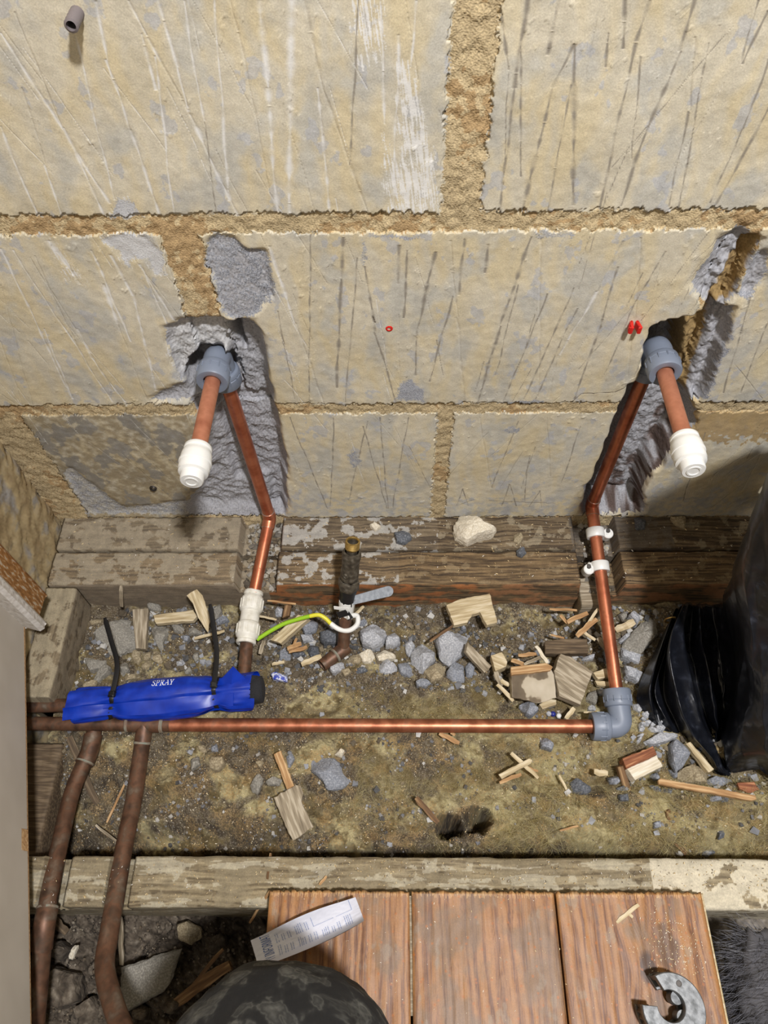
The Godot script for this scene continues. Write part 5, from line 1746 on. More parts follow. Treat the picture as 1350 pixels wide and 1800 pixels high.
	rock([1196, 1351, 1214, 1344, 1239, 1347, 1246, 1360, 1241, 1379, 1206, 1376, 1194, 1367], 0.020, 74, 3, "squarish tan grey block piece above the long lath")
	rock([1244, 1371, 1254, 1364, 1294, 1373, 1289, 1386, 1263, 1384, 1246, 1380], 0.013, 75, 1, "jagged grey lump at the black sheet's lowest tip")
	rock([1290, 1387, 1310, 1382, 1314, 1391, 1299, 1393], 0.009, 76, 1, "small grey chip right of the jagged lump, by the brown scrap")
	rock([1243, 1401, 1266, 1398, 1269, 1407, 1250, 1410], 0.011, 77, 1, "grey chip below the long lath")
	rock([1268, 1400, 1282, 1400, 1280, 1410, 1270, 1410], 0.008, 78, 2, "tiny dark chip right of the one below the long lath", "pebble")
	rock([1069, 1366, 1087, 1362, 1092, 1373, 1081, 1382, 1072, 1378], 0.016, 79, 1, "grey lump left of the slanting grey slat, below the white splinters")
	rock([1079, 1387, 1097, 1381, 1101, 1393, 1088, 1395], 0.013, 80, 2, "dark grey lump below it, left of the slanting slat")
	rock([1087, 1397, 1103, 1395, 1107, 1407, 1090, 1408], 0.010, 81, 2, "dark grey lump sunk in the wool at the slanting slat's lower end")
	rock([1142, 1362, 1157, 1356, 1160, 1369, 1148, 1374], 0.012, 82, 1, "small grey lump below the reddish topped block")
	rock([1140, 1378, 1158, 1384, 1166, 1392, 1150, 1394], 0.010, 83, 2, "dark flat chip left of the long lath's end")
	rock([1166, 1384, 1182, 1388, 1178, 1398, 1164, 1396], 0.009, 84, 2, "dark flat chip below the long lath's left end")
	rock([1176, 1352, 1190, 1354, 1194, 1366, 1184, 1368], 0.012, 85, 1, "small grey lump between the tall lump and the tan block piece")
	rock([1000, 1376, 1013, 1367, 1041, 1387, 1031, 1399, 1006, 1393], 0.020, 86, 2, "dark grey lump on the edge of the thick wool roll")
	rock([950, 1298, 961, 1296, 974, 1309, 970, 1320, 950, 1313], 0.012, 87, 1, "blue grey chip alone on the wool just below the long pipe")
	rock([1146, 1352, 1156, 1340, 1164, 1350, 1158, 1358], 0.010, 88, 5, "small brownish lump right of the reddish topped block", "pebble")
	# below the long pipe, centre and left
	rock([544, 1331, 570, 1324, 581, 1326, 615, 1354, 619, 1372, 596, 1387, 574, 1387, 563, 1369, 546, 1354], 0.020, 90, 1, "large lone grey slab with a cracked top below the long pipe")
	rock([587, 1326, 600, 1316, 607, 1320, 600, 1331], 0.010, 91, 4, "small white pebble at the lone slab's upper corner", "pebble")
	rock([502, 1331, 515, 1322, 518, 1335, 507, 1352], 0.010, 92, 1, "grey sliver right of the thin orange slip")
	rock([439, 1380, 452, 1361, 470, 1356, 463, 1376, 452, 1396, 441, 1391], 0.012, 93, 5, "flat dusty grey flake left of the notched wood chip")
	rock([467, 1374, 481, 1365, 496, 1369, 491, 1380, 470, 1381], 0.009, 94, 5, "rounded dusty pebble between the flat flake and the orange slip", "pebble")
	rock([367, 1330, 393, 1330, 396, 1344, 381, 1356, 367, 1350], 0.014, 95, 3, "square tan crumb below the long pipe at left")
	rock([333, 1335, 348, 1328, 352, 1344, 337, 1354], 0.011, 96, 5, "dusty grey crumb left of the square tan one")
	rock([370, 1307, 381, 1306, 383, 1320, 372, 1322], 0.010, 97, 1, "small grey crumb close under the long pipe above the square tan one")
	rock([348, 1312, 360, 1310, 364, 1322, 354, 1326], 0.009, 98, 3, "small reddish brown crumb left of the grey one under the pipe", "pebble")
	rock([448, 1340, 456, 1334, 464, 1340, 458, 1352], 0.009, 99, 3, "small orange brown crumb above the flat dusty flake", "pebble")
	rock([1244, 1490, 1254, 1488, 1258, 1500, 1246, 1504], 0.010, 100, 2, "dark crumb on the wool beside the joist at right", "pebble")
	rock([1236, 1492, 1250, 1497, 1246, 1506, 1234, 1502], 0.009, 101, 1, "grey crumb tucked behind the joist at right", "pebble")
	rock([1148, 1446, 1160, 1443, 1162, 1454, 1150, 1456], 0.008, 102, 1, "lone grey pebble on the thick wool roll", "pebble")
	rock([1262, 1460, 1272, 1458, 1274, 1472, 1264, 1476], 0.009, 103, 2, "dark splinter of stone on the wool roll's right part", "pebble")
	# on the timber plates
	var rng := RandomNumberGenerator.new()
	rng.seed = 900
	lump([798, 917, 811, 902, 837, 911, 856, 924, 873, 930, 865, 939, 841, 944, 820, 953, 802, 943, 797, 930], 0.0, 0.026, rng, M.rocks[4], "chunky cream stone resting on the timber plates", "cream_stone")
	for b in [[[904, 938, 916, 936, 920, 946, 914, 954, 903, 950], 3, "small yellow brown crumb on the rear timber right of the cream stone"], [[908, 966, 920, 962, 926, 970, 918, 978, 909, 974], 2, "small dark crumb on the front timber below the yellow one"],
		[[648, 924, 660, 920, 670, 926, 660, 932], 4, "white crumb on the rear timber behind the valve"], [[692, 936, 706, 930, 720, 936, 724, 946, 712, 956, 698, 954], 2, "dark clot of grit across the gap between the timbers"],
		[[1178, 910, 1206, 908, 1206, 928, 1190, 922], 3, "flat yellow flake on the rear timber at right"], [[1116, 906, 1136, 912, 1134, 928, 1118, 930], 2, "dark crumb on the rear timber just right of the notch"]]:
		lump(b[0], 0.0, 0.009, rng, M.rocks[b[1]], b[2], "rubble_crumb")
	# loose pale pebbles in the corner of the floor elbow: alike, so they share a name for themselves
	var first: MeshInstance3D = null
	for k in 34:
		var t := rng.randf() * TAU
		var r := sqrt(rng.randf())
		var px := 1134 + cos(t) * r * 34 + 6 * sin(t * 2)
		var py := 1272 + sin(t) * r * 40
		if px < 1118 and py < 1298:
			px += 22
		if k == 0:
			first = rock([px - 6, py - 4, px + 2, py - 6, px + 7, py, px + 2, py + 6, px - 6, py + 4], 0.006, 300, 0, "little pale pebble in the loose patch right of the floor elbow", "pebble", 0.0, "pale pebbles beside the floor elbow")
		else:
			var p := on_y(px, py, -0.052)
			var q: MeshInstance3D = first.duplicate()
			q.name = numbered("pebble")
			add_child(q)
			q.position = Vector3(p.x, bed_height(p.x, p.z) - 0.001, p.z)
			q.rotation.y = rng.randf() * TAU
			q.scale = Vector3(rng.randf_range(0.6, 1.5), rng.randf_range(0.7, 1.4), rng.randf_range(0.6, 1.3))
	# down in the open bay
	lump([215, 1700, 319, 1665, 309, 1693, 296, 1730, 278, 1748, 222, 1778, 211, 1748], -0.105, 0.012, rng, M.rocks[5], "pale flat slab lying in the dark bay beside the old pipe", "rubble_slab")
	lump([311, 1626, 330, 1619, 352, 1630, 352, 1648, 333, 1661, 315, 1652], -0.105, 0.018, rng, M.rocks[3], "round brown lump in the dark bay above the pale slab", "rubble_lump")
	lump([119, 1685, 130, 1661, 138, 1662, 128, 1687], -0.105, 0.006, rng, M.rocks[4], "white chip in the dark bay between the old pipes", "plaster_flake")
	for b in [[[70, 1735, 100, 1700, 140, 1712, 145, 1760, 100, 1775], "large brown clod nearest the panel in the dark bay"], [[80, 1670, 105, 1652, 122, 1668, 100, 1690], "small brown clod high in the dark bay left of the white chip"], [[135, 1770, 165, 1750, 180, 1790, 150, 1815], "brown clod at the frame's foot left of the thick old pipe"], [[240, 1760, 262, 1772, 258, 1795, 235, 1790], "grey clod below the pale slab at the frame's foot"],
		[[360, 1650, 395, 1640, 400, 1672, 370, 1680], "brown clod right of the round lump, near the leaflet"], [[280, 1772, 300, 1752, 318, 1765, 300, 1785], "narrow brown clod right of the pale slab's foot"]]:
		lump(b[0], -0.125, 0.03, rng, M.soil, b[1], "soil_clod")

# ---------- wood chips, laths and splinters ----------
# a sawn or split piece: outline in photograph pixels on its own top plane; the grain runs along the given direction
func chip(outline: Array, top0: float, top1: float, thick: float, grain: Array, mat: Material, label: String, called := "wood_chip") -> void:
	var g0 := Vector2(grain[0], grain[1])
	var gd := Vector2(grain[2], grain[3]) - g0
	var pts := PackedVector3Array()
	for i in range(0, outline.size(), 2):
		var q := Vector2(outline[i], outline[i + 1])
		var t := clampf((q - g0).dot(gd) / gd.length_squared(), 0.0, 1.0)
		pts.append(on_y(q.x, q.y, lerpf(top0, top1, t)))
	var a := on_y(g0.x, g0.y, top0)
	var b := on_y(grain[2], grain[3], top1)
	var ux := (b - a).normalized()
	var uy := ux.cross(Vector3(-ux.z, 0, ux.x)).normalized()
	if uy.y < 0:
		uy = -uy
	var uz := ux.cross(uy)
	var c := Vector3.ZERO
	for p in pts:
		c += p
	c /= pts.size()
	var fr := Basis(ux, uy, uz)
	# a finer, slightly torn outline in the piece's own plane
	var poly := PackedVector2Array()
	for i in pts.size():
		var p: Vector3 = (pts[i] - c) * fr
		var q: Vector3 = (pts[(i + 1) % pts.size()] - c) * fr
		var n := maxi(1, int(Vector2(p.x, p.z).distance_to(Vector2(q.x, q.z)) / 0.004))
		for k in n:
			var t := float(k) / n
			var s := Vector2(lerpf(p.x, q.x, t), lerpf(p.z, q.z, t))
			if k > 0:
				s += Vector2(0.0009 * fine.get_noise_2d(s.x * 500, s.y * 500 + c.x * 99), 0.0004 * fine.get_noise_2d(s.x * 500 + 9, s.y * 500))
			poly.append(s)
	if Geometry2D.is_polygon_clockwise(poly):
		poly.reverse()
	var idx := Geometry2D.triangulate_polygon(poly)
	var inner := Geometry2D.offset_polygon(poly, -0.0006)
	var st := begin()
	var n := poly.size()
	var cap := poly
	if inner.size() == 1 and inner[0].size() >= 3:
		cap = inner[0]
		idx = Geometry2D.triangulate_polygon(cap)
	for i in range(0, idx.size(), 3):
		var w := []
		for k in 3:
			w.append(cap[idx[i + k]])
		if (w[1] - w[0]).cross(w[2] - w[0]) > 0:
			w.reverse()
		# seen from above (y up, z towards the viewer) this order is clockwise
		tri(st, Vector3(w[0].x, 0, w[0].y), Vector3(w[2].x, 0, w[2].y), Vector3(w[1].x, 0, w[1].y))
		tri(st, Vector3(w[0].x, -thick, w[0].y), Vector3(w[1].x, -thick, w[1].y), Vector3(w[2].x, -thick, w[2].y))
	for i in n:
		var p := poly[i]
		var q := poly[(i + 1) % n]
		quad(st, Vector3(p.x, -thick, p.y), Vector3(p.x, -0.0005, p.y), Vector3(q.x, -0.0005, q.y), Vector3(q.x, -thick, q.y))
		# chamfer up to the inset top
		var mid := (p + q) * 0.5
		var near := cap[0]
		var near2 := cap[0]
		for s in cap:
			if s.distance_squared_to(p) < near.distance_squared_to(p):
				near = s
			if s.distance_squared_to(q) < near2.distance_squared_to(q):
				near2 = s
		quad(st, Vector3(p.x, -0.0005, p.y), Vector3(near.x, 0, near.y), Vector3(near2.x, 0, near2.y), Vector3(q.x, -0.0005, q.y))
	var o := put(called, done(st), mat, null, Vector3.ZERO)
	o.transform = Transform3D(fr, c)
	tag(o, label, "wood offcut" if called != "splinter" else "splinter")

# a thin split stick between two points, w pixels wide
func stick(x0: float, y0: float, h0: float, x1: float, y1: float, h1: float, w: float, mat: Material, label: String, called := "splinter", group := "") -> void:
	var a := on_y(x0, y0, h0)
	var b := on_y(x1, y1, h1)
	var half := w * 0.00034
	var d := (b - a).normalized()
	var up := Vector3.UP - d * d.y
	up = up.normalized()
	var side := d.cross(up)
	var st := begin()
	var rings := []
	for i in 6:
		var t := i / 5.0
		var k := half * (1.0 + 0.10 * fine.get_noise_2d(t * 3.0, x0 * 0.1)) * (0.78 if i == 0 or i == 5 else 1.0)
		var p := Vector3(t * (b - a).length(), 0.25 * half * fine.get_noise_2d(t * 2.0, y0 * 0.1), half * 0.3 * fine.get_noise_2d(t * 1.5 + 7.0, y0 * 0.1))
		rings.append([p + Vector3(0, 0.55 * k, k), p + Vector3(0, 0.55 * k, -k), p + Vector3(0, -0.55 * k, -0.8 * k), p + Vector3(0, -0.55 * k, 0.8 * k)])
	for i in 5:
		for k in 4:
			var k2 := (k + 1) % 4
			quad(st, rings[i][k], rings[i][k2], rings[i + 1][k2], rings[i + 1][k])
	for e in [[0, 0, 3, 2, 1], [5, 0, 1, 2, 3]]:
		quad(st, rings[e[0]][e[1]], rings[e[0]][e[2]], rings[e[0]][e[3]], rings[e[0]][e[4]])
	var o := put(called, done(st), mat)
	o.transform = Transform3D(Basis(d, up, side), a)
	tag(o, label, "splinter" if called == "splinter" else "wood offcut", group)

func build_wood() -> void:
	# left bay
	chip([232, 1071, 260, 1069, 258, 1100, 256, 1141, 238, 1140], -0.044, -0.048, 0.008, [246, 1070, 246, 1141], M.wood_grey, "short dusty grey board standing behind the large flat slab")
	chip([269, 1081, 339, 1072, 346, 1083, 339, 1091, 274, 1096], -0.036, -0.034, 0.007, [270, 1088, 345, 1080], M.wood_pale, "pale lath lying flat left of the leaning pale chip", "lath")
	chip([328, 1047, 346, 1036, 356, 1047, 370, 1086, 366, 1113, 348, 1086, 339, 1061], -0.006, -0.034, 0.007, [338, 1042, 366, 1110], M.wood_pale, "ragged pale chip leaning against the front timber near the right tie")
	# valve and heap
	chip([785, 1063, 811, 1052, 861, 1043, 874, 1094, 856, 1099, 844, 1076, 830, 1080, 822, 1094, 798, 1099], -0.020, -0.026, 0.008, [790, 1080, 870, 1064], M.wood_pale, "pale sawn chip with a round bite out of its lower edge")
	chip([822, 1130, 865, 1170, 852, 1183, 819, 1146], -0.030, -0.046, 0.007, [822, 1138, 858, 1176], M.wood_grey, "grey slat leaning off the biggest pale lump", "lath")
	chip([474, 1124, 524, 1080, 543, 1087, 493, 1131], -0.034, -0.026, 0.010, [484, 1126, 532, 1084], M.wood_pale, "split block of pale wood under the green wire")
	chip([500, 1064, 512, 1060, 508, 1082, 496, 1086], -0.030, -0.034, 0.008, [506, 1060, 500, 1086], M.wood_brown, "brown chip standing behind the green wire")
	chip([863, 1152, 882, 1146, 892, 1163, 890, 1171, 871, 1179], -0.034, -0.034, 0.014, [866, 1158, 890, 1168], M.wood_pale, "small pale cube of wood left of the stained block")
	# right of centre
	chip([898, 1182, 966, 1172, 974, 1186, 978, 1227, 948, 1236, 901, 1226], -0.024, -0.036, 0.020, [934, 1170, 940, 1234], M.wood_stain, "square grey wooden block with a dark wet patch on top", "wood_block")
	chip([898, 1172, 960, 1165, 972, 1172, 968, 1178, 899, 1186], -0.022, -0.022, 0.006, [898, 1180, 970, 1172], M.wood_orange, "orange split strip along the stained block's rear edge")
	chip([974, 1179, 986, 1149, 1003, 1154, 1043, 1181, 1028, 1221, 1021, 1239, 983, 1223], -0.026, -0.034, 0.012, [978, 1168, 1036, 1206], M.wood_grey, "large grey grained board end tilted beside the stained block", "wood_block")
	chip([958, 1127, 992, 1122, 1032, 1123, 1034, 1148, 958, 1149], -0.036, -0.036, 0.010, [958, 1136, 1034, 1136], M.wood_dark, "dark brown offcut lying behind the grained board end", "wood_block")
	chip([948, 1238, 962, 1228, 978, 1230, 978, 1238, 954, 1246], -0.046, -0.048, 0.006, [948, 1240, 978, 1232], M.wood_pale, "pale torn strip below the stained block")
	chip([1043, 1182, 1066, 1174, 1074, 1188, 1052, 1194], -0.036, -0.038, 0.008, [1044, 1184, 1074, 1184], M.wood_pale, "pale torn chip left of the right floor pipe, upper")
	chip([1046, 1196, 1074, 1198, 1078, 1208, 1050, 1204], -0.040, -0.040, 0.006, [1046, 1198, 1078, 1204], M.wood_pale, "pale torn strip left of the right floor pipe, lower", "lath")
	chip([1094, 1333, 1148, 1311, 1155, 1326, 1101, 1351], -0.030, -0.030, 0.016, [1096, 1342, 1150, 1318], M.wood_red, "reddish brown wooden piece with split top below the floor elbow", "wood_block")
	chip([1102, 1351, 1155, 1327, 1165, 1347, 1117, 1371], -0.034, -0.040, 0.012, [1108, 1362, 1160, 1338], M.wood_white, "white sawn face of wood in front of the reddish piece", "wood_block")
	chip([1206, 1307, 1214, 1304, 1256, 1352, 1246, 1358], -0.036, -0.044, 0.008, [1208, 1306, 1250, 1356], M.wood_pale, "pale slat slipping under the black sheet", "lath")
	chip([1086, 1349, 1096, 1346, 1114, 1398, 1106, 1406, 1100, 1400], -0.036, -0.048, 0.008, [1090, 1348, 1108, 1404], M.wood_brown, "slanting grey brown slat left of the reddish block", "lath")
	chip([1157, 1371, 1162, 1368, 1328, 1398, 1330, 1405, 1322, 1407, 1158, 1378], -0.027, -0.018, 0.006, [1158, 1374, 1328, 1402], M.wood_orange, "long straight lath in front of the black sheet", "lath")
	chip([1296, 1376, 1326, 1374, 1336, 1388, 1316, 1394, 1300, 1386], -0.030, -0.028, 0.006, [1296, 1380, 1336, 1384], M.wood_red, "rusty brown scrap beneath the black sheet's corner")
	# below the long pipe
	chip([481, 1402, 519, 1380, 528, 1381, 533, 1394, 530, 1409, 552, 1454, 515, 1478, 507, 1465], -0.042, -0.052, 0.012, [504, 1390, 532, 1466], M.wood_grey, "grey brown wood chip with a torn lower end below the orange slip", "wood_block")
	chip([481, 1326, 494, 1319, 517, 1381, 504, 1387], -0.036, -0.038, 0.005, [488, 1322, 511, 1384], M.wood_orange, "thin orange slip of wood left of the lone grey slab", "lath")
	chip([876, 1361, 930, 1333, 936, 1336, 933, 1342, 882, 1369], -0.038, -0.034, 0.005, [878, 1365, 934, 1337], M.wood_pale, "widest pale stick of the crossed sticks on the wool", "lath")
	var S := [
		[342, 1123, -0.044, 395, 1109, -0.036, 6, 0, "long white splinter between the ties in the left bay"], [213, 1030, -0.002, 215, 1066, -0.028, 7, 2, "grey splinter standing against the front timber at left"],
		[898, 1324, -0.036, 946, 1368, -0.040, 7, 0, "white stick crossing under the widest pale stick"], [878, 1376, -0.044, 916, 1361, -0.042, 6, 1, "orange sliver just below the crossed sticks"], [922, 1348, -0.040, 946, 1356, -0.040, 4, 1, "short sliver right of the crossed sticks"],
		[983, 1363, -0.040, 1002, 1400, -0.040, 4, 0, "white needle of wood above the thick wool roll"], [1044, 1357, -0.044, 1068, 1361, -0.044, 10, 0, "broad pale splinter left of the slanting slat"], [772, 1289, -0.042, 807, 1307, -0.046, 8, 1, "orange splinter directly below the long pipe at centre"],
		[792, 1288, -0.043, 800, 1292, -0.044, 5, 1, "short orange sliver touching the long pipe at centre"], [731, 1402, -0.046, 770, 1446, -0.050, 9, 3, "brown stick pointing at the two pits in the wool"], [756, 1128, -0.030, 796, 1100, -0.028, 5, 3, "thin brown stick above the biggest pale lump"],
		[874, 1203, -0.044, 902, 1233, -0.046, 7, 0, "pale splinter left of the stained block, lowest"], [870, 1180, -0.040, 880, 1206, -0.046, 9, 2, "grey splinter below the small pale cube"], [880, 1196, -0.042, 894, 1206, -0.044, 8, 0, "short pale splinter left of the stained block"],
		[966, 1071, -0.030, 1014, 1073, -0.032, 5, 1, "thin straight splinter along the timber at right"], [997, 1094, -0.030, 1033, 1078, -0.026, 9, 1, "broad orange splinter left of the floor pipe by the timber"], [1014, 1119, -0.034, 1049, 1088, -0.024, 10, 1, "long orange splinter touching the right floor pipe"],
		[1032, 1098, -0.028, 1052, 1070, -0.018, 5, 0, "pale needle rising beside the right floor pipe"], [984, 1082, -0.030, 998, 1096, -0.034, 6, 1, "small orange splinter below the thin straight one"], [1022, 1110, -0.034, 1046, 1126, -0.034, 6, 0, "pale splinter above the long dark offcut's right end"],
		[942, 1136, -0.030, 963, 1166, -0.026, 7, 4, "white splinter standing behind the stained block"], [921, 1168, -0.030, 954, 1154, -0.030, 6, 2, "grey splinter behind the stained block"], [899, 1161, -0.034, 923, 1170, -0.032, 8, 1, "orange splinter at the stained block's rear left corner"],
		[911, 1153, -0.034, 943, 1150, -0.032, 7, 1, "orange brown sliver behind the stained block"], [968, 1116, -0.036, 992, 1122, -0.034, 4, 1, "thin curl of wood behind the dark offcut"], [1050, 1122, -0.036, 1072, 1146, -0.038, 11, 2, "broad grey splinter crossing left of the floor pipe"],
		[1083, 1110, -0.030, 1116, 1094, -0.022, 13, 0, "broad yellow splinter right of the floor pipe"], [994, 1263, -0.044, 1010, 1245, -0.040, 8, 0, "pale splinter left of the floor elbow by the long pipe"], [1026, 1252, -0.042, 1046, 1253, -0.042, 3, 0, "white needle beside the floor elbow's left collar"],
		[530, 1168, -0.044, 565, 1154, -0.042, 10, 0, "pale splinter under the open copper end"], [486, 1090, -0.034, 452, 1082, -0.036, 4, 0, "pale needle right of the coupling's middle"], [512, 1142, -0.038, 522, 1122, -0.032, 5, 1, "orange splinter left of the dark lumps"],
		[505, 1140, -0.036, 530, 1132, -0.034, 9, 1, "upper orange shaving left of the open copper end"], [508, 1146, -0.040, 540, 1138, -0.036, 8, 1, "lower orange shaving left of the open copper end"], [458, 1150, -0.044, 464, 1126, -0.040, 8, 2, "brown splinter right of the coupling's lower rim"],
		[470, 1056, -0.020, 520, 1062, -0.024, 4, 1, "thin splinter at the foot of the front timber"], [640, 1066, -0.02, 622, 1084, -0.028, 6, 0, "pale splinter under the valve's lever"], [478, 1168, -0.050, 500, 1164, -0.050, 6, 0, "pale sliver right of the wrapping near the grey lump"],
		[475, 1566, 0.010, 439, 1622, -0.04, 4, 1, "long straw of wood hanging off the joist beside the boards"], [1084, 1622, 0.021, 1122, 1590, 0.022, 5, 0, "pale splinter lying on the boards near their top edge"], [1104, 1606, 0.021, 1112, 1613, 0.021, 4, 0, "short sliver beside the splinter on the boards"],
		[407, 1696, -0.09, 307, 1763, -0.11, 17, 3, "brown stick in the dark bay pointing at the knee"], [392, 1668, -0.09, 340, 1730, -0.10, 6, 3, "thin brown stick in the dark bay above the thick one"], [213, 1612, -0.05, 214, 1694, -0.10, 8, 2, "thin grey rod standing beside the thick old pipe"], [92, 1612, -0.1, 118, 1640, -0.105, 12, 5, "grey clotted stick below the joist between the old pipes"],
		[120, 1296, -0.05, 172, 1412, -0.08, 13, 5, "grey lath half buried between the old pipes"], [220, 1378, -0.06, 188, 1446, -0.064, 4, 1, "thin straw left of the second old pipe"], [168, 1450, -0.07, 206, 1480, -0.085, 4, 2, "thin grey twig behind the joist between the old pipes"],
		[1172, 1424, -0.03, 1196, 1470, -0.05, 11, 3, "brown splinter bedded in the thick wool roll"], [1180, 1470, -0.045, 1204, 1500, -0.06, 9, 3, "brown splinter against the joist below the other"], [1016, 1452, -0.036, 984, 1460, -0.036, 3, 1, "thin straw on the thick wool roll"], [574, 1540, 0.002, 562, 1556, 0.002, 4, 1, "tiny straw lying on the joist above the leaflet"], [476, 1500, -0.01, 470, 1545, 0.002, 4, 3, "brown twig across the joist's edge near the boards"]]
	var mats := [M.wood_pale, M.wood_orange, M.wood_grey, M.wood_brown, M.wood_white, M.wood_dark]
	for s in S:
		stick(s[0], s[1], s[2], s[3], s[4], s[5], s[6], mats[s[7]], s[8])
	# coloured scraps
	var rng := RandomNumberGenerator.new()
	rng.seed = 71
	var o := lump([475, 1184, 483, 1180, 506, 1190, 504, 1198, 480, 1195], -0.054, 0.007, rng, M.blue_scrap, "small blue and white plastic scrap right of the wrapping", "plastic_scrap")
	o.set_meta("category", "plastic scrap")
	for b in [[974, 1252, M.blue_bead, "tiny dark blue bead among crumbs below the wooden blocks"], [985, 1254, M.white_plastic, "tiny white bead right of the dark blue one"], [966, 1252, M.rocks[0], "tiny grey bead left of the dark blue one"]]:
		var p := on_y(b[0], b[1], -0.05)
		var st := begin()
		lathe(st, Transform3D(), [Vector2(0.0, -0.003), Vector2(0.0026, -0.002), Vector2(0.0034, 0.0), Vector2(0.0028, 0.002), Vector2(0.0012, 0.003), Vector2(0.0, 0.003)], 14)
		tag(put("bead", done(st), b[2], null, Vector3(p.x, bed_height(p.x, p.z) + 0.003, p.z)), b[3], "bead")
	# small brass ring by the sheet
	var rp := on_y(1180, 1090, -0.02)
	var st := begin()
	var loop := []
	for k in 25:
		loop.append(rp + Vector3(cos(TAU * k / 24.0) * 0.0078, sin(TAU * k / 24.0) * 0.0078, 0))
	tube(st, PackedVector3Array(loop), 0.0012, 10, false)
	tag(put("brass_ring", done(st), M.brass), "small brass ring standing at the black sheet's left shoulder", "ring")

# ---------- black polythene sheet ----------
func build_sheet() -> void:
	# fold lines from the top of the heap down to its foot: [x, y, height] five to a fold
	var folds := [
		[[1184, 1078, -0.045], [1148, 1150, -0.050], [1120, 1215, -0.052], [1124, 1245, -0.053], [1140, 1264, -0.054]],
		[[1188, 1070, -0.010], [1160, 1145, -0.018], [1144, 1205, -0.024], [1148, 1248, -0.036], [1158, 1276, -0.050]],
		[[1192, 1068, -0.020], [1164, 1145, -0.040], [1148, 1210, -0.046], [1156, 1256, -0.050], [1163, 1283, -0.054]],
		[[1196, 1066, -0.005], [1168, 1150, -0.024], [1152, 1215, -0.030], [1170, 1262, -0.038], [1188, 1288, -0.050]],
		[[1199, 1064, -0.010], [1174, 1150, -0.036], [1168, 1220, -0.044], [1190, 1270, -0.050], [1196, 1290, -0.054]],
		[[1204, 1060, 0.022], [1176, 1135, 0.020], [1190, 1225, 0.002], [1214, 1284, -0.014], [1283, 1369, -0.050]],
		[[1212, 1061, 0.020], [1203, 1130, 0.012], [1222, 1222, -0.006], [1244, 1288, -0.028], [1285, 1368, -0.053]],
		[[1219, 1066, -0.004], [1214, 1130, -0.024], [1230, 1222, -0.036], [1252, 1286, -0.048], [1287, 1366, -0.055]],
		[[1228, 1066, 0.024], [1236, 1140, 0.012], [1252, 1222, -0.002], [1262, 1272, -0.016], [1256, 1302, -0.040]],
		[[1238, 1068, 0.012], [1250, 1140, -0.012], [1262, 1222, -0.028], [1266, 1284, -0.040], [1268, 1330, -0.054]],
		[[1252, 1072, 0.000], [1270, 1140, -0.030], [1276, 1225, -0.044], [1268, 1294, -0.050], [1274, 1344, -0.055]],
		[[1272, 1064, 0.040], [1288, 1150, 0.010], [1290, 1235, -0.010], [1270, 1302, -0.024], [1288, 1362, -0.050]],
		[[1288, 1014, 0.150], [1306, 1115, 0.100], [1314, 1215, 0.060], [1304, 1300, 0.016], [1318, 1367, -0.042]],
		[[1298, 975, 0.205], [1318, 1090, 0.170], [1326, 1200, 0.090], [1326, 1300, 0.026], [1334, 1366, -0.032]],
		[[1312, 940, 0.240], [1330, 1060, 0.190], [1340, 1190, 0.110], [1346, 1298, 0.040], [1350, 1370, -0.034]],
		[[1338, 868, 0.290], [1350, 1030, 0.220], [1360, 1180, 0.120], [1364, 1295, 0.046], [1372, 1376, -0.036]],
		[[1366, 805, 0.340], [1390, 1000, 0.260], [1400, 1160, 0.130], [1404, 1295, 0.050], [1400, 1384, -0.040]],
		[[1420, 745, 0.390], [1450, 980, 0.280], [1470, 1150, 0.140], [1470, 1300, 0.060], [1460, 1390, -0.045]],
		[[1500, 720, 0.400], [1560, 960, 0.280], [1580, 1150, 0.140], [1570, 1300, 0.050], [1560, 1400, -0.050]]]
	var lines := []
	for f in folds:
		var pts := []
		var top := on_y(f[0][0], f[0][1], f[0][2])
		var back := on_y(f[0][0] + 8, f[0][1] + 12, -0.05)
		if back.z < 0.1:
			back = on_y(f[0][0] + 8, f[0][1] + 12, 0.004)
		if back.z < 0.006:
			back = on_z(f[0][0] + 8, f[0][1] + 12, 0.006)
		pts.append(back)
		for q in f:
			pts.append(on_y(q[0], q[1], q[2]))
		lines.append(spline(pts, 14))
	var rows: int = lines[0].size()
	var sub := 9
	var cols := (lines.size() - 1) * sub + 1
	var pos := PackedVector3Array()
	for j in rows:
		for i in cols:
			var a := mini(i / sub, lines.size() - 2)
			var t := float(i - a * sub) / sub
			var p: Vector3 = lines[a][j].lerp(lines[a + 1][j], t)
			# films sag between their folds and crinkle finely
			p.y -= 0.10 * lines[a][j].distance_to(lines[a + 1][j]) * sin(t * PI)
			var big: float = clampf((p.x - 0.26) * 9.0, 0.15, 1.0)
			var cr := 1.0 - 2.0 * absf(soft.get_noise_3d(p.x * 16, p.y * 16, p.z * 16))
			p += Vector3(0.3, 0.9, 0.3) * (cr - 0.6) * 0.0055 * big
			var far := clampf((p.x - 0.27) * 14.0, 0.0, 1.0)
			p += Vector3(-0.5, 0.5, 0.7) * (1.0 - 2.4 * absf(fine.get_noise_3d(p.x * 11, p.y * 7 + 4, p.z * 9))) * 0.012 * far
			var cr2 := 1.0 - 2.0 * absf(fine.get_noise_3d(p.x * 60 + 9, p.y * 60, p.z * 60))
			p.y += (cr2 - 0.4) * 0.0011 * big
			p.z = maxf(p.z, 0.004)
			pos.append(p)
	var m := grid_mesh(cols, rows, pos, PackedVector2Array(), PackedColorArray(), true)
	var o := put("plastic_sheet", m, M.black_sheet)
	tag(o, "crumpled black polythene sheet slumped against the wall at the right edge", "plastic sheet")

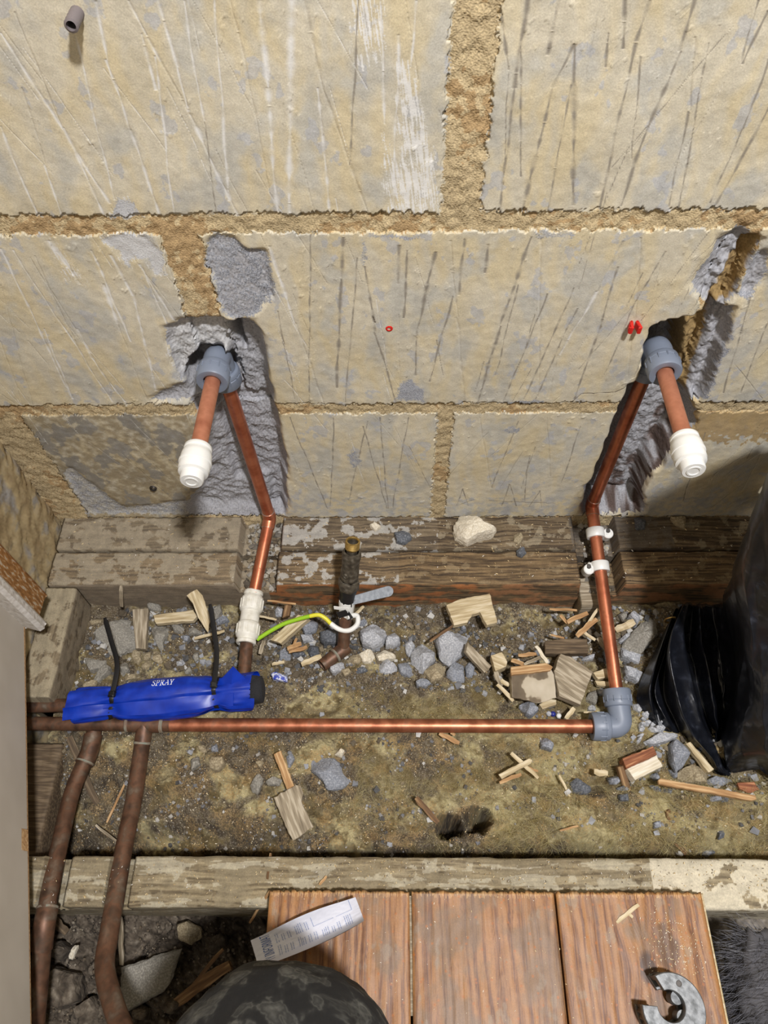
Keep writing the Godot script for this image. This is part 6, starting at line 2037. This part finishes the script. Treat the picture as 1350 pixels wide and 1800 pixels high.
# ---------- floorboards, and what stands on them ----------
func build_board() -> void:
	var y := 0.021
	var z0 := on_y(700, 1566, y).z
	var x0 := on_y(474, 1566, y).x
	var x1 := on_y(721.5, 1567, y).x
	var x2 := on_y(975, 1567, y).x
	var x3 := on_y(1232, 1566, y).x
	var t := thing("floorboard_panel", "panel of three orange brown floorboards laid on the joist", "floorboards", Vector3(0, 0, z0))
	var k := 0
	for e in [[x0, x1 - 0.0012], [x1 + 0.0012, x2 - 0.0010], [x2 + 0.0010, x3]]:
		var nx := int((e[1] - e[0]) / 0.0022)
		var nz := 130
		var w: float = e[1] - e[0]
		var st_pos := PackedVector3Array()
		var uv := PackedVector2Array()
		# section: down the left edge, over the top, down the right edge
		var sec := []
		sec.append(Vector2(0.0, 0.001))
		sec.append(Vector2(0.0, y - 0.002))
		for i in nx + 1:
			sec.append(Vector2(w * i / nx, y))
		sec.append(Vector2(w, y - 0.002))
		sec.append(Vector2(w, 0.001))
		var m := sec.size()
		for j in nz + 2:
			var z := 0.34 * maxi(j - 1, 0) / nz
			for i in m:
				var s: Vector2 = sec[i]
				var p := Vector3(e[0] + s.x, s.y, z)
				if s.y > y - 0.001:
					var d := minf(s.x, w - s.x)
					p.y -= maxf(0.0, 0.0016 - d) * 0.5
					p.y += 0.0005 * soft.get_noise_2d(p.x * 110 + k * 9, z * 6) + 0.0006 * soft.get_noise_2d(p.x * 12, z * 12)
				p.z += 0.0012 * fine.get_noise_2d(p.x * 500, 3.0) if j <= 1 else 0.0
				if j == 0:
					p.y = minf(p.y, 0.0012)
				st_pos.append(p)
				uv.append(Vector2(p.x, z) if s.y > y - 0.001 and j > 0 else Vector2(p.x + (y - s.y) * 0.4, z - (y - s.y if j == 0 else 0.0)))
		put("plank", grid_mesh(m, nz + 2, st_pos, uv, PackedColorArray(), true), board_picture(e[0], e[1], k), t)
		k += 1
	# raw pale edge on the right, where the tongue was split off
	var st := begin()
	box(st, Transform3D(Basis(), Vector3(x3 + 0.0022, 0.0085, 0.17)), Vector3(0.0044, 0.013, 0.34), 0.0008)
	put("split_edge", done(st), M.wood_pale, t)
	# sawdust packed in the joint
	st = begin()
	tube(st, PackedVector3Array([Vector3(x1, 0.0168, 0.004), Vector3(x1, 0.0172, 0.05), Vector3(x1, 0.0165, 0.10)]), 0.0014, 8, true, 0.0006)
	var dust := put("packed_sawdust", done(st), M.wood_grey, t)

func board_picture(xa: float, xb: float, k: int) -> StandardMaterial3D:
	var tex := 0.0007
	var w := int((xb - xa) / tex)
	var h := int(0.24 / tex)
	var pic := PackedByteArray()
	pic.resize(w * h * 3)
	var relief := PackedByteArray()
	relief.resize(w * h)
	var knot := Vector2(0.176, 0.062)      # the big knot of the right board, metres from the rear edge
	for j in h:
		var z := j * tex
		for i in w:
			var x := xa + i * tex
			var sx := x
			var kd := 9.0
			if k == 2:
				var d := Vector2((x - knot.x), (z - knot.y) * 0.55)
				kd = d.length()
				sx += 0.010 * exp(-kd * kd / 0.0007) * signf(d.x + 0.0001)
			sx += 0.0035 * soft.get_noise_2d(x * 12 + k * 31, z * 5)
			var ringn := sin((sx * 560.0 + 4.0 * soft.get_noise_2d(sx * 40 + k * 17, z * 2.5)))
			var g := fine.get_noise_2d(sx * 900, z * 14 + k * 7)
			var n1 := soft.get_noise_2d(x * 40 + k * 13, z * 40)
			var grain := fine.get_noise_2d(x * 1100, z * 1100)
			var col := Vector3(136, 92, 52).lerp(Vector3(158, 112, 66), clampf(0.5 + 0.5 * ringn, 0, 1)).lerp(Vector3(92, 55, 30), clampf(-ringn * 0.6 + g * 0.7 - 0.1, 0, 0.8))
			col = col.lerp(Vector3(148, 110, 72), clampf(n1 * 0.6, 0, 0.4))
			# worn grey dirt, glue and plaster smears
			var worn := soft.get_noise_2d(x * 16 + 9, z * 13) + 0.3 * n1 + (0.22 if k == 1 else (0.0 if k == 0 else -0.28))
			if worn > 0.0:
				col = col.lerp(Vector3(112, 92, 72), clampf(worn * 1.2, 0, 0.6))
			var smear := soft.get_noise_2d(x * 34 + 99, z * 18)
			if smear > 0.5:
				col = col.lerp(Vector3(138, 124, 108), clampf((smear - 0.5) * 4.0, 0, 0.5))
			if k == 2:
				if kd < 0.008 + 0.003 * n1:
					col = col.lerp(Vector3(66, 46, 34), clampf((0.009 - kd) * 260.0, 0.0, 0.85))
				var d2 := Vector2(x - 0.196, (z - 0.044) * 0.7).length() + 0.004 * n1
				if d2 < 0.013:
					col = col.lerp(Vector3(84, 60, 40), clampf((0.013 - d2) * 160.0, 0.0, 0.7))
			var drop := cell.get_noise_2d(x * 62 + k * 5, z * 62)
			if drop < -0.93:      # dribbles of old varnish
				col = col.lerp(Vector3(168, 96, 34), 0.6)
			if z < 0.0022 + 0.004 * fine.get_noise_1d(x * 700):
				col = col.lerp(Vector3(206, 168, 116), 0.6)
			col *= 1.0 + 0.06 * grain
			var q := j * w + i
			pic[q * 3] = clampi(int(col.x), 0, 255)
			pic[q * 3 + 1] = clampi(int(col.y), 0, 255)
			pic[q * 3 + 2] = clampi(int(col.z), 0, 255)
			relief[q] = clampi(int(128 + 34 * ringn + 26 * g + 8 * grain), 0, 255)
	var m := StandardMaterial3D.new()
	m.albedo_texture = ImageTexture.create_from_image(Image.create_from_data(w, h, false, Image.FORMAT_RGB8, pic))
	m.heightmap_enabled = true
	m.heightmap_texture = ImageTexture.create_from_image(Image.create_from_data(w, h, false, Image.FORMAT_L8, relief))
	m.heightmap_scale = 0.035
	m.roughness = 0.5
	m.uv1_scale = Vector3(1.0 / (xb - xa), 1.0 / 0.24, 1)
	m.uv1_offset = Vector3(-xa / (xb - xa), 0, 0)
	return m

func build_front_things() -> void:
	build_leaflet()
	build_cutter()
	build_knee()
	build_bristles()

# curled paper leaflet: printed lines are real strips and letters bent to the sheet
var leaf_o := Vector3.ZERO
var leaf_u := Vector3.ZERO
var leaf_v := Vector3.ZERO

func leaf_point(u: float, v: float) -> Vector3:    # u along (left to right), v across (lower edge to upper edge), both 0..1
	var p := leaf_o + leaf_u * u + leaf_v * v
	var curl := 0.007 * pow(absf(v - 0.5) * 2.0, 2.0) * (0.4 + 0.6 * u) + 0.010 * pow(maxf(0.0, 0.22 - v) / 0.22, 1.6)
	curl += 0.008 * pow(maxf(0.0, 0.16 - u) / 0.16, 2.0) + 0.006 * pow(maxf(0.0, u - 0.82) / 0.18, 2.0)
	p.y += 0.004 + curl + 0.002 * sin(u * 7.0 + v * 3.0) + 0.0006 * soft.get_noise_2d(u * 9, v * 9)
	var fall := maxf(0.0, 0.0 - p.x - 0.176)           # the left end hangs over the boards' edge
	p.y -= fall * 0.1
	return p

func build_leaflet() -> void:
	var y := 0.026
	var a := on_y(459, 1702, y)
	var b := on_y(642, 1622, y)
	var c := on_y(452, 1655, y)
	var d := on_y(618, 1576, y)
	leaf_o = a
	leaf_u = b - a
	leaf_v = ((c - a) + (d - b)) * 0.5
	var t := thing("paper_leaflet", "folded white leaflet with blue print lying across the boards' left edge", "leaflet", a)
	var pos := PackedVector3Array()
	for j in 33:
		for i in 61:
			var u := i / 60.0
			var v := j / 32.0
			v = v * (1.0 - 0.06 * u) + (0.26 * sin(u * PI)) * (v - 0.5)
			pos.append(leaf_point(u, v) - a)
	put("sheet", grid_mesh(61, 33, pos, PackedVector2Array(), PackedColorArray(), true), M.paper, t)
	# a second layer, folded under and showing along the lower edge
	pos = PackedVector3Array()
	for j in 9:
		for i in 41:
			var u := 0.18 + 0.8 * i / 40.0
			var v := -0.13 * sin((u - 0.18) / 0.8 * PI) + 0.34 * j / 8.0
			pos.append(leaf_point(u, v) + Vector3(0, -0.0022 - 0.0015 * (1.0 - j / 8.0), 0) - a)
	put("folded_layer", grid_mesh(41, 9, pos, PackedVector2Array(), PackedColorArray(), true), M.paper, t)
	var f := SystemFont.new()
	f.font_names = PackedStringArray(["Droid Sans"])
	# heading, read from the lower edge to the upper one
	bent_text(t, f, "TY INFORMAT", M.ink, Vector2(0.115, 0.08), Vector2(0.115, 1.0), 0.085, a)
	var rng := RandomNumberGenerator.new()
	rng.seed = 12
	var st := begin()
	for col in 2:
		for row in 13:
			var u := 0.20 + row * 0.056 + (0.02 if row % 4 == 3 else 0.0)
			if col == 1 and u > 0.52:
				continue
			if u > 0.9:
				continue
			var v0: float = [0.12, 0.58][col]
			var v1: float = v0 + rng.randf_range(0.22, 0.38)
			for line in 2:
				var uu := u + line * 0.020
				var v := v0
				while v < v1:
					var seg := rng.randf_range(0.03, 0.09)
					strip(st, uu, v, uu + 0.007, minf(v + seg, v1), a)
					v += seg + 0.014
	# the ruled box in the upper right
	strip(st, 0.55, 0.60, 0.93, 0.612, a)
	strip(st, 0.55, 0.60, 0.556, 0.93, a)
	strip(st, 0.925, 0.60, 0.931, 0.95, a)
	put("print_lines", done(st), M.pale_ink, t)

func strip(st: SurfaceTool, u0: float, v0: float, u1: float, v1: float, o: Vector3) -> void:
	var n := maxi(1, int((v1 - v0) / 0.06))
	var m := maxi(1, int((u1 - u0) / 0.06))
	for i in m:
		for j in n:
			var ua := lerpf(u0, u1, float(i) / m)
			var ub := lerpf(u0, u1, float(i + 1) / m)
			var va := lerpf(v0, v1, float(j) / n)
			var vb := lerpf(v0, v1, float(j + 1) / n)
			var up := Vector3(0, 0.0003, 0) - o
			quad(st, leaf_point(ua, va) + up, leaf_point(ua, vb) + up, leaf_point(ub, vb) + up, leaf_point(ub, va) + up)

func bent_text(parent: Node, f: Font, words: String, mat: Material, from: Vector2, to: Vector2, tall: float, o: Vector3) -> void:
	var tm := TextMesh.new()
	tm.font = f
	tm.text = words
	tm.font_size = 48
	tm.pixel_size = 0.001
	tm.depth = 0.0
	tm.curve_step = 1.0
	var arr := tm.get_mesh_arrays()
	var vs: PackedVector3Array = arr[Mesh.ARRAY_VERTEX]
	var lo := Vector2(1e9, 1e9)
	var hi := Vector2(-1e9, -1e9)
	for v in vs:
		lo = lo.min(Vector2(v.x, v.y))
		hi = hi.max(Vector2(v.x, v.y))
	for i in vs.size():
		var s := (vs[i].x - lo.x) / (hi.x - lo.x)
		var q := (vs[i].y - lo.y) / (hi.y - lo.y)
		var at := from.lerp(to, s)
		vs[i] = leaf_point(at.x - q * tall + tall * 0.5, at.y) + Vector3(0, 0.0004, 0) - o
	var st := begin()
	var ix: PackedInt32Array = arr[Mesh.ARRAY_INDEX]
	for i in range(0, ix.size(), 3):
		tri(st, vs[ix[i]], vs[ix[i + 1]], vs[ix[i + 2]])
	put("printed_heading", done(st), mat, parent)

# a round pipe cutter: two thick C-shaped cheeks with the mouth to the upper left, rollers and wheel inside
func build_cutter() -> void:
	var c := on_y(1180, 1773, 0.040)
	c.y = 0.021
	var t := thing("pipe_cutter", "round steel pipe cutter with a C-shaped mouth standing on the boards", "pipe cutter", c)
	var outline := func(r0: float, r1: float, gap: float) -> Array:
		var out := []
		var mouth := deg_to_rad(215)       # towards the upper left of the photograph
		var n := 54
		for k in n + 1:
			var a := mouth + gap + (TAU - 2 * gap) * k / n
			out.append(Vector2(cos(a), sin(a)) * r1)
		var inner := Vector2(-0.002, -0.002)
		for k in n + 1:
			var a := mouth + gap * 1.25 + (TAU - 2.5 * gap) * (n - k) / n
			out.append(inner + Vector2(cos(a), sin(a)) * r0)
		return out
	for plate in [[0.020, 0.027, "upper_cheek"], [0.0, 0.006, "lower_cheek"]]:
		var pts: Array = outline.call(0.0118, 0.0272, 0.50)
		var inset: Array = outline.call(0.0124, 0.0264, 0.52)
		var st := begin()
		var n := pts.size()
		var half := n / 2
		for k in n:
			var p: Vector2 = pts[k]
			var q: Vector2 = pts[(k + 1) % n]
			var pi_: Vector2 = inset[k]
			var qi: Vector2 = inset[(k + 1) % n]
			quad(st, Vector3(p.x, plate[0], p.y), Vector3(q.x, plate[0], q.y), Vector3(q.x, plate[1] - 0.0008, q.y), Vector3(p.x, plate[1] - 0.0008, p.y))
			quad(st, Vector3(p.x, plate[1] - 0.0008, p.y), Vector3(q.x, plate[1] - 0.0008, q.y), Vector3(qi.x, plate[1], qi.y), Vector3(pi_.x, plate[1], pi_.y))
		for k in half - 1:
			var a: Vector2 = inset[k]
			var b: Vector2 = inset[k + 1]
			var d: Vector2 = inset[n - 1 - k]
			var e: Vector2 = inset[n - 2 - k]
			quad(st, Vector3(a.x, plate[1], a.y), Vector3(b.x, plate[1], b.y), Vector3(e.x, plate[1], e.y), Vector3(d.x, plate[1], d.y))
			quad(st, Vector3(a.x, plate[0], a.y), Vector3(d.x, plate[0], d.y), Vector3(e.x, plate[0], e.y), Vector3(b.x, plate[0], b.y))
		var cheek := put(plate[2], done(st), M.steel, t)
		if plate[0] > 0.01:
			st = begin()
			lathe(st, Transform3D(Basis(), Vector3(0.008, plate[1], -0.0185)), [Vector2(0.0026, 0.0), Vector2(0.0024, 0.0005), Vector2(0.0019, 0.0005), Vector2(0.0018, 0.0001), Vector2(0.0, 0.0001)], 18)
			put("hole_disc", done(st), M.dark_steel, cheek)  # dark disc stands in for the shaded hole here
			st = begin()
			lathe(st, Transform3D(Basis(), Vector3(0.009, plate[1], 0.0165)), [Vector2(0.0036, 0.0), Vector2(0.0034, 0.0006), Vector2(0.0022, 0.0006), Vector2(0.0018, -0.0004), Vector2(0.0, -0.0004)], 20)
			put("axle_pin", done(st), M.dark_steel, cheek)
	# ribbed grip ring between the cheeks, rollers and cutting wheel
	var st := begin()
	var grip: Array = outline.call(0.0205, 0.0262, 0.50)
	var n := grip.size()
	for k in n:
		var p: Vector2 = grip[k]
		var q: Vector2 = grip[(k + 1) % n]
		var rib := 1.0 + (0.03 if k % 2 == 0 else -0.03)
		quad(st, Vector3(p.x, 0.005, p.y) * Vector3(rib, 1, rib), Vector3(q.x, 0.005, q.y) * Vector3(2.0 - rib, 1, 2.0 - rib), Vector3(q.x, 0.021, q.y) * Vector3(2.0 - rib, 1, 2.0 - rib), Vector3(p.x, 0.021, p.y) * Vector3(rib, 1, rib))
	put("grip_ring", done(st), M.dark_steel, t)
	for r in [Vector2(0.0065, -0.008), Vector2(0.009, 0.006)]:
		st = begin()
		lathe(st, Transform3D(Basis(), Vector3(r.x, 0.005, r.y)), [Vector2(0.0052, 0.0), Vector2(0.0056, 0.001), Vector2(0.0056, 0.013), Vector2(0.0052, 0.014), Vector2(0.0, 0.014)], 24)
		put("roller", done(st), M.steel, t)

# the kneeling person's knee at the foot of the frame: one continuous trouser leg, hip to ankle, with a boot below
func build_knee() -> void:
	var t := thing("person", "knee of a kneeling person in black work trousers smeared with pale dust", "person", Vector3(-0.15, 0.0, 0.6))
	var o := Vector3(-0.15, 0.0, 0.6)
	var path := spline([Vector3(-0.20, 0.44, 1.02), Vector3(-0.19, 0.40, 0.86), Vector3(-0.155, 0.335, 0.70), Vector3(-0.132, 0.268, 0.602), Vector3(-0.128, 0.215, 0.570), Vector3(-0.134, 0.13, 0.582), Vector3(-0.146, 0.02, 0.620), Vector3(-0.155, -0.07, 0.65)], 12)
	var nt := 72
	var pos := PackedVector3Array()
	var n := path.size()
	var ux := Vector3.RIGHT
	for i in n:
		var d: Vector3 = (path[mini(i + 1, n - 1)] - path[maxi(i - 1, 0)]).normalized()
		ux = (ux - d * ux.dot(d)).normalized()
		var uz := ux.cross(d)
		var s := float(i) / (n - 1)
		var r := lerpf(0.098, 0.080, clampf(s / 0.5, 0, 1))
		if s > 0.5:
			r = lerpf(0.080, 0.064, clampf((s - 0.5) / 0.5, 0, 1))
		for k in nt + 1:
			var a := TAU * k / nt
			var dir := ux * cos(a) * 1.02 + uz * sin(a) * 0.94
			var p := path[i] + dir * r
			# folds run across the bend and down the shin
			var fold := 1.0 - 2.0 * absf(soft.get_noise_3d(p.x * 7, p.y * 7 + 3, p.z * 5))
			p += dir * (0.0055 * (fold - 0.5) + 0.0012 * soft.get_noise_3d(p.x * 40, p.y * 40, p.z * 40))
			pos.append(p - o)
	put("trouser_leg", grid_mesh(nt + 1, n, pos, PackedVector2Array(), PackedColorArray(), true), M.trouser, t)
	var st := begin()
	var boot := spline([Vector3(-0.155, -0.02, 0.655), Vector3(-0.156, -0.10, 0.66), Vector3(-0.158, -0.13, 0.62), Vector3(-0.16, -0.14, 0.55)], 8)
	tube(st, boot, [0.05, 0.05, 0.05, 0.052, 0.052, 0.053, 0.053, 0.053, 0.052, 0.051, 0.05, 0.049, 0.048, 0.047, 0.046, 0.046, 0.046, 0.045, 0.044, 0.043, 0.042, 0.040, 0.036, 0.030, 0.02], 24, true)
	var bm := put("boot", done(st), M.black_nylon, t)
	bm.position = -o

# the clump of dark wiry bristles in the lower right corner
func build_bristles() -> void:
	var c := on_y(1376, 1745, 0.005)
	c.y = -0.03
	var t := thing("bristle_clump", "clump of dark grey wiry bristles at the lower right corner", "bristles", c)
	var pos := PackedVector3Array()
	for j in 25:
		for i in 41:
			var a := TAU * i / 40.0
			var e := PI * j / 24.0
			var d := Vector3(cos(a) * sin(e), cos(e), sin(a) * sin(e))
			var r := 1.0 + 0.25 * soft.get_noise_3d(d.x * 2, d.y * 2, d.z * 2)
			pos.append(d * Vector3(0.034, 0.040, 0.052) * r)
	put("core", grid_mesh(41, 25, pos), M.bristle_core, t)
	var rng := RandomNumberGenerator.new()
	rng.seed = 44
	var st := begin()
	for k in 1500:
		var a := rng.randf() * TAU
		var e := acos(rng.randf_range(-0.3, 1.0))
		var d := Vector3(cos(a) * sin(e), cos(e), sin(a) * sin(e))
		var p := d * Vector3(0.034, 0.040, 0.052)
		var flow := (Vector3(-0.7, 0.15, 0.5) + Vector3(rng.randf_range(-0.7, 0.7), rng.randf_range(-0.3, 0.5), rng.randf_range(-0.7, 0.7)) + d * 0.5).normalized()
		var len_ := rng.randf_range(0.012, 0.030)
		var side := flow.cross(Vector3(rng.randf(), 1, rng.randf())).normalized() * 0.00022
		var prev := p
		for s in 4:
			var nx := prev + flow * len_ / 4.0
			var w := 1.0 - s * 0.2
			quad(st, prev - side * w, nx - side * (w - 0.2), nx + side * (w - 0.2), prev + side * w)
			prev = nx
			flow = (flow + Vector3(0, -0.22, 0.05)).normalized()
	var hair := put("bristles", done(st), M.bristle, t)
	hair.set_meta("kind", "stuff")

# ---------- crumbs, sawdust and loose fibres: past counting ----------
func scatter(called: String, label: String, category: String, mesh: Mesh, mat: Material, n: int, seed_: int, place: Callable, tints: Array) -> void:
	var rng := RandomNumberGenerator.new()
	rng.seed = seed_
	var mm := MultiMesh.new()
	mm.transform_format = MultiMesh.TRANSFORM_3D
	mm.use_colors = true
	mm.mesh = mesh
	mm.instance_count = n
	for i in n:
		var p: Array = place.call(rng)
		var b := Basis(Vector3.UP, rng.randf() * TAU) * Basis(Vector3.RIGHT, rng.randf_range(-0.5, 0.5)) * Basis(Vector3.BACK, rng.randf_range(-0.4, 0.4))
		var s: float = p[1]
		mm.set_instance_transform(i, Transform3D(b.scaled(Vector3(s, s, s)), p[0]))
		mm.set_instance_color(i, tints[rng.randi() % tints.size()])
	var o := MultiMeshInstance3D.new()
	o.name = numbered(called)
	o.multimesh = mm
	o.material_override = mat
	add_child(o)
	tag(o, label, category)
	o.set_meta("kind", "stuff")

func build_scatter() -> void:
	var tinted := plain(Color.WHITE, 0.9)
	tinted.vertex_color_use_as_albedo = true
	# a flake of sawdust, a crumb and a curled fibre
	var st := begin()
	box(st, Transform3D(), Vector3(2.2, 0.35, 0.8), 0.1)
	var flake := done(st)
	var sphere := SphereMesh.new()
	sphere.radius = 0.5
	sphere.height = 0.8
	sphere.radial_segments = 5
	sphere.rings = 2
	st = begin()
	var corners := []
	for k in 8:
		corners.append(Vector3((0.5 if k & 1 else -0.5) + 0.18 * sin(k * 5.1), (0.36 if k & 2 else -0.36) + 0.14 * sin(k * 3.7), (0.46 if k & 4 else -0.46) + 0.2 * sin(k * 7.3)))
	for f in [[0, 2, 3, 1], [4, 5, 7, 6], [0, 4, 6, 2], [1, 3, 7, 5], [2, 6, 7, 3], [0, 1, 5, 4]]:
		quad(st, corners[f[0]], corners[f[1]], corners[f[2]], corners[f[3]])
	var shard := done(st)
	st = begin()
	var curl := []
	for k in 7:
		curl.append(Vector3(k - 3, 0.5 + 0.9 * sin(k * 0.9), 1.1 * sin(k * 0.7 + 0.4)))
	tube(st, PackedVector3Array(curl), 0.024, 3, false)
	var fibre := done(st)
	var lin := func(r: int, g: int, b: int) -> Color: return rgb(r, g, b).srgb_to_linear()
	var bed := func(rng: RandomNumberGenerator) -> Vector3:
		var x := rng.randf_range(-0.45, 0.5)
		var z := rng.randf_range(0.1, 0.4)
		return Vector3(x, bed_height(x, z), z)
	var saw_place := func(rng: RandomNumberGenerator) -> Array:
		var p: Vector3 = bed.call(rng)
		for k in 4:
			if soft.get_noise_2d(p.x * 18 + 300, p.z * 22) > -0.05 - 0.25 * float(p.x < -0.1 and p.z > 0.27):
				break
			p = bed.call(rng)
		return [p + Vector3(0, 0.0009, 0), 0.0004 + 0.0008 * rng.randf() * rng.randf()]
	scatter("sawdust", "pale sawdust flecks strewn over the insulation", "sawdust", flake, tinted, 9000, 5, saw_place, [lin.call(226, 206, 160), lin.call(206, 176, 120), lin.call(184, 148, 96), lin.call(236, 226, 200), lin.call(150, 120, 80)])
	var grit_place := func(rng: RandomNumberGenerator) -> Array:
		var p: Vector3 = bed.call(rng)
		for k in 5:
			var want := soft.get_noise_2d(p.x * 12 + 100, p.z * 14) + (0.45 if p.z < 0.21 else -0.2)
			if want > 0.0:
				break
			p = bed.call(rng)
		return [p + Vector3(0, 0.0006, 0), 0.0008 + 0.0036 * pow(rng.randf(), 4.0)]
	scatter("grit", "grey grit and crumbs strewn over the insulation", "grit", shard, tinted, 7000, 6, grit_place, [lin.call(110, 110, 112), lin.call(134, 134, 136), lin.call(76, 74, 72), lin.call(120, 108, 86), lin.call(88, 78, 62), lin.call(168, 164, 156)])
	var heap_place := func(rng: RandomNumberGenerator) -> Array:
		var p: Vector3 = bed.call(rng)
		for k in 6:
			if p.z < 0.215 and soft.get_noise_2d(p.x * 9 + 40, p.z * 12) > -0.12 or p.x > 0.2 and p.z > 0.27 and p.z < 0.34:
				break
			p = bed.call(rng)
		return [p + Vector3(0, 0.001, 0), 0.0022 + 0.0055 * pow(rng.randf(), 2.5)]
	scatter("rubble_crumbs", "small broken crumbs of block filling in between the larger lumps", "rubble", shard, tinted, 1500, 16, heap_place, [lin.call(118, 120, 124), lin.call(150, 152, 156), lin.call(82, 82, 82), lin.call(124, 112, 90), lin.call(96, 86, 70), lin.call(186, 184, 178)])
	var wool_place := func(rng: RandomNumberGenerator) -> Array:
		var p: Vector3 = bed.call(rng)
		for k in 6:
			if p.x > -0.1 and p.z > 0.2 and Vector2(p.x - 0.02, (p.z - 0.362) * 1.6).length() > 0.036 and soft.get_noise_2d(p.x * 10 + 200, p.z * 14) > -0.1:
				break
			p = bed.call(rng)
		return [p + Vector3(0, 0.0004, 0), 0.0012 + (0.0030 if p.z > 0.32 and p.x > 0.05 else 0.0014) * rng.randf()]
	scatter("wool_fibres", "loose yellow fibres standing off the insulation", "fibres", fibre, tinted, 12000, 7, wool_place, [lin.call(196, 182, 124), lin.call(170, 152, 92), lin.call(212, 200, 150), lin.call(142, 122, 72)])
	# combed tufts of wool on the thick roll and round the bare yellow patches
	st = begin()
	curl = []
	for k in 9:
		curl.append(Vector3(k - 4, 0.35 + 0.3 * sin(k * 0.8) - 0.02 * (k - 4) * (k - 4), 0.55 * sin(k * 0.55 + 0.4)))
	tube(st, PackedVector3Array(curl), 0.013, 3, false)
	var tuft := done(st)
	var mm := MultiMesh.new()
	mm.transform_format = MultiMesh.TRANSFORM_3D
	mm.use_colors = true
	mm.mesh = tuft
	mm.instance_count = 17000
	var rng := RandomNumberGenerator.new()
	rng.seed = 61
	var shades := [lin.call(198, 186, 134), lin.call(176, 160, 104), lin.call(218, 208, 164), lin.call(150, 132, 84)]
	for i in 17000:
		var p := Vector3.ZERO
		for k in 12:
			p = Vector3(rng.randf_range(-0.12, 0.5), 0, rng.randf_range(0.22, 0.388))
			var want := soft.get_noise_2d(p.x * 9 + 400, p.z * 12) + (0.28 if p.z > 0.315 and p.x > 0.03 else -0.12)
			if want > 0.0 and Vector2(p.x - 0.02, (p.z - 0.362) * 1.6).length() > 0.036:
				break
		p.y = bed_height(p.x, p.z) + 0.0005
		var turn := 0.5 * fine.get_noise_2d(p.x * 22, p.z * 22) * PI + rng.randf_range(-0.35, 0.35)
		var s := 0.0012 + 0.0018 * rng.randf()
		mm.set_instance_transform(i, Transform3D((Basis(Vector3.UP, turn) * Basis(Vector3.RIGHT, rng.randf_range(-0.4, 0.4))).scaled(Vector3(s, s, s)), p))
		mm.set_instance_color(i, shades[rng.randi() % 4])
	var o := MultiMeshInstance3D.new()
	o.name = numbered("wool_tufts")
	o.multimesh = mm
	o.material_override = tinted
	add_child(o)
	tag(o, "combed pale yellow strands lying over the thick wool roll", "fibres")
	o.set_meta("kind", "stuff")
	var timber_place := func(rng: RandomNumberGenerator) -> Array:
		var x := rng.randf_range(-0.48, 0.4)
		if rng.randf() < 0.5:
			return [Vector3(x, 0.0012, rng.randf_range(0.002, 0.093)), 0.0003 + 0.0011 * pow(rng.randf(), 3.0)]
		return [Vector3(x, 0.0008, rng.randf_range(0.406, 0.449 if x < -0.18 else 0.434)), 0.0003 + 0.0006 * rng.randf()]
	scatter("plaster_crumbs", "fine pale crumbs lying on the timber plates and joist", "crumbs", flake, tinted, 1700, 8, timber_place, [lin.call(214, 208, 196), lin.call(186, 160, 112), lin.call(226, 204, 156), lin.call(120, 112, 100)])
	var notch_place := func(rng: RandomNumberGenerator) -> Array:
		var left := rng.randf() < 0.6
		var x := rng.randf_range(-0.247, -0.196) if left else rng.randf_range(0.19, 0.222)
		var z := rng.randf_range(0.0, 0.092)
		var y := (-0.0165 if z < 0.046 else -0.0235) if left else (-0.0205 if z < 0.046 else -0.033)
		return [Vector3(x, y + 0.0014, z), 0.0016 + 0.0060 * pow(rng.randf(), 2.2)]
	scatter("notch_crumbs", "dusty crumbs lying in the two pipe notches of the timber plates", "rubble", shard, tinted, 420, 18, notch_place, [lin.call(116, 110, 100), lin.call(150, 146, 138), lin.call(84, 76, 64), lin.call(128, 116, 94), lin.call(172, 166, 152)])
	var board_place := func(rng: RandomNumberGenerator) -> Array:
		var x := rng.randf_range(-0.17, 0.235)
		var z := rng.randf_range(0.44, 0.57)
		if rng.randf() < 0.5:
			x = clampf(0.205 + rng.randfn() * 0.012, -0.17, 0.23)
			z = 0.484 + rng.randfn() * 0.016
		return [Vector3(x, 0.0216, z), 0.00025 + 0.0005 * rng.randf()]
	scatter("board_crumbs", "white specks of dust on the floorboards", "crumbs", flake, tinted, 420, 9, board_place, [lin.call(236, 226, 206), lin.call(226, 204, 160)])
	var bay_place := func(rng: RandomNumberGenerator) -> Array:
		var x := rng.randf_range(-0.47, -0.18)
		var z := rng.randf_range(0.455, 0.6)
		return [Vector3(x, -0.125 + 0.022 * soft.get_noise_2d(x * 14 + 3, z * 14) + 0.012 * absf(soft.get_noise_2d(x * 45, z * 45)) + 0.001 - 0.05 * clampf((-0.19 - x) * -12.0, 0.0, 1.0), z), 0.0010 + 0.004 * pow(rng.randf(), 3.0)]
	scatter("bay_crumbs", "brown crumbs over the soil in the dark bay", "crumbs", sphere, tinted, 1500, 10, bay_place, [lin.call(92, 80, 64), lin.call(120, 108, 90), lin.call(70, 60, 50), lin.call(140, 130, 114)])
